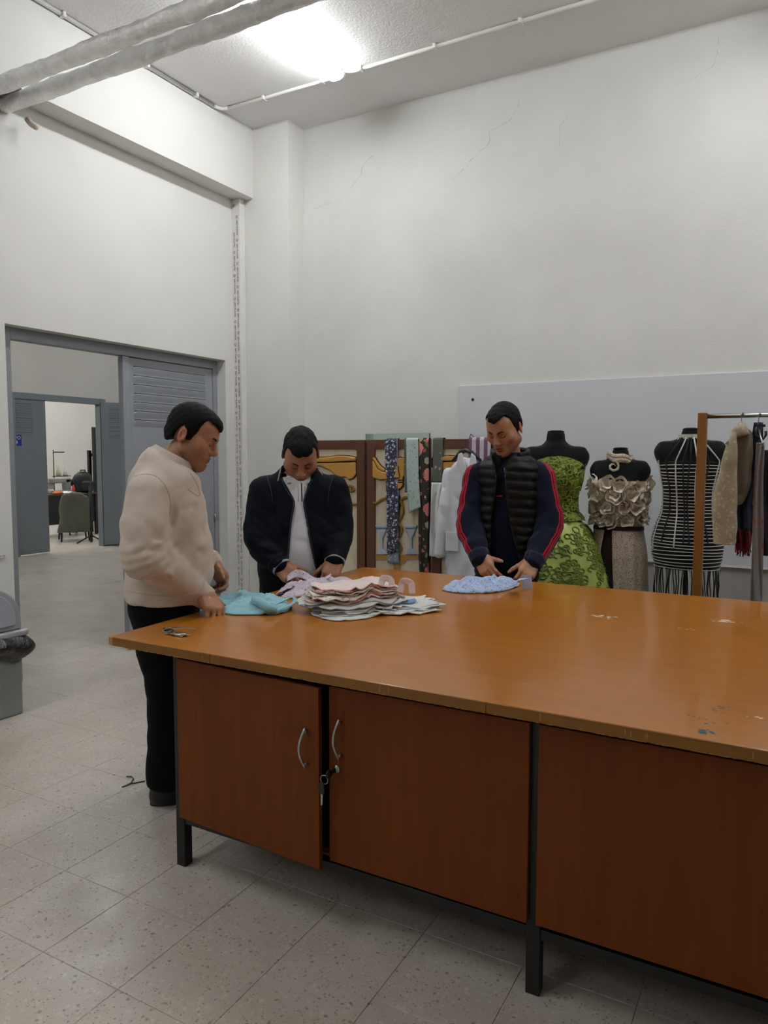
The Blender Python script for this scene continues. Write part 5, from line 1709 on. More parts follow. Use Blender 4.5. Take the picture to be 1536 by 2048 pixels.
def colored(name, V, F, C_, mat, parent=None):
    o = mk(name, V, F, mat, parent, True)
    at__ = o.data.color_attributes.new('Col', 'FLOAT_COLOR', 'POINT')
    at__.data.foreach_set('color', np.concatenate([C_, np.ones((len(C_), 1))], 1).astype(np.float32).ravel())
    return o

def arm_curve(s_, e_, w_):
    a, b = s_.lerp(e_, .78), e_.lerp(w_, .22)
    return [s_, s_.lerp(e_, .42), a, (a+b+e_*1.4)/3.4, b, e_.lerp(w_, .6), w_]
def arm_radii(r0, r1, r2): return [r0, r0*.45+r1*.55, r1*1.0, r1, r1*.96, r1*.45+r2*.55, r2]

def trousers(fr, top, hipw, hipd, cx, cy, feet, mat, rt=(.105, .085, .078), seed=4, low=0.09):
    """top z; hips centre (cx,cy); feet: two local (x,y)"""
    f = SDF((-.34, -.34, 0.04), (.34, .34, top+.03), 0.011)
    f.zloft([top-.20, top-.12, top-.05, top], [cx]*4, [cy-.02, cy-.01, cy, cy], [hipw*.9, hipw*.98, hipw*.98, hipw*.95], [hipd*.80, hipd*.94, hipd*.98, hipd*.95], 2.3)
    for i, (fx, fy) in enumerate(feet):
        sx = -1 if i == 0 else 1
        hip = (cx+sx*hipw*.48, cy, top-.22); knee = ((cx+sx*hipw*.5)*.5+fx*.5, (cy+fy)*.5-.02, 0.50); ank = (fx, fy+.01, low)
        f.cone(hip, knee, rt[0]*1.08, rt[1], .05); f.cone(knee, ank, rt[1], rt[2], .03)
    f.D = np.maximum(f.D, (low-.015-f.ax[2])[None, None, :].astype(np.float32))
    fo = ridges(seed, 24, 4, (.6, .6, 1.4))
    f.perturb(lambda X, Y, Z: 0.0035*fo(X, Y, Z)*(1+1.5*np.exp(-((Z-.14)/.07)**2)))
    V, F = f.mesh(1)
    return mk('trousers', V, F, mat, fr, True)

def shoes(fr, feet, mat, yaw=(0, 0)):
    for i, (fx, fy) in enumerate(feet):
        f = SDF((-.07, -.24, -.002), (.07, .12, .15), 0.007)
        f.ell((0, .045, .05), (.038, .045, .05), 0); f.cone((0, .05, .035), (0, -.13, .03), .04, .042, .04)
        f.ell((0, -.15, .028), (.046, .065, .03), .03); f.cone((0, .03, .06), (0, .03, .13), .042, .044, .03)
        f.D = np.maximum(f.D, (0.004-f.ax[2])[None, None, :].astype(np.float32))
        V, F = f.mesh(1)
        o = mk('shoe', V, F, mat, fr, True); o.location = (fx, fy, 0); o.rotation_euler = (0, 0, math.radians(yaw[i]))
        s_ = MB(); n_ = 20
        pr = [((.048 if math.sin(a) < 0 else .042)*math.cos(a), -.055+(.165 if math.sin(a) < 0 else .15)*math.sin(a)) for a in [2*math.pi*k/n_ for k in range(n_)]]
        s_.add([(x, y, 0) for x, y in pr]+[(x, y, .016) for x, y in pr], [tuple(range(n_-1, -1, -1)), tuple(range(n_, 2*n_))]+[(k, (k+1) % n_, (k+1) % n_+n_, k+n_) for k in range(n_)])
        s_.build('sole', M_keyblk, o)

def core_body(lo, hi, torso, arms, legs, neck, skin):
    """what the clothes cover: one surface from neck to feet"""
    f = SDF(lo, hi, 0.016)
    f.zloft(*torso, n=2.2)
    for ch, rr2 in arms: f.chain(ch, rr2, .04)
    for ch, rr2 in legs: f.chain(ch, rr2, .05)
    f.cone(neck[0], neck[1], neck[2], neck[3], .05)
    V, F = f.mesh(1)
    return V, F, np.tile(np.array(lin(skin)[:3]), (len(V), 1))
def neck_mesh(a, b, ra, rb, skin):
    a, b = Vector(a), Vector(b)
    lo = [min(a[i], b[i])-.1 for i in range(3)]; hi = [max(a[i], b[i])+.1 for i in range(3)]
    f = SDF(lo, hi, .006); f.cone(a, b, ra, rb, 0); V, F = f.mesh(1)
    return V, F, np.tile(np.array(lin(skin)[:3])*0.92, (len(V), 1))

def tubes_obj(name, items, mat, parent):
    for P, r_ in items:
        MB().tube([tuple(p) for p in P], list(r_), 7).build(name, mat, parent)

def head_parts(body, h, c):
    mk('hair', h[3], h[4], M_hair, body, True)
    tubes_obj('eyebrow', h[5], M_brow, body); tubes_obj('eyelashes', h[6], M_brow, body)

def collar_mesh(cen, R, rx, ry, h0, h1, gap, mat, parent, name='collar', flare=0.012, th=0.004, fold=None, n=40):
    """stand/fold collar: band round the neck, open at the front by gap radians"""
    cen = np.array(cen); Rm = np.array(R)
    def fn(U, W):
        a = -np.pi/2+gap/2+(2*np.pi-gap)*U
        r_ = 1.0+flare*W/rx
        z = h0+(h1-h0)*W
        P = np.stack([rx*r_*np.cos(a), ry*r_*np.sin(a), z+0*a], -1)
        if fold is not None:
            P = np.stack([rx*(1+fold(U)*W/rx)*np.cos(a), ry*(1+fold(U)*W/rx)*np.sin(a), h0+(h1-h0)*W], -1)
        P = P @ Rm.T+cen
        return P[..., 0], P[..., 1], P[..., 2]
    V, F = sheet(fn, n, 8, th)
    return mk(name, V, F, mat, parent, True)
M_shoe = simple('black_shoe_leather', (20, 20, 22), 0.35, var=0.1)

# ------------------------------------------------------------------ man in the beige sweater (profile)
SK1 = (172, 123, 92)
A = Frame(-2.43, 2.37, math.radians(135.7))
J = A.J
def col_y(px, py, d=0): return J(px, py, d).y
def row_z(py): return J(331, py).z
body_parts = []
h1 = make_head(J(384, 873), -15, 24, 0, 1.06, SK1, peak=0.012, seed=21, beard=.35)
body_parts.append((h1[0], h1[1], h1[2]))
nk0, nk1 = J(372, 890), J(330, 945)
body_parts.append(neck_mesh(nk0, nk1, .056, .066, SK1))
rows = [(896, 298, 310, .05), (904, 288, 324, .085), (914, 280, 342, .115), (926, 271, 362, .14), (940, 263, 384, .163), (958, 257, 400, .182), (1000, 251, 409, .205), (1050, 249, 417, .205), (1100, 248, 425, .21), (1140, 248, 427, .215), (1175, 248, 418, .21), (1192, 249, 408, .205), (1199, 252, 402, .2)]
zs_ = [row_z(r[0]) for r in rows]; yb = [col_y(r[1], r[0]) for r in rows]; yf_ = [col_y(r[2], r[0]) for r in rows]
tors = (zs_, [0]*len(rows), [(a+b)/2 for a, b in zip(yb, yf_)], [r[3] for r in rows], [(a-b)/2 for a, b in zip(yb, yf_)])
sh, el, wr = J(296, 990, .17), J(288, 1112, .25), J(398, 1187, .16)
shl, ell_, wrl = Vector((.195, sh.y, sh.z)), Vector((.30, sh.y+.02, el.z+.0)), J(423, 1121, -.14)
f = SDF((-.42, -.36, row_z(1203)-.02), (.42, .34, row_z(880)), 0.0085)
f.zloft(*tors, n=2.35)
f.chain([sh, sh.lerp(el, .5), el], [.088, .096, .086], .045); f.chain([el, el.lerp(wr, .45), wr], [.086, .077, .056], .03)
f.chain([shl, ell_], [.092, .080], .05); f.chain([ell_, wrl], [.080, .052], .03)
# sleeve openings and neck
f.D = np.maximum(f.D, (row_z(1198)-f.ax[2])[None, None, :].astype(np.float32))
fd = ridges(31, 21, 4, (.7, .7, 1.3)); fd2 = ridges(33, 46, 4, (.6, .6, 1.2))
def armfold(X, Y, Z):
    # creases gathering round the elbow and forearm
    d = np.sqrt((X-el.x)**2+(Y-el.y)**2+(Z-el.z)**2)
    ax_ = (wr-el).normalized()
    s_ = (X-el.x)*ax_.x+(Y-el.y)*ax_.y+(Z-el.z)*ax_.z
    return 0.0055*np.exp(-(d/.16)**2)*np.abs(np.sin(s_*42+6*X+3*np.sin(20*Z)))
f.perturb(lambda X, Y, Z: 0.0045*fd(X, Y, Z)+0.0022*fd2(X, Y, Z)-2.0*armfold(X, Y, Z))
for (a_, b_, c_, d_, dd, r_, dep) in (
    (347, 1012, 336, 1062, .215, .016, .016), (352, 1000, 372, 1030, .17, .016, .010), (340, 1058, 300, 1092, .30, .013, .014), (335, 1078, 280, 1100, .31, .013, -.010),
    (328, 1092, 268, 1118, .32, .012, .012), (330, 1100, 372, 1130, .30, .014, .010), (300, 1128, 360, 1160, .31, .014, -.010), (285, 1140, 345, 1175, .29, .013, .010),
    (262, 950, 318, 955, .25, .009, .007), (318, 955, 350, 1015, .235, .009, .008), (255, 1085, 300, 1108, .31, .014, .009), (250, 1060, 282, 1075, .30, .014, -.008),
    (366, 1040, 412, 1070, .12, .018, .009), (360, 1075, 415, 1095, .16, .018, -.008), (350, 1030, 405, 1005, .16, .016, .007), (375, 985, 404, 1010, .10, .016, -.008),
    (352, 1090, 420, 1110, .16, .018, .008), (255, 1165, 330, 1180, .22, .012, .009), (330, 1180, 400, 1186, .2, .012, .007), (250, 1172, 300, 1188, .22, .010, -.008)):
    crease(f, J(a_, b_, dd), J(c_, d_, dd), r_, dep*1.5)
f.D = np.maximum(f.D, (row_z(1198)-f.ax[2])[None, None, :].astype(np.float32))
V, F = f.mesh(1)
bodyc = core_body((-.42, -.4, 0), (.42, .35, 1.75), ([z for z in zs_[2:12]]+[.80], [0]*11, tors[2][2:12]+[tors[2][11]], [max(.02, a-.05) for a in tors[3][2:12]]+[.16], [max(.02, b-.05) for b in tors[4][2:12]]+[.12]),
    [([sh, el, wr], [.06, .05, .03]), ([shl, ell_, wrl], [.06, .05, .03])],
    [([Vector((sx*.10, .03, .85)), Vector((sx*.10, .01, .5)), Vector((sx*.10, .03, .06)), Vector((sx*.10, -.1, .04))], [.08, .055, .04, .03]) for sx in (-1, 1)],
    (nk0, nk1, .05, .06), SK1)
body_parts.append(bodyc)
# right hand flat on the cloth, fingers down to the table
fw = (J(440, 1229, .26)-J(409, 1183, .165)).normalized()
body_parts.append(make_hand(J(407, 1184, .165), fw, Vector((.45, .40, -.55)), 1, [(24, 30, 22), (28, 32, 22), (32, 34, 24), (36, 34, 24)], 1.12, SK1, thumb=(.78, .6, .25), tcurl=8, spread=1.0))
# left hand raised, half curled
fw = (J(452, 1165, -.12)-J(423, 1121, -.14)).normalized()
body_parts.append(make_hand(J(424, 1124, -.14), fw, Vector((-.5, .55, -.5)), -1, [(38, 48, 25), (42, 50, 28), (46, 52, 28), (50, 52, 28)], 1.05, SK1, thumb=(.7, .65, .4), tcurl=16))
Vb, Fb, Cb = join(body_parts)
man1 = colored('person', Vb, Fb, Cb, M_skin)
man1.location = A.g; man1.rotation_euler = (0, 0, A.rz)
M_sweat = cloth_mat('beige_pink_knit', (206, 191, 178), rough=0.9, weave=1300, fold=0.12, sheen=0.2)
mk('sweater', V, F, M_sweat, man1, True)
# hem and cuff ribs
def ring_band(name, a, b, ra, rb, mat, parent, th=.004, n=28):
    a, b = Vector(a), Vector(b); ax_ = (b-a).normalized(); e1 = ax_.orthogonal().normalized(); e2 = ax_.cross(e1)
    def fn(U, W):
        t_ = 2*np.pi*U; r_ = ra+(rb-ra)*W
        P = [a[i]+(b[i]-a[i])*W+r_*(e1[i]*np.cos(t_)+e2[i]*np.sin(t_)) for i in range(3)]
        return P[0], P[1], P[2]
    V, F = sheet(fn, n+1, 5, th)
    return mk(name, V, F, mat, parent, True)
cdir = (wr-el).normalized()
ring_band('cuff', wr-cdir*.03, wr+cdir*.045, .058, .049, M_sweat, man1)
cdl = (wrl-ell_).normalized()
ring_band('cuff', wrl-cdl*.03, wrl+cdl*.02, .054, .045, M_sweat, man1)
# wide stand collar dropping to the front, zip line
cR = Matrix.Rotation(math.radians(29), 3, 'X')
ck = J(342, 921)
collar_mesh(ck, cR, .100, .118, -.030, .030, .16, M_sweat, man1, flare=-.026, th=.009)
M_seam = simple('sweater_seam_dark', (186, 167, 157), 0.85)
surf_line(A, V, F, [(268, 953), (290, 948), (312, 953), (328, 968), (338, 990), (341, 1012), (340, 1030)], 'seam', M_seam, man1, .0018)
surf_line(A, V, F, [(380, 946), (388, 958), (395, 972), (399, 985), (397, 992), (386, 986), (376, 978)], 'placket_edge', M_seam, man1, .0022)
surf_line(A, V, F, [(252, 1180), (290, 1188), (330, 1191), (370, 1190), (400, 1186)], 'hem_seam', M_seam, man1, .0018)
M_pants = cloth_mat('black_navy_denim', (11, 12, 16), rough=0.85, sheen=0.02)
ft = [(-.125, J(345, 1600).y), (.10, J(345, 1600).y-.02)]
cyh = (col_y(252, 1205)+col_y(400, 1205))/2
trousers(man1, row_z(1192), .195, (col_y(250, 1210)-col_y(402, 1210))/2*.97, 0, cyh, [(ft[0][0], ft[0][1]), (ft[1][0], ft[1][1])], M_pants, (.106, .104, .098), 41)
shoes(man1, ft, M_shoe, (4, -4))
head_parts(man1, h1, None)
tag(man1, 'person in a beige sweater and dark trousers handling turquoise cloth', 'person')

# ------------------------------------------------------------------ man in the navy jacket over a white shirt
SK2 = (166, 116, 88)
B = Frame(-2.56, 3.56, math.radians(35.7)); J = B.J
def rz_(py): return J(600, py).z
def hx_(px, py): return J(px, py).x
body_parts = []
h2 = make_head(J(601, 911, .07), 2, 41, 0, 1.20, SK2, peak=-0.002, chub=.004, seed=5, beard=.25, nose=1.05, temple=.002)
body_parts.append((h2[0], h2[1], h2[2]))
nk0, nk1 = J(600, 925, .02), J(600, 962, -.02)
body_parts.append(neck_mesh(nk0, nk1, .062, .072, SK2))
rows = [(928, .085, .085, .01), (942, .130, .105, .005), (960, .180, .125, 0), (1000, .215, .15, -.005), (1050, .23, .175, -.015), (1100, .24, .19, -.02), (1150, .24, .185, -.02), (1192, .235, .165, -.01)]
zs_ = [rz_(r[0]) for r in rows]
xc = J(598, 1050).x
tors = (zs_, [xc]*8, [r[3] for r in rows], [r[1] for r in rows], [r[2] for r in rows])
# image left = his right (-x)
shR, elR, wrR = J(529, 984, .0), J(515, 1078, .06), J(560, 1130, .20)
shL, elL, wrL = J(667, 982, .0), J(677, 1068, .06), J(670, 1118, .22)
# white shirt
f = SDF((-.34, -.30, rz_(1200)-.02), (.34, .22, rz_(915)), 0.0085)
f.zloft([rz_(950)]+zs_[2:], [xc]*7, [r[3]-.004 for r in rows[1:]], [.075]+[max(.04, r[1]-.03) for r in rows[2:]], [.085]+[max(.04, r[2]-.018) for r in rows[2:]], 2.2)
fw_ = ridges(52, 16, 3, (1, .5, 1))
f.perturb(lambda X, Y, Z: 0.003*fw_(X, Y, Z)*np.clip((1.35-Z)/.2, 0.2, 1))
VS, FS = f.mesh(1)
# jacket
f = SDF((-.46, -.36, rz_(1196)-.02), (.46, .26, rz_(900)), 0.0085)
f.zloft(*tors, n=2.4)
f.chain(arm_curve(shR, elR, wrR), arm_radii(.098, .090, .060), .05)
f.chain(arm_curve(shL, elL, wrL), arm_radii(.098, .090, .060), .05)
fd = ridges(61, 20, 4, (.8, .8, 1.0)); fd2 = ridges(63, 44, 4)
f.perturb(lambda X, Y, Z: 0.0060*fd(X, Y, Z)+0.0030*fd2(X, Y, Z))
for (a_, b_, c_, d_, dd, r_, dep) in (
    (500, 1070, 545, 1085, .17, .014, .014), (500, 1090, 550, 1095, .19, .013, -.012), (508, 1105, 555, 1108, .21, .012, .012), (695, 1055, 655, 1075, .17, .014, .013),
    (698, 1080, 655, 1092, .19, .013, -.011), (540, 990, 552, 1060, .14, .016, .010), (655, 985, 645, 1055, .14, .016, .010), (550, 1010, 575, 1070, .2, .018, -.010), (640, 1010, 622, 1080, .2, .018, -.010),
    (560, 1080, 540, 1150, .22, .018, .008), (640, 1090, 655, 1140, .2, .018, .010), (500, 1010, 520, 1050, .12, .016, .010), (690, 1005, 672, 1050, .12, .016, .010)):
    crease(f, J(a_, b_, dd), J(c_, d_, dd), r_, dep)
# opening at the front
op_z = [rz_(y) for y in (1200, 1141, 1100, 1040, 1003, 980, 957, 930, 905)]
op_a = [hx_(x, 1000) for x in (571, 574, 578, 584, 590, 580, 567, 558, 552)]; op_b = [hx_(x, 1000) for x in (636, 630, 622, 611, 606, 612, 620, 640, 652)]
def opening(X, Y, Z):
    q = Z.ravel(); a = smooth_interp(op_z[::-1] if op_z[0] > op_z[-1] else op_z, op_a, q).reshape(Z.shape); b = smooth_interp(op_z, op_b, q).reshape(Z.shape)
    return np.maximum(np.maximum(a-X, X-b), Y+.02)
f.op(opening, (-.2, -.36, op_z[0]-.03), (.2, .02, op_z[-1]+.05), .012, 'sub')
f.D = np.maximum(f.D, (rz_(1192)-f.ax[2])[None, None, :].astype(np.float32))
VJ, FJ = f.mesh(1)
bodyc = core_body((-.42, -.4, 0), (.42, .3, 1.7), (zs_+[.80], tors[1]+[xc], tors[2]+[0], [max(.04, a-.05) for a in tors[3]]+[.17], [max(.04, b-.05) for b in tors[4]]+[.12]),
    [([shR, elR, wrR], [.06, .05, .03]), ([shL, elL, wrL], [.06, .05, .03])],
    [([Vector((xc+sx*.11, .0, .85)), Vector((xc+sx*.12, .0, .5)), Vector((xc+sx*.13, .03, .06)), Vector((xc+sx*.13, -.1, .04))], [.08, .055, .04, .03]) for sx in (-1, 1)],
    (nk0, nk1, .055, .065), SK2)
body_parts.append(bodyc)
fwR = (J(588, 1158, .30)-J(564, 1132, .20)).normalized()
body_parts.append(make_hand(J(563, 1132, .205), fwR, Vector((.45, .45, -.6)), 1, [(34, 40, 22), (40, 44, 24), (46, 46, 24), (50, 46, 24)], 1.14, SK2, thumb=(.55, .8, .35), tcurl=8, spread=.4))
fwL = (J(655, 1158, .31)-J(670, 1120, .22)).normalized()
body_parts.append(make_hand(J(671, 1121, .23), fwL, Vector((-.15, .65, -.6)), -1, [(40, 52, 30), (44, 55, 30), (48, 55, 30), (50, 52, 30)], 1.12, SK2, thumb=(.6, .7, .5), tcurl=12))
Vb, Fb, Cb = join(body_parts)
man2 = colored('person', Vb, Fb, Cb, M_skin)
man2.location = B.g; man2.rotation_euler = (0, 0, B.rz)
M_shirt = cloth_mat('white_pique', (214, 214, 218), weave=1200)
mk('shirt', VS, FS, M_shirt, man2, True)
M_jnavy = cloth_mat('navy_shell', (11, 15, 23), rough=0.65, sheen=0.02)
mk('jacket', VJ, FJ, M_jnavy, man2, True)
M_jseam = simple('jacket_seam', (34, 40, 52), 0.6)
surf_line(B, VJ, FJ, [(563, 958), (574, 982), (587, 1004), (582, 1040), (576, 1100), (571, 1140)], 'front_edge', M_jseam, man2, .003)
surf_line(B, VJ, FJ, [(624, 958), (614, 984), (609, 1004), (614, 1040), (625, 1100), (633, 1140)], 'front_edge', M_jseam, man2, .003)
surf_line(B, VJ, FJ, [(531, 945), (541, 975), (545, 1005)], 'seam', M_jseam, man2, .002)
surf_line(B, VJ, FJ, [(670, 942), (660, 972), (655, 1005)], 'seam', M_jseam, man2, .002)
M_gtrim = cloth_mat('grey_trim', (150, 152, 158))
for (e_, w_) in ((elR, wrR), (elL, wrL)):
    d_ = (w_-e_).normalized()
    ring_band('cuff', w_-d_*.03, w_+d_*.022, .064, .054, M_jnavy, man2)
    ring_band('cuff_trim', w_+d_*.016, w_+d_*.030, .0575, .056, M_gtrim, man2)
# shirt collar and jacket collar with grey trim
nR = Matrix.Rotation(math.radians(14), 3, 'X')
collar_mesh(J(600, 955, .0), Matrix.Rotation(math.radians(24), 3, 'X'), .084, .090, -.036, -.004, .7, M_shirt, man2, 'shirt_collar', flare=-.004, th=.005)
for sx in (-1, 1):
    base = J(598+sx*16, 962, .0); 
    pts = [J(598+sx*28, 952, .10), J(598+sx*23, 958, .115), J(598+sx*17, 965, .125), J(598+sx*24, 966, .12)]
    V_ = [tuple(p) for p in pts]+[tuple(p+Vector((0, .008, 0))) for p in pts]
    mk('collar_wing', V_, [(0, 1, 2, 3), (7, 6, 5, 4), (0, 4, 5, 1), (1, 5, 6, 2), (2, 6, 7, 3), (3, 7, 4, 0)], M_shirt, man2)
collar_mesh(J(599, 950, -.015), nR, .112, .108, -.03, .030, 1.5, M_jnavy, man2, 'jacket_collar', flare=.004, th=.008)
for sx, pp in ((-1, ((562, 935), (559, 948), (556, 962))), (1, ((632, 932), (638, 941), (645, 950)))):
    surf_line(B, VJ, FJ, pp, 'collar_trim', M_gtrim, man2, .0042)
# zip of the shirt and its side lines
zl = [(603, 972), (603.5, 990), (604, 1003)]
def on_shirt(px, py): 
    p = J(px, py, 0); z = p.z
    yy = float(smooth_interp(zs_, [r[3]-.004-max(.04, r[2]-.018) for r in rows], np.array([z]))[0])
    # keep the image direction while moving to the shirt surface
    return J(px, py, -yy+.004)
surf_line(B, VS, FS, [(603, 966), (603.5, 985), (604, 1003)], 'zip', M_keyblk, man2, .0034)
for dx in (-7, 6):
    surf_line(B, VS, FS, [(a_+dx, b_) for a_, b_ in zl], 'piping', M_keyblk, man2, .0011)
ft2 = [(xc-.13, .02), (xc+.13, .02)]
trousers(man2, rz_(1180), .215, .15, xc, 0, ft2, cloth_mat('black_trousers', (16, 16, 19)), (.115, .095, .085), 42)
shoes(man2, ft2, M_shoe, (8, -8))
head_parts(man2, h2, None)
# wedding ring
tag(man2, 'person in a navy jacket over a white zip shirt', 'person')

# ------------------------------------------------------------------ man in the padded vest and red-striped jacket
SK3 = (174, 125, 95)
C3 = Frame(-1.46, 4.12, math.radians(19.5)); J = C3.J
def rz_(py): return J(1010, py).z
def hx_(px, py): return J(px, py).x
body_parts = []
h3 = make_head(J(1009, 858, .05), -28, 29, 0, 1.10, SK3, chub=.004, hair_adj=.010, peak=0.004, seed=8, beard=.35, temple=.010)
body_parts.append((h3[0], h3[1], h3[2]))
nk0, nk1 = J(1018, 880, .0), J(1020, 925, -.03)
body_parts.append(neck_mesh(nk0, nk1, .056, .066, SK3))
rows = [(905, .09, .08, .015), (918, .15, .10, .01), (938, .19, .115, .005), (980, .195, .13, 0), (1040, .185, .13, 0), (1100, .185, .13, 0), (1150, .19, .13, 0), (1185, .185, .125, 0)]
zs_ = [rz_(r[0]) for r in rows]
cxs = [J(px, 1000).x for px in (1018, 1018, 1017, 1016, 1016, 1016, 1016, 1016)]
shR, elR, wrR = J(956, 958, .0), J(939, 1050, .05), J(960, 1117, .22)
shL, elL, wrL = J(1081, 958, .0), J(1100, 1050, .04), J(1066, 1124, .22)
arms = ((shR, elR, wrR), (shL, elL, wrL))
f = SDF((-.45, -.34, rz_(1190)-.02), (.45, .25, rz_(885)), 0.0085)
f.zloft(zs_, cxs, [r[3] for r in rows], [max(.05, r[1]-.012) for r in rows], [max(.05, r[2]-.022) for r in rows], 2.3)
for s_, e_, w_ in arms:
    f.chain(arm_curve(s_, e_, w_), arm_radii(.088, .080, .058), .045)
fd = ridges(71, 21, 4, (.8, .8, 1.1)); fd2 = ridges(73, 48, 4)
f.perturb(lambda X, Y, Z: 0.0045*fd(X, Y, Z)+0.0024*fd2(X, Y, Z))
for (a_, b_, c_, d_, dd, r_, dep) in ((925, 1055, 960, 1065, .14, .013, .012), (928, 1075, 960, 1078, .16, .012, -.010), (935, 1092, 968, 1092, .18, .011, .010), (1112, 1050, 1078, 1068, .13, .013, .012),
    (1108, 1075, 1075, 1088, .15, .012, -.010), (1098, 1095, 1068, 1102, .17, .011, .010), (930, 1000, 952, 1040, .09, .014, .009), (1105, 1000, 1085, 1045, .09, .014, .009)):
    crease(f, J(a_, b_, dd), J(c_, d_, dd), r_, dep)
f.D = np.maximum(f.D, (rz_(1182)-f.ax[2])[None, None, :].astype(np.float32))
VT, FT = f.mesh(1)
# padded vest
f = SDF((-.30, -.26, rz_(1180)-.02), (.30, .24, rz_(868)), 0.0075)
vz = [rz_(y) for y in (908, 922, 940, 985, 1040, 1100, 1130, 1160)]
f.zloft(vz, [J(px, 1000).x for px in (1018, 1017, 1016, 1016, 1015, 1015, 1015, 1015)], [.012, .008, 0, 0, 0, 0, 0, 0], [.10, .155, .182, .178, .180, .186, .186, .18], [.095, .125, .142, .155, .155, .155, .155, .15], 2.5)
for sx, s_ in ((-1, shR), (1, shL)):
    f.ell((s_.x+sx*.055, s_.y, s_.z-.05), (.075, .11, .17), .02, 'sub')
P0 = rz_(905)
f.perturb(lambda X, Y, Z: -0.009*np.abs(np.sin(np.pi*(Z-P0+0.10*np.abs(X)*0+.012*np.sin(6*X))/.052))**0.7+.004+0.0018*folds(81, 70, 4)(X, Y, Z))
vo_z = [rz_(y) for y in (1180, 1110, 1061, 1026, 998, 956, 930, 905, 890)]
vo_a = [hx_(x, 1000) for x in (982, 983, 985, 986, 990, 993, 990, 982, 975)]; vo_b = [hx_(x, 1000) for x in (1052, 1037, 1023, 1018, 1013, 1008, 1010, 1022, 1030)]
def vopen(X, Y, Z):
    q = Z.ravel(); a = smooth_interp(vo_z, vo_a, q).reshape(Z.shape); b = smooth_interp(vo_z, vo_b, q).reshape(Z.shape)
    return np.maximum(np.maximum(a-X, X-b), Y+.02)
f.op(vopen, (-.2, -.28, vo_z[0]-.03), (.2, .02, vo_z[-1]+.05), .014, 'sub')
f.D = np.maximum(f.D, (rz_(1160)-f.ax[2])[None, None, :].astype(np.float32))
VV, FV = f.mesh(1)
bodyc = core_body((-.42, -.4, 0), (.42, .3, 1.75), (zs_+[.80], cxs+[cxs[-1]], [r[3] for r in rows]+[0], [max(.04, r[1]-.05) for r in rows]+[.15], [max(.04, r[2]-.045) for r in rows]+[.1]),
    [([s_, e_, w_], [.055, .045, .03]) for s_, e_, w_ in arms],
    [([Vector((cxs[-1]+sx*.10, .0, .88)), Vector((cxs[-1]+sx*.11, .0, .5)), Vector((cxs[-1]+sx*.12, .03, .06)), Vector((cxs[-1]+sx*.12, -.1, .04))], [.075, .05, .038, .03]) for sx in (-1, 1)],
    (nk0, nk1, .05, .06), SK3)
body_parts.append(bodyc)
fwR = (J(980, 1150, .33)-J(963, 1119, .22)).normalized()
body_parts.append(make_hand(J(963, 1118, .222), fwR, Vector((.55, .45, -.45)), 1, [(26, 34, 20), (34, 38, 22), (38, 40, 22), (42, 40, 22)], 1.08, SK3, thumb=(.62, .78, .1), tcurl=4, spread=.4))
fwL = (J(1048, 1158, .33)-J(1063, 1125, .22)).normalized()
body_parts.append(make_hand(J(1063, 1125, .222), fwL, Vector((-.35, .6, -.5)), -1, [(42, 50, 28), (46, 54, 30), (50, 54, 30), (52, 52, 30)], 1.1, SK3, thumb=(.6, .75, .45), tcurl=12))
Vb, Fb, Cb = join(body_parts)
man3 = colored('person', Vb, Fb, Cb, M_skin)
man3.location = C3.g; man3.rotation_euler = (0, 0, C3.rz)
# navy track top with three red stripes down each sleeve
t = new_mat('navy_track_knit', 0.75, 0, 0.25); v = t.coords('Object')
a1 = t.n.new('ShaderNodeAttribute'); a1.attribute_name = 'stripe'
a2 = t.n.new('ShaderNodeAttribute'); a2.attribute_name = 'sleeve'
S_ = t.math('ABSOLUTE', a1.outputs['Fac'])
mid = t.math('LESS_THAN', S_, 0.0052)
side = t.math('LESS_THAN', t.math('ABSOLUTE', t.math('SUBTRACT', S_, 0.0185)), 0.0052)
mask = t.math('MULTIPLY', t.math('ADD', mid, side), t.math('GREATER_THAN', a2.outputs['Fac'], 0.5))
basec = t.ramp(t.noise(v, 9, 3), [(0.3, lin((14, 19, 36))), (0.7, lin((20, 26, 46)))])
t.color(t.mix(mask, basec, lin((190, 24, 44))))
t.bump(t.noise(v, 1000, 1), 0.2, 0.003); t.b.inputs['Sheen Weight'].default_value = 0.1
ot = mk('track_top', VT, FT, MATS['navy_track_knit'], man3, True)
sv = np.zeros(len(VT)); sm2 = np.zeros(len(VT)); best = np.full(len(VT), 9.0)
for sx, (s_, e_, w_) in ((-1, arms[0]), (1, arms[1])):
    cv = arm_curve(s_, e_, w_)
    for a, b in zip(cv[:-1], cv[1:]):
        a_, b_ = np.array(a), np.array(b); ba = b_-a_; L2 = ba@ba
        tt = np.clip(((VT-a_)@ba)/L2, 0, 1); q = VT-(a_+tt[:, None]*ba); dist = np.linalg.norm(q, axis=1)
        ax_ = ba/np.linalg.norm(ba)
        ref = np.array([sx*.80, -.60, 0.0]); ref -= ax_*(ref@ax_); ref /= np.linalg.norm(ref); bin_ = np.cross(ax_, ref)
        ang = np.arctan2(q@bin_, q@ref); s1 = ang*dist
        m_ = dist < best
        sv[m_] = s1[m_]; best[m_] = dist[m_]
        ok = (np.sign(VT[:, 0]-cxs[3]) == sx) & (dist < .12) & ~((b is cv[-1]) & (tt > .6))
        sm2[m_ & ok] = 1.0
for nm, arr in (('stripe', sv), ('sleeve', sm2)):
    at__ = ot.data.attributes.new(nm, 'FLOAT', 'POINT'); at__.data.foreach_set('value', arr.astype(np.float32))
M_vest = simple('black_padded_nylon', (8, 9, 10), 0.5, var=0.1, vscale=12, bump=0.3, bscale=40, bdist=0.008)
mk('vest', VV, FV, M_vest, man3, True)
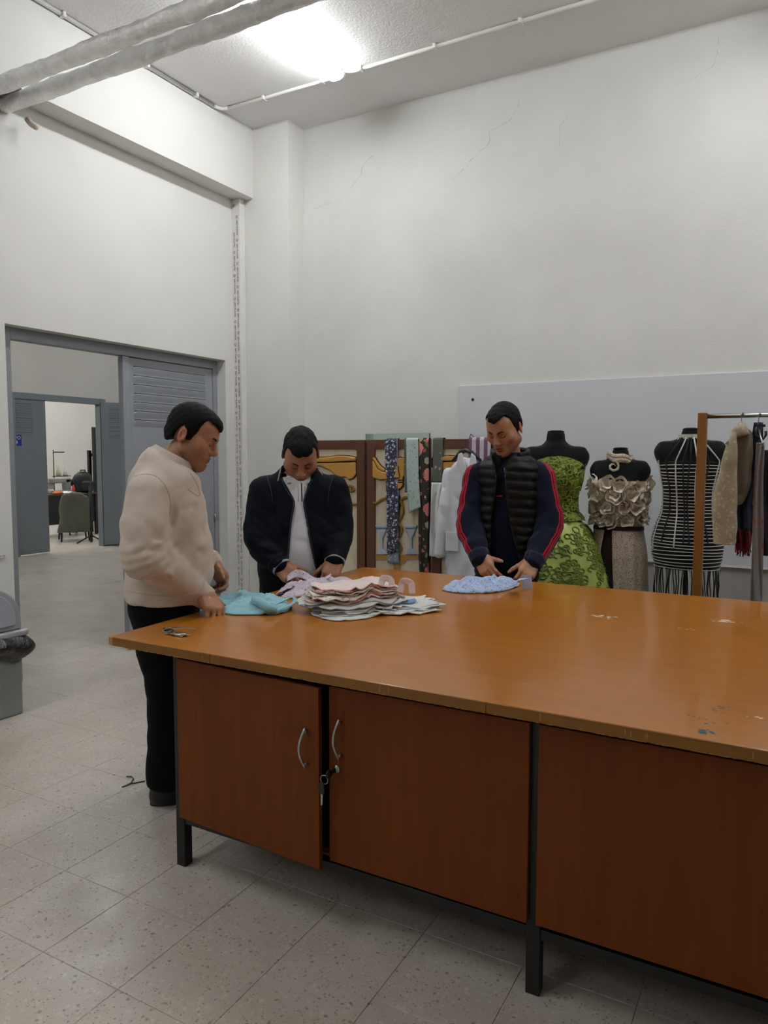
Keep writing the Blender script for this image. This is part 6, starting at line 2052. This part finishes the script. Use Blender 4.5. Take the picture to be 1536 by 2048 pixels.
surf_line(C3, VV, FV, [(1010, 950), (1014, 998), (1024, 1061), (1037, 1108)], 'vest_zip', M_keyblk, man3, .003)
surf_line(C3, VV, FV, [(992, 950), (989, 1000), (986, 1040), (982, 1100)], 'vest_zip', M_keyblk, man3, .003)
M_trk = cloth_mat('navy_rib', (22, 28, 48))
for s_, e_, w_ in arms:
    d_ = (w_-e_).normalized()
    ring_band('cuff', w_-d_*.035, w_+d_*.03, .060, .050, M_trk, man3)
nR = Matrix.Rotation(math.radians(10), 3, 'X')
collar_mesh(J(1020, 917, -.02), nR, .112, .118, -.035, .05, .9, M_vest, man3, 'vest_collar', flare=-.008, th=.022)
collar_mesh(J(1018, 925, .0), nR, .078, .078, -.03, .025, .35, cloth_mat('black_rib', (14, 14, 17)), man3, 'inner_collar', flare=-.006, th=.006)
def on_top(px, py):
    z = J(px, py, 0).z
    yy = float(smooth_interp(zs_, [r[3]-max(.05, r[2]-.022) for r in rows], np.array([z]))[0]); return J(px, py, -yy+.004)
MB().tube([on_top(1009, 935), on_top(1010, 950), on_top(1010.5, 962)], .003, 6).build('zip', M_steel, man3)
p = on_top(999, 992)
MB().box(-.016, .016, -.002, .002, -.004, .004).build('red_badge', simple('red_mark', (170, 24, 40), 0.6), man3, loc=(p.x, p.y-.002, p.z))
ft3 = [(cxs[-1]-.12, .02), (cxs[-1]+.12, .02)]
trousers(man3, rz_(1165), .18, .125, cxs[-1], 0, ft3, cloth_mat('black_joggers', (18, 19, 24)), (.10, .085, .075), 43)
shoes(man3, ft3, M_shoe, (8, -8))
head_parts(man3, h3, None)
tag(man3, 'person in a black padded vest over a navy red-striped track top', 'person')

for nm_, sp_ in (('navy_shell', .08), ('black_navy_denim', .08), ('black_padded_nylon', .22), ('navy_track_knit', .1), ('black_trousers', .08), ('black_joggers', .08), ('black_hair', .12), ('black_form_jersey', .12), ('navy_rib', .08)):
    if nm_ in MATS: MATS[nm_].node_tree.nodes['Principled BSDF'].inputs['Specular IOR Level'].default_value = sp_
# ================================================================== CLOTHS ON THE TABLE
Z0 = TZ1+0.001
def smooth_poly(P, n=96):
    """closed Catmull-Rom through table points, resampled"""
    P = np.array([(p[0], p[1]) for p in P]); m_ = len(P); out = []
    per = max(2, n//m_)
    for i in range(m_):
        a, b, c, d = P[i-1], P[i], P[(i+1) % m_], P[(i+2) % m_]
        for k in range(per):
            u = k/per
            out.append(0.5*((2*b)+(c-a)*u+(2*a-5*b+4*c-d)*u*u+(3*b-a-3*c+d)*u**3)*0.55+0.45*(b+(c-b)*u))
    return np.array(out)
def ridge2(seed, freq, n=5, dirs=None):
    r = np.random.default_rng(seed)
    a = r.uniform(0, np.pi, n) if dirs is None else np.array(dirs)+r.normal(0, .25, len(dirs)); n = len(a)
    fr = freq*r.uniform(.6, 1.5, n); ph = r.uniform(0, 6.28, n)
    def fn(X, Y):
        s_ = 0
        for i in range(n):
            q = (X*np.cos(a[i])+Y*np.sin(a[i]))*fr[i]+ph[i]+1.3*np.sin((X*np.sin(a[i])-Y*np.cos(a[i]))*fr[i]*.45+ph[-i-1])
            s_ = s_+(1-np.abs(np.sin(q)))**1.6
        return s_/n*1.9-.6
    return fn
def crumple(name, outline, h, seed, mat, label, cat, freq=26, dirs=None, nr=26, edge=0.012, group=None, tilt=None):
    """heap of cloth resting on the table: outline (world xy), crest height h"""
    O = smooth_poly(outline); n = len(O); cen = O.mean(0)
    rg = ridge2(seed, freq, 5, dirs); rg2 = ridge2(seed+50, freq*2.6, 4); ed = ridge2(seed+90, freq*1.4, 3)
    V = []; F = []
    for i in range(nr+1):
        u = (i/nr)**0.8
        for k in range(n):
            p = cen+(O[k]-cen)*u
            x, y = p
            prof = (1-u**3.2)**0.8
            z = Z0+.004+h*prof*(0.50+0.42*float(rg(x, y)))+h*.14*prof*float(rg2(x, y))
            z += edge*u**6*max(0, float(ed(x, y)))
            if tilt: z += prof*tilt(x, y)
            V.append((x, y, max(z, Z0+.0015)))
    for i in range(nr):
        for k in range(n):
            F.append((i*n+k, i*n+(k+1) % n, (i+1)*n+(k+1) % n, (i+1)*n+k))
    m_ = len(V)
    # rolled under edge
    for k in range(n):
        p = cen+(O[k]-cen)*.985; z = V[nr*n+k][2]
        V.append((p[0], p[1], max(Z0, z-.004)))
    for k in range(n): F.append((nr*n+k, nr*n+(k+1) % n, m_+(k+1) % n, m_+k))
    for k in range(n):
        p = cen+(O[k]-cen)*.8
        V.append((p[0], p[1], Z0))
    for k in range(n): F.append((m_+k, m_+(k+1) % n, m_+n+(k+1) % n, m_+n+k))
    F.append(tuple(range(m_+n, m_+2*n)))
    c = np.array([cen[0], cen[1], Z0])
    o = mk(name, np.array(V)-c, F, mat, None, True)
    o.location = c
    return tag(o, label, cat, group)
def T(px, py): p = at_z(px, py, TZ1); return (p.x, p.y)

M_turq = cloth_mat('turquoise_cotton', (142, 192, 202), fold=0.1)
tq = crumple('turquoise_cloth', [T(405, 1214), T(430, 1226), T(470, 1231), T(520, 1231), T(560, 1229), T(585, 1218), T(570, 1202), T(530, 1192), T(470, 1189), T(425, 1200)], 0.066, 3, M_turq, 'crumpled turquoise cloth under the hand of the sweater wearer', 'cloth', 24)
def strap(path, w_, mat, parent, up=(0, 0, 1), th=.002, origin=(0, 0, 0)):
    P = [Vector(p) for p in path]; Q = []
    for i in range(len(P)-1):
        a, b, c, d = P[max(i-1, 0)], P[i], P[i+1], P[min(i+2, len(P)-1)]
        for k in range(6):
            u = k/6; Q.append(0.5*((2*b)+(c-a)*u+(2*a-5*b+4*c-d)*u*u+(3*b-a-3*c+d)*u**3))
    Q.append(P[-1]); Q = np.array([tuple(q) for q in Q])-np.array(origin)
    tg = np.gradient(Q, axis=0); wd = np.cross(tg, np.array(up)); wd /= np.linalg.norm(wd, axis=1, keepdims=True)+1e-9
    def fn(U, W):
        i = (U*(len(Q)-1)).round().astype(int)
        P_ = Q[i]+wd[i]*((W-.5)*w_)[..., None]
        return P_[..., 0], P_[..., 1], P_[..., 2]
    V, F = sheet(fn, len(Q), 5, th)
    return mk('strap', V, F, mat, parent, True)
def W(px, py, z): p = at_z(px, py, z); return (p.x, p.y, p.z)
vdir = Vector((-.62, .78, 0))          # roughly along the viewing direction: straps stand across it
strap([W(548, 1222, Z0+.02), W(565, 1216, Z0+.022), W(584, 1208, Z0+.024), W(591, 1200, Z0+.03), W(584, 1194, Z0+.034), W(566, 1201, Z0+.03), W(545, 1210, Z0+.03)], .02, M_turq, tq, (-.1, .2, 1), origin=tq.location)
# sleeve roll on the turquoise cloth
rl = MB().tube([Vector(W(508, 1198, Z0+.045))-tq.location, Vector(W(522, 1206, Z0+.042))-tq.location, Vector(W(538, 1216, Z0+.03))-tq.location, Vector(W(552, 1222, Z0+.02))-tq.location], [.014, .022, .02, .012], 12)
rl.build('rolled_edge', M_turq, tq)

li = crumple('lilac_cloth', [T(548, 1194), T(565, 1186), T(575, 1190), T(556, 1203), T(590, 1196), T(640, 1190), T(690, 1176), T(712, 1166), T(690, 1158), T(650, 1160), T(600, 1166), T(572, 1172)], 0.055, 12, M_lilac, 'lilac sprigged cloth held by the person in the navy jacket', 'cloth', 22)
V_, F_ = sheet(lambda U, W_: tuple(np.moveaxis(np.array([[at_y(574+(662-574)*float(u), 1163-7*math.sin(math.pi*float(u)*2.2)-16*float(w)*(.7+.3*math.sin(5*float(u)))-5*float(u), 3.16+.05*float(w)+.025*math.sin(11*float(u)))[:] for w in W_[0]] for u in U[:, 0]]), -1, 0)), 26, 8, .002)
mk('raised_edge', np.array(V_)-np.array(li.location), F_, M_lilac, li, True)

bl = crumple('blue_cloth', [T(884, 1181), T(905, 1186), T(940, 1188), T(985, 1187), T(1020, 1180), T(1040, 1172), T(1030, 1164), T(985, 1162), T(930, 1165), T(895, 1172)], 0.075, 22, M_bluefl, 'pale blue sprigged cloth in front of the padded vest', 'cloth', 26)
strap([W(1015, 1172, Z0+.03), W(1030, 1166, Z0+.05), W(1042, 1160, Z0+.07), W(1052, 1158, Z0+.085)], .045, M_bluefl, bl, (.2, -.5, 1), origin=bl.location)
bsY = at_z(1055, 1180, Z0).y
bsp = at_y(1055, 1180, bsY)
bs = strap([at_y(1053, 1150, bsY), at_y(1053, 1158, bsY), at_y(1054, 1166, bsY), at_y(1055, 1173, bsY), at_y(1056, 1178.5, bsY)], .05, cloth_mat('pale_blue_plain', (176, 190, 224)), None, (-.32, .95, 0), .003, origin=bsp)
bs.name = 'blue_strip'; bs.location = bsp; tag(bs, 'small pale blue strip hanging below a hand of the vest wearer', 'cloth')

# ---- the pile of cut pieces
E1 = np.array([.703, .712]); E2 = np.array([-.712, .703]); PC = np.array([-1.632, 2.74])
M_pink = cloth_mat('pale_pink_cotton', (232, 212, 207), fold=0.05)
M_pinkd = cloth_mat('salmon_lining', (206, 150, 132))
M_speck = floral('speckled_cream', (214, 206, 196), [(90, 0.72, 0.0, 0.34, (96, 70, 62), (150, 106, 92)), (60, 0.86, 0.0, 0.3, (128, 48, 60), (60, 60, 84))])
M_speck2 = floral('pink_speckled', (222, 198, 192), [(80, 0.70, 0.0, 0.32, (160, 70, 72), (120, 80, 70))])
M_star = floral('blue_star_print', (216, 214, 210), [(13, 0.45, 0.0, 0.38, (96, 122, 172), (130, 150, 190))])
M_bluel = cloth_mat('mid_blue_cotton', (110, 146, 188))
M_paper = cloth_mat('white_calico', (216, 218, 214))
M_greyc = cloth_mat('pale_grey_cotton', (190, 188, 182))
common = ridge2(77, 11, 4, [0.6, 0.9, 2.2, 1.6])
def layer(i, z, half, rot, off, seed, mat, label, th=.005, amp=.018, corner=.5, spikes=0.0, nr=12, droop=0.0):
    """one cut piece lying in the pile; half=(a,b) half sizes along the pile axes"""
    r = np.random.default_rng(seed); n = 88
    a = np.linspace(0, 2*np.pi, n, endpoint=False)
    p_ = 2+4*corner
    R_ = (np.abs(np.cos(a)/half[0])**p_+np.abs(np.sin(a)/half[1])**p_)**(-1/p_)
    R_ = R_*(1+0.05*np.sin(3*a+r.uniform(0, 6))+0.04*np.sin(7*a+r.uniform(0, 6))+spikes*np.abs(np.sin(9*a+r.uniform(0, 6)))**8)
    ca, sa = math.cos(rot), math.sin(rot)
    loc = ridge2(seed, 20, 3); eg = ridge2(seed+7, 30, 3)
    top = np.zeros((nr+1, n, 3))
    for j in range(nr+1):
        u = (j/nr)**.8
        lx = R_*np.cos(a)*u; ly = R_*np.sin(a)*u
        ex = lx*ca-ly*sa+off[0]; ey = lx*sa+ly*ca+off[1]
        X = PC[0]+E1[0]*ex+E2[0]*ey; Y = PC[1]+E1[1]*ex+E2[1]*ey
        zz = Z0+z*(1-droop*u**3)+amp*min(1, z/.05)*(common(X, Y))*(.5+.8*u)+.004*loc(X, Y)*u+.011*np.maximum(0, eg(X, Y))*u**4
        top[j, :, 0] = X; top[j, :, 1] = Y; top[j, :, 2] = np.maximum(zz, Z0+th+.0005+.0012*i)
    rim = top[nr].copy(); c0 = top[0, 0, :2]
    V = [top.reshape(-1, 3)]
    mid = rim.copy(); mid[:, :2] += (rim[:, :2]-c0)*.012; mid[:, 2] -= th*.5
    low = rim.copy(); low[:, 2] -= th
    inn = top[nr-4].copy(); inn[:, 2] -= th
    inn[:, 2] = np.maximum(inn[:, 2], Z0)
    V += [mid, low, inn]
    V = np.concatenate(V); F = []
    m0 = (nr+1)*n
    ar = np.arange(n); nx = (ar+1) % n
    for j in range(nr): F.append(np.stack([j*n+ar, j*n+nx, (j+1)*n+nx, (j+1)*n+ar], -1))
    prev = nr*n
    for q in range(3):
        F.append(np.stack([prev+ar, prev+nx, m0+q*n+nx, m0+q*n+ar], -1)); prev = m0+q*n
    F = np.concatenate(F).tolist()
    F.append(tuple((prev+ar).tolist()))
    c = np.array([PC[0], PC[1], Z0])
    o = mk('cloth_piece', V-c, F, mat, None, True); o.location = c
    return tag(o, label, 'cloth', 'pile of cut cloth pieces on the table')
G_ = [
 (.006, (.19, .13), 0.55, (-.03, -.02), M_paper, 'white cut piece at the very bottom of the pile', .6, .02),
 (.012, (.25, .12), -.10, (.05, -.02), M_paper, 'white cut piece second from the bottom of the pile', .6, .13),
 (.018, (.26, .13), -.02, (.06, .01), M_paper, 'white cut piece third from the bottom, pointing right', .6, .14),
 (.024, (.26, .13), .06, (.07, .02), M_paper, 'white cut piece fourth from the bottom of the pile', .6, .14),
 (.031, (.24, .13), .02, (.06, .02), M_paper, 'topmost white cut piece under the blue one', .6, .14),
 (.039, (.22, .13), .08, (.01, .03), M_bluel, 'mid-blue cut piece in the middle of the pile', .4, .02),
 (.047, (.23, .14), .10, (-.03, .02), M_star, 'white piece printed with blue stars in the pile', .4, .03),
 (.055, (.20, .13), -.12, (-.04, .03), M_greyc, 'pale grey cut piece above the star print', .4, .02),
 (.063, (.21, .12), .10, (-.02, .03), M_speck2, 'pink speckled piece in the lower half of the pile', .3, .03),
 (.071, (.20, .13), .0, (-.03, .04), M_pinkd, 'salmon pink piece between the speckled pieces', .3, .02),
 (.079, (.19, .13), .12, (-.05, .03), M_speck, 'cream speckled piece with brown flecks in the pile', .4, .03),
 (.087, (.20, .12), -.05, (-.02, .04), M_pink, 'pale pink piece below the top speckled one', .3, .02),
 (.095, (.19, .12), .06, (-.02, .04), M_speck, 'cream speckled piece just below the top of the pile', .3, .03),
 (.103, (.17, .11), .0, (-.03, .03), M_pinkd, 'salmon pink lining piece under the top bib', .3, .02),
 (.110, (.18, .12), .03, (-.02, .04), M_pink, 'pale pink bib with two straps on top of the pile', .35, .03),
]
tops = []
for i, (z, hf, rot, off, mat, lab, cor, spk) in enumerate(G_):
    tops.append(layer(i, z, hf, rot, off, 100+i*3, mat, lab, th=.0055, amp=.028, corner=cor, spikes=spk))
tp = tops[-1]
for px, py, w_ in ((772, 1172, 26), (812, 1178, 24)):
    zt = Z0+.105
    p0, p1 = at_y(px-w_*.5, py+8, 2.78), at_y(px+w_*.5, py+10, 2.80)
    m0 = at_y(px-4, py-16, 2.80); m1 = at_y(px+6, py-14, 2.81)
    strap([p0, (m0.x-.008, m0.y, m0.z-.01), m0, m1, (m1.x+.012, m1.y, m1.z-.012), p1], .028, M_pink, tp, (-.45, .89, .05), .004, origin=tp.location)

# ================================================================== SEWING ROOM BEYOND THE DOORS
M_desk = simple('dark_desk_top', (52, 40, 38), 0.4)
M_machine = simple('machine_grey', (150, 152, 146), 0.4)
DXf, DXb = -11.75, -12.45
st_ = empty('sewing_table', (-12.1, 9.2, 0))
addp(MB().box(DXb, DXf, 8.35, 9.78, 0.775, 0.805).build('table_top', M_desk, bevel=0.004), st_)
for x in (DXb+.05, DXf-.05):
    for y in (8.45, 9.70):
        addp(MB().box(x-.02, x+.02, y-.02, y+.02, 0, .775).build('leg', M_black), st_)
addp(MB().box(DXf-.08, DXf-.05, 8.47, 9.68, .25, .775).build('modesty_panel', M_keyblk), st_)
tag(st_, 'dark sewing table in the room beyond the far doors', 'table')
DZT = 0.806
sm_e = empty('sewing_machine', (-12.1, 9.13, DZT))
MB().box(-.09, .09, -.24, .24, 0, .06).build('bed', M_machine, sm_e, bevel=.01)
MB().box(-.06, .06, .10, .22, .06, .27).build('pillar', M_machine, sm_e, bevel=.015)
MB().box(-.06, .06, -.24, .22, .19, .29).build('arm', M_machine, sm_e, bevel=.02)
MB().box(-.04, .04, -.23, -.13, .09, .19).build('needle_head', M_machine, sm_e, bevel=.01)
MB().cyl((0, .22, .2), (0, .26, .2), .07, 18).build('hand_wheel', M_black, sm_e)
tag(sm_e, 'grey sewing machine on the dark table beyond the doors', 'sewing machine')
ts_ = empty('thread_stand', (-12.32, 9.19, DZT))
MB().cyl((0, 0, 0), (0, 0, .82), .009, 8).build('pole', M_black, ts_)
MB().box(-.012, .012, 0, .24, .765, .785).build('guide_arm', M_black, ts_)
MB().box(-.05, .05, 0.0, .34, .31, .322).build('tray', M_black, ts_)
MB().lathe([(.09, 0), (.09, .01), (.012, .02)], (0, 0, 0), 16).build('base', M_black, ts_)
tag(ts_, 'black thread stand rising behind the sewing machine', 'stand')
for y, c_, lb in ((.10, (196, 188, 160), 'cream thread cone on the stand tray'), (.25, (214, 218, 216), 'white thread cone on the stand tray')):
    m_ = MB().lathe([(.045, 0), (.05, .01), (.02, .15), (.014, .17), (.014, .19)], (0, 0, 0), 16)
    o = m_.build('thread_cone', simple('thread_%d' % c_[0], c_, .8), None, loc=(-12.32, 9.19+y, DZT+.322)); tag(o, lb, 'thread', 'thread cones')
# backpack
f = SDF((-.2, -.24, 0), (.2, .24, .42), .012)
f.zloft([0.0, .05, .2, .32, .40], [0]*5, [0]*5, [.11, .13, .13, .11, .05], [.17, .19, .19, .16, .08], 3)
f.perturb(lambda X, Y, Z: .006*ridges(3, 22, 4)(X, Y, Z)); V, F = f.mesh(1)
bp = mk('backpack', V, F, simple('black_canvas', (22, 22, 24), .7), None, True); bp.location = (-11.98, 9.56, DZT)
MB().tube([(0, -.05, .38), (.02, -.05, .43), (.02, .05, .43), (0, .05, .38)], .012, 8).build('grab_handle', M_keyblk, bp)
f2_ = SDF((.08, -.16, .02), (.22, .16, .24), .01); f2_.zloft([.03, .1, .2, .23], [.13]*4, [0]*4, [.04, .05, .045, .02], [.12, .13, .12, .1], 3); V, F = f2_.mesh(1)
mk('front_pocket', V, F, simple('black_canvas2', (28, 28, 30), .7), bp, True)
tag(bp, 'black backpack on the sewing table beyond the doors', 'backpack')
def heap(name, x, y, r, h, c_, label):
    f = SDF((-r-.03, -r*1.6-.03, 0), (r+.03, r*1.6+.03, h+.03), .012); f.ell((0, 0, h*.3), (r, r*1.6, h*.7), 0)
    f.perturb(lambda X, Y, Z: .01*ridges(int(x*-10), 30, 4)(X, Y, Z)); f.D = np.maximum(f.D, (.002-f.ax[2])[None, None, :].astype(np.float32)); V, F = f.mesh(1)
    o = mk(name, V, F, cloth_mat('heap_%d_%d' % (c_[0], c_[1]), c_), None, True); o.location = (x, y, DZT); return tag(o, label, 'cloth')
heap('orange_cloth', -11.86, 8.92, .07, .06, (196, 100, 48), 'small orange cloth heap on the sewing table')
heap('white_cloth', -11.86, 9.12, .08, .05, (226, 226, 222), 'small white cloth heap on the sewing table')
o = MB().lathe([(.03, 0), (.032, .01), (.03, .1), (.012, .13), (.012, .16)], (0, 0, 0), 14).build('bottle', simple('red_plastic', (170, 40, 46), .4), None, loc=(-11.84, 9.24, DZT)); tag(o, 'small red bottle beside the black backpack', 'bottle')
# chair with a coat over its back
ch_ = empty('chair', (-11.30, 8.80, 0), math.radians(-32))
for x, y in ((-.2, -.2), (.2, -.2), (-.2, .2), (.2, .2)):
    MB().tube([(x, y, .43), (x*1.15, y*1.15, 0)], .015, 8).build('leg', M_black, ch_)
MB().box(-.22, .22, -.22, .22, .42, .47).build('seat', M_keyblk, ch_, bevel=.02)
MB().box(.19, .22, -.2, .2, .5, .84).build('backrest', M_keyblk, ch_, bevel=.02)
for y in (-.17, .17): MB().tube([(.2, y, .43), (.21, y, .6)], .012, 8).build('back_post', M_black, ch_)
tag(ch_, 'black chair at the sewing table, a coat over its back', 'chair')
f = SDF((.08, -.34, .14), (.36, .34, .92), .013)
f.zloft([.16, .35, .6, .78, .86], [.225]*5, [0]*5, [.06, .06, .05, .05, .035], [.29, .275, .25, .22, .13], 2.6)
f.ell((.25, 0, .80), (.05, .12, .08), .03)
f.perturb(lambda X, Y, Z: .006*ridges(14, 24, 4, (1, 1, .3))(X, Y, Z))
V, F = f.mesh(1); co = mk('hooded_coat', V, F, cloth_mat('olive_grey_coat', (98, 100, 88)), None, True)
co.location = ch_.location; co.rotation_euler = ch_.rotation_euler
tag(co, 'olive grey hooded coat draped over the chair back', 'coat')
# tall frame, black stand, box
tf_ = empty('tall_board', (-12.0, 10.03, 0))
MB().box(-.02, .02, -.14, .5, 0.0, 2.05).build('panel', simple('board_brown', (92, 58, 36), .5), tf_)
MB().box(-.03, .03, -.19, -.14, 0.0, 2.07).build('edge_post', M_black, tf_)
tag(tf_, 'tall brown board with a black edge beyond the far door', 'board')
bs_ = empty('black_stand', (-10.62, 8.62, 0))
MB().cyl((0, 0, 0.02), (0, 0, 1.05), .022, 10).build('column', M_black, bs_)
for a in (0.3, 2.4, 4.5):
    MB().tube([(0, 0, .14), (.26*math.cos(a), .26*math.sin(a), .02)], .014, 8).build('foot', M_black, bs_)
MB().box(-.02, .02, -.16, .16, 1.03, 1.06).build('top_bar', M_black, bs_)
tag(bs_, 'black metal stand just inside the far doorway', 'stand')
ps_ = empty('iron_post', (-12.25, 9.95, 0))
MB().box(-.03, .03, -.03, .03, 0, 1.62).build('post', M_black, ps_); MB().box(-.03, .03, -.02, .16, 1.5, 1.56).build('bracket', M_black, ps_)
tag(ps_, 'black upright post behind the backpack', 'post')
cbx = MB().box(-.15, .15, -.2, .2, 0, .34).build('cardboard_box', simple('cardboard', (136, 108, 84), .8), None, loc=(-12.15, 9.45, .26), bevel=.004)
MB().box(-.16, .16, -.21, .21, -.02, 0).build('shelf_board', M_desk, cbx)
for x in (-.13, .13):
    for y in (-.18, .18): MB().box(x-.01, x+.01, y-.01, y+.01, -.26, -.02).build('support', M_black, cbx)
tag(cbx, 'brown cardboard box under the sewing table', 'box')
# dark scrap of thread on the floor by the table
p0 = at_z(248, 1573, 0)
sc_o = MB().tube([tuple(at_z(px, py, .004)) for px, py in ((253, 1553), (263, 1553), (267, 1558), (262, 1566), (252, 1571), (244, 1574), (262, 1567), (275, 1565), (290, 1562))], .003, 5)
tag(sc_o.build('thread_scrap', simple('dark_thread', (70, 56, 50), .8)), 'dark thread scrap on the floor beside the dark trousers', 'thread')
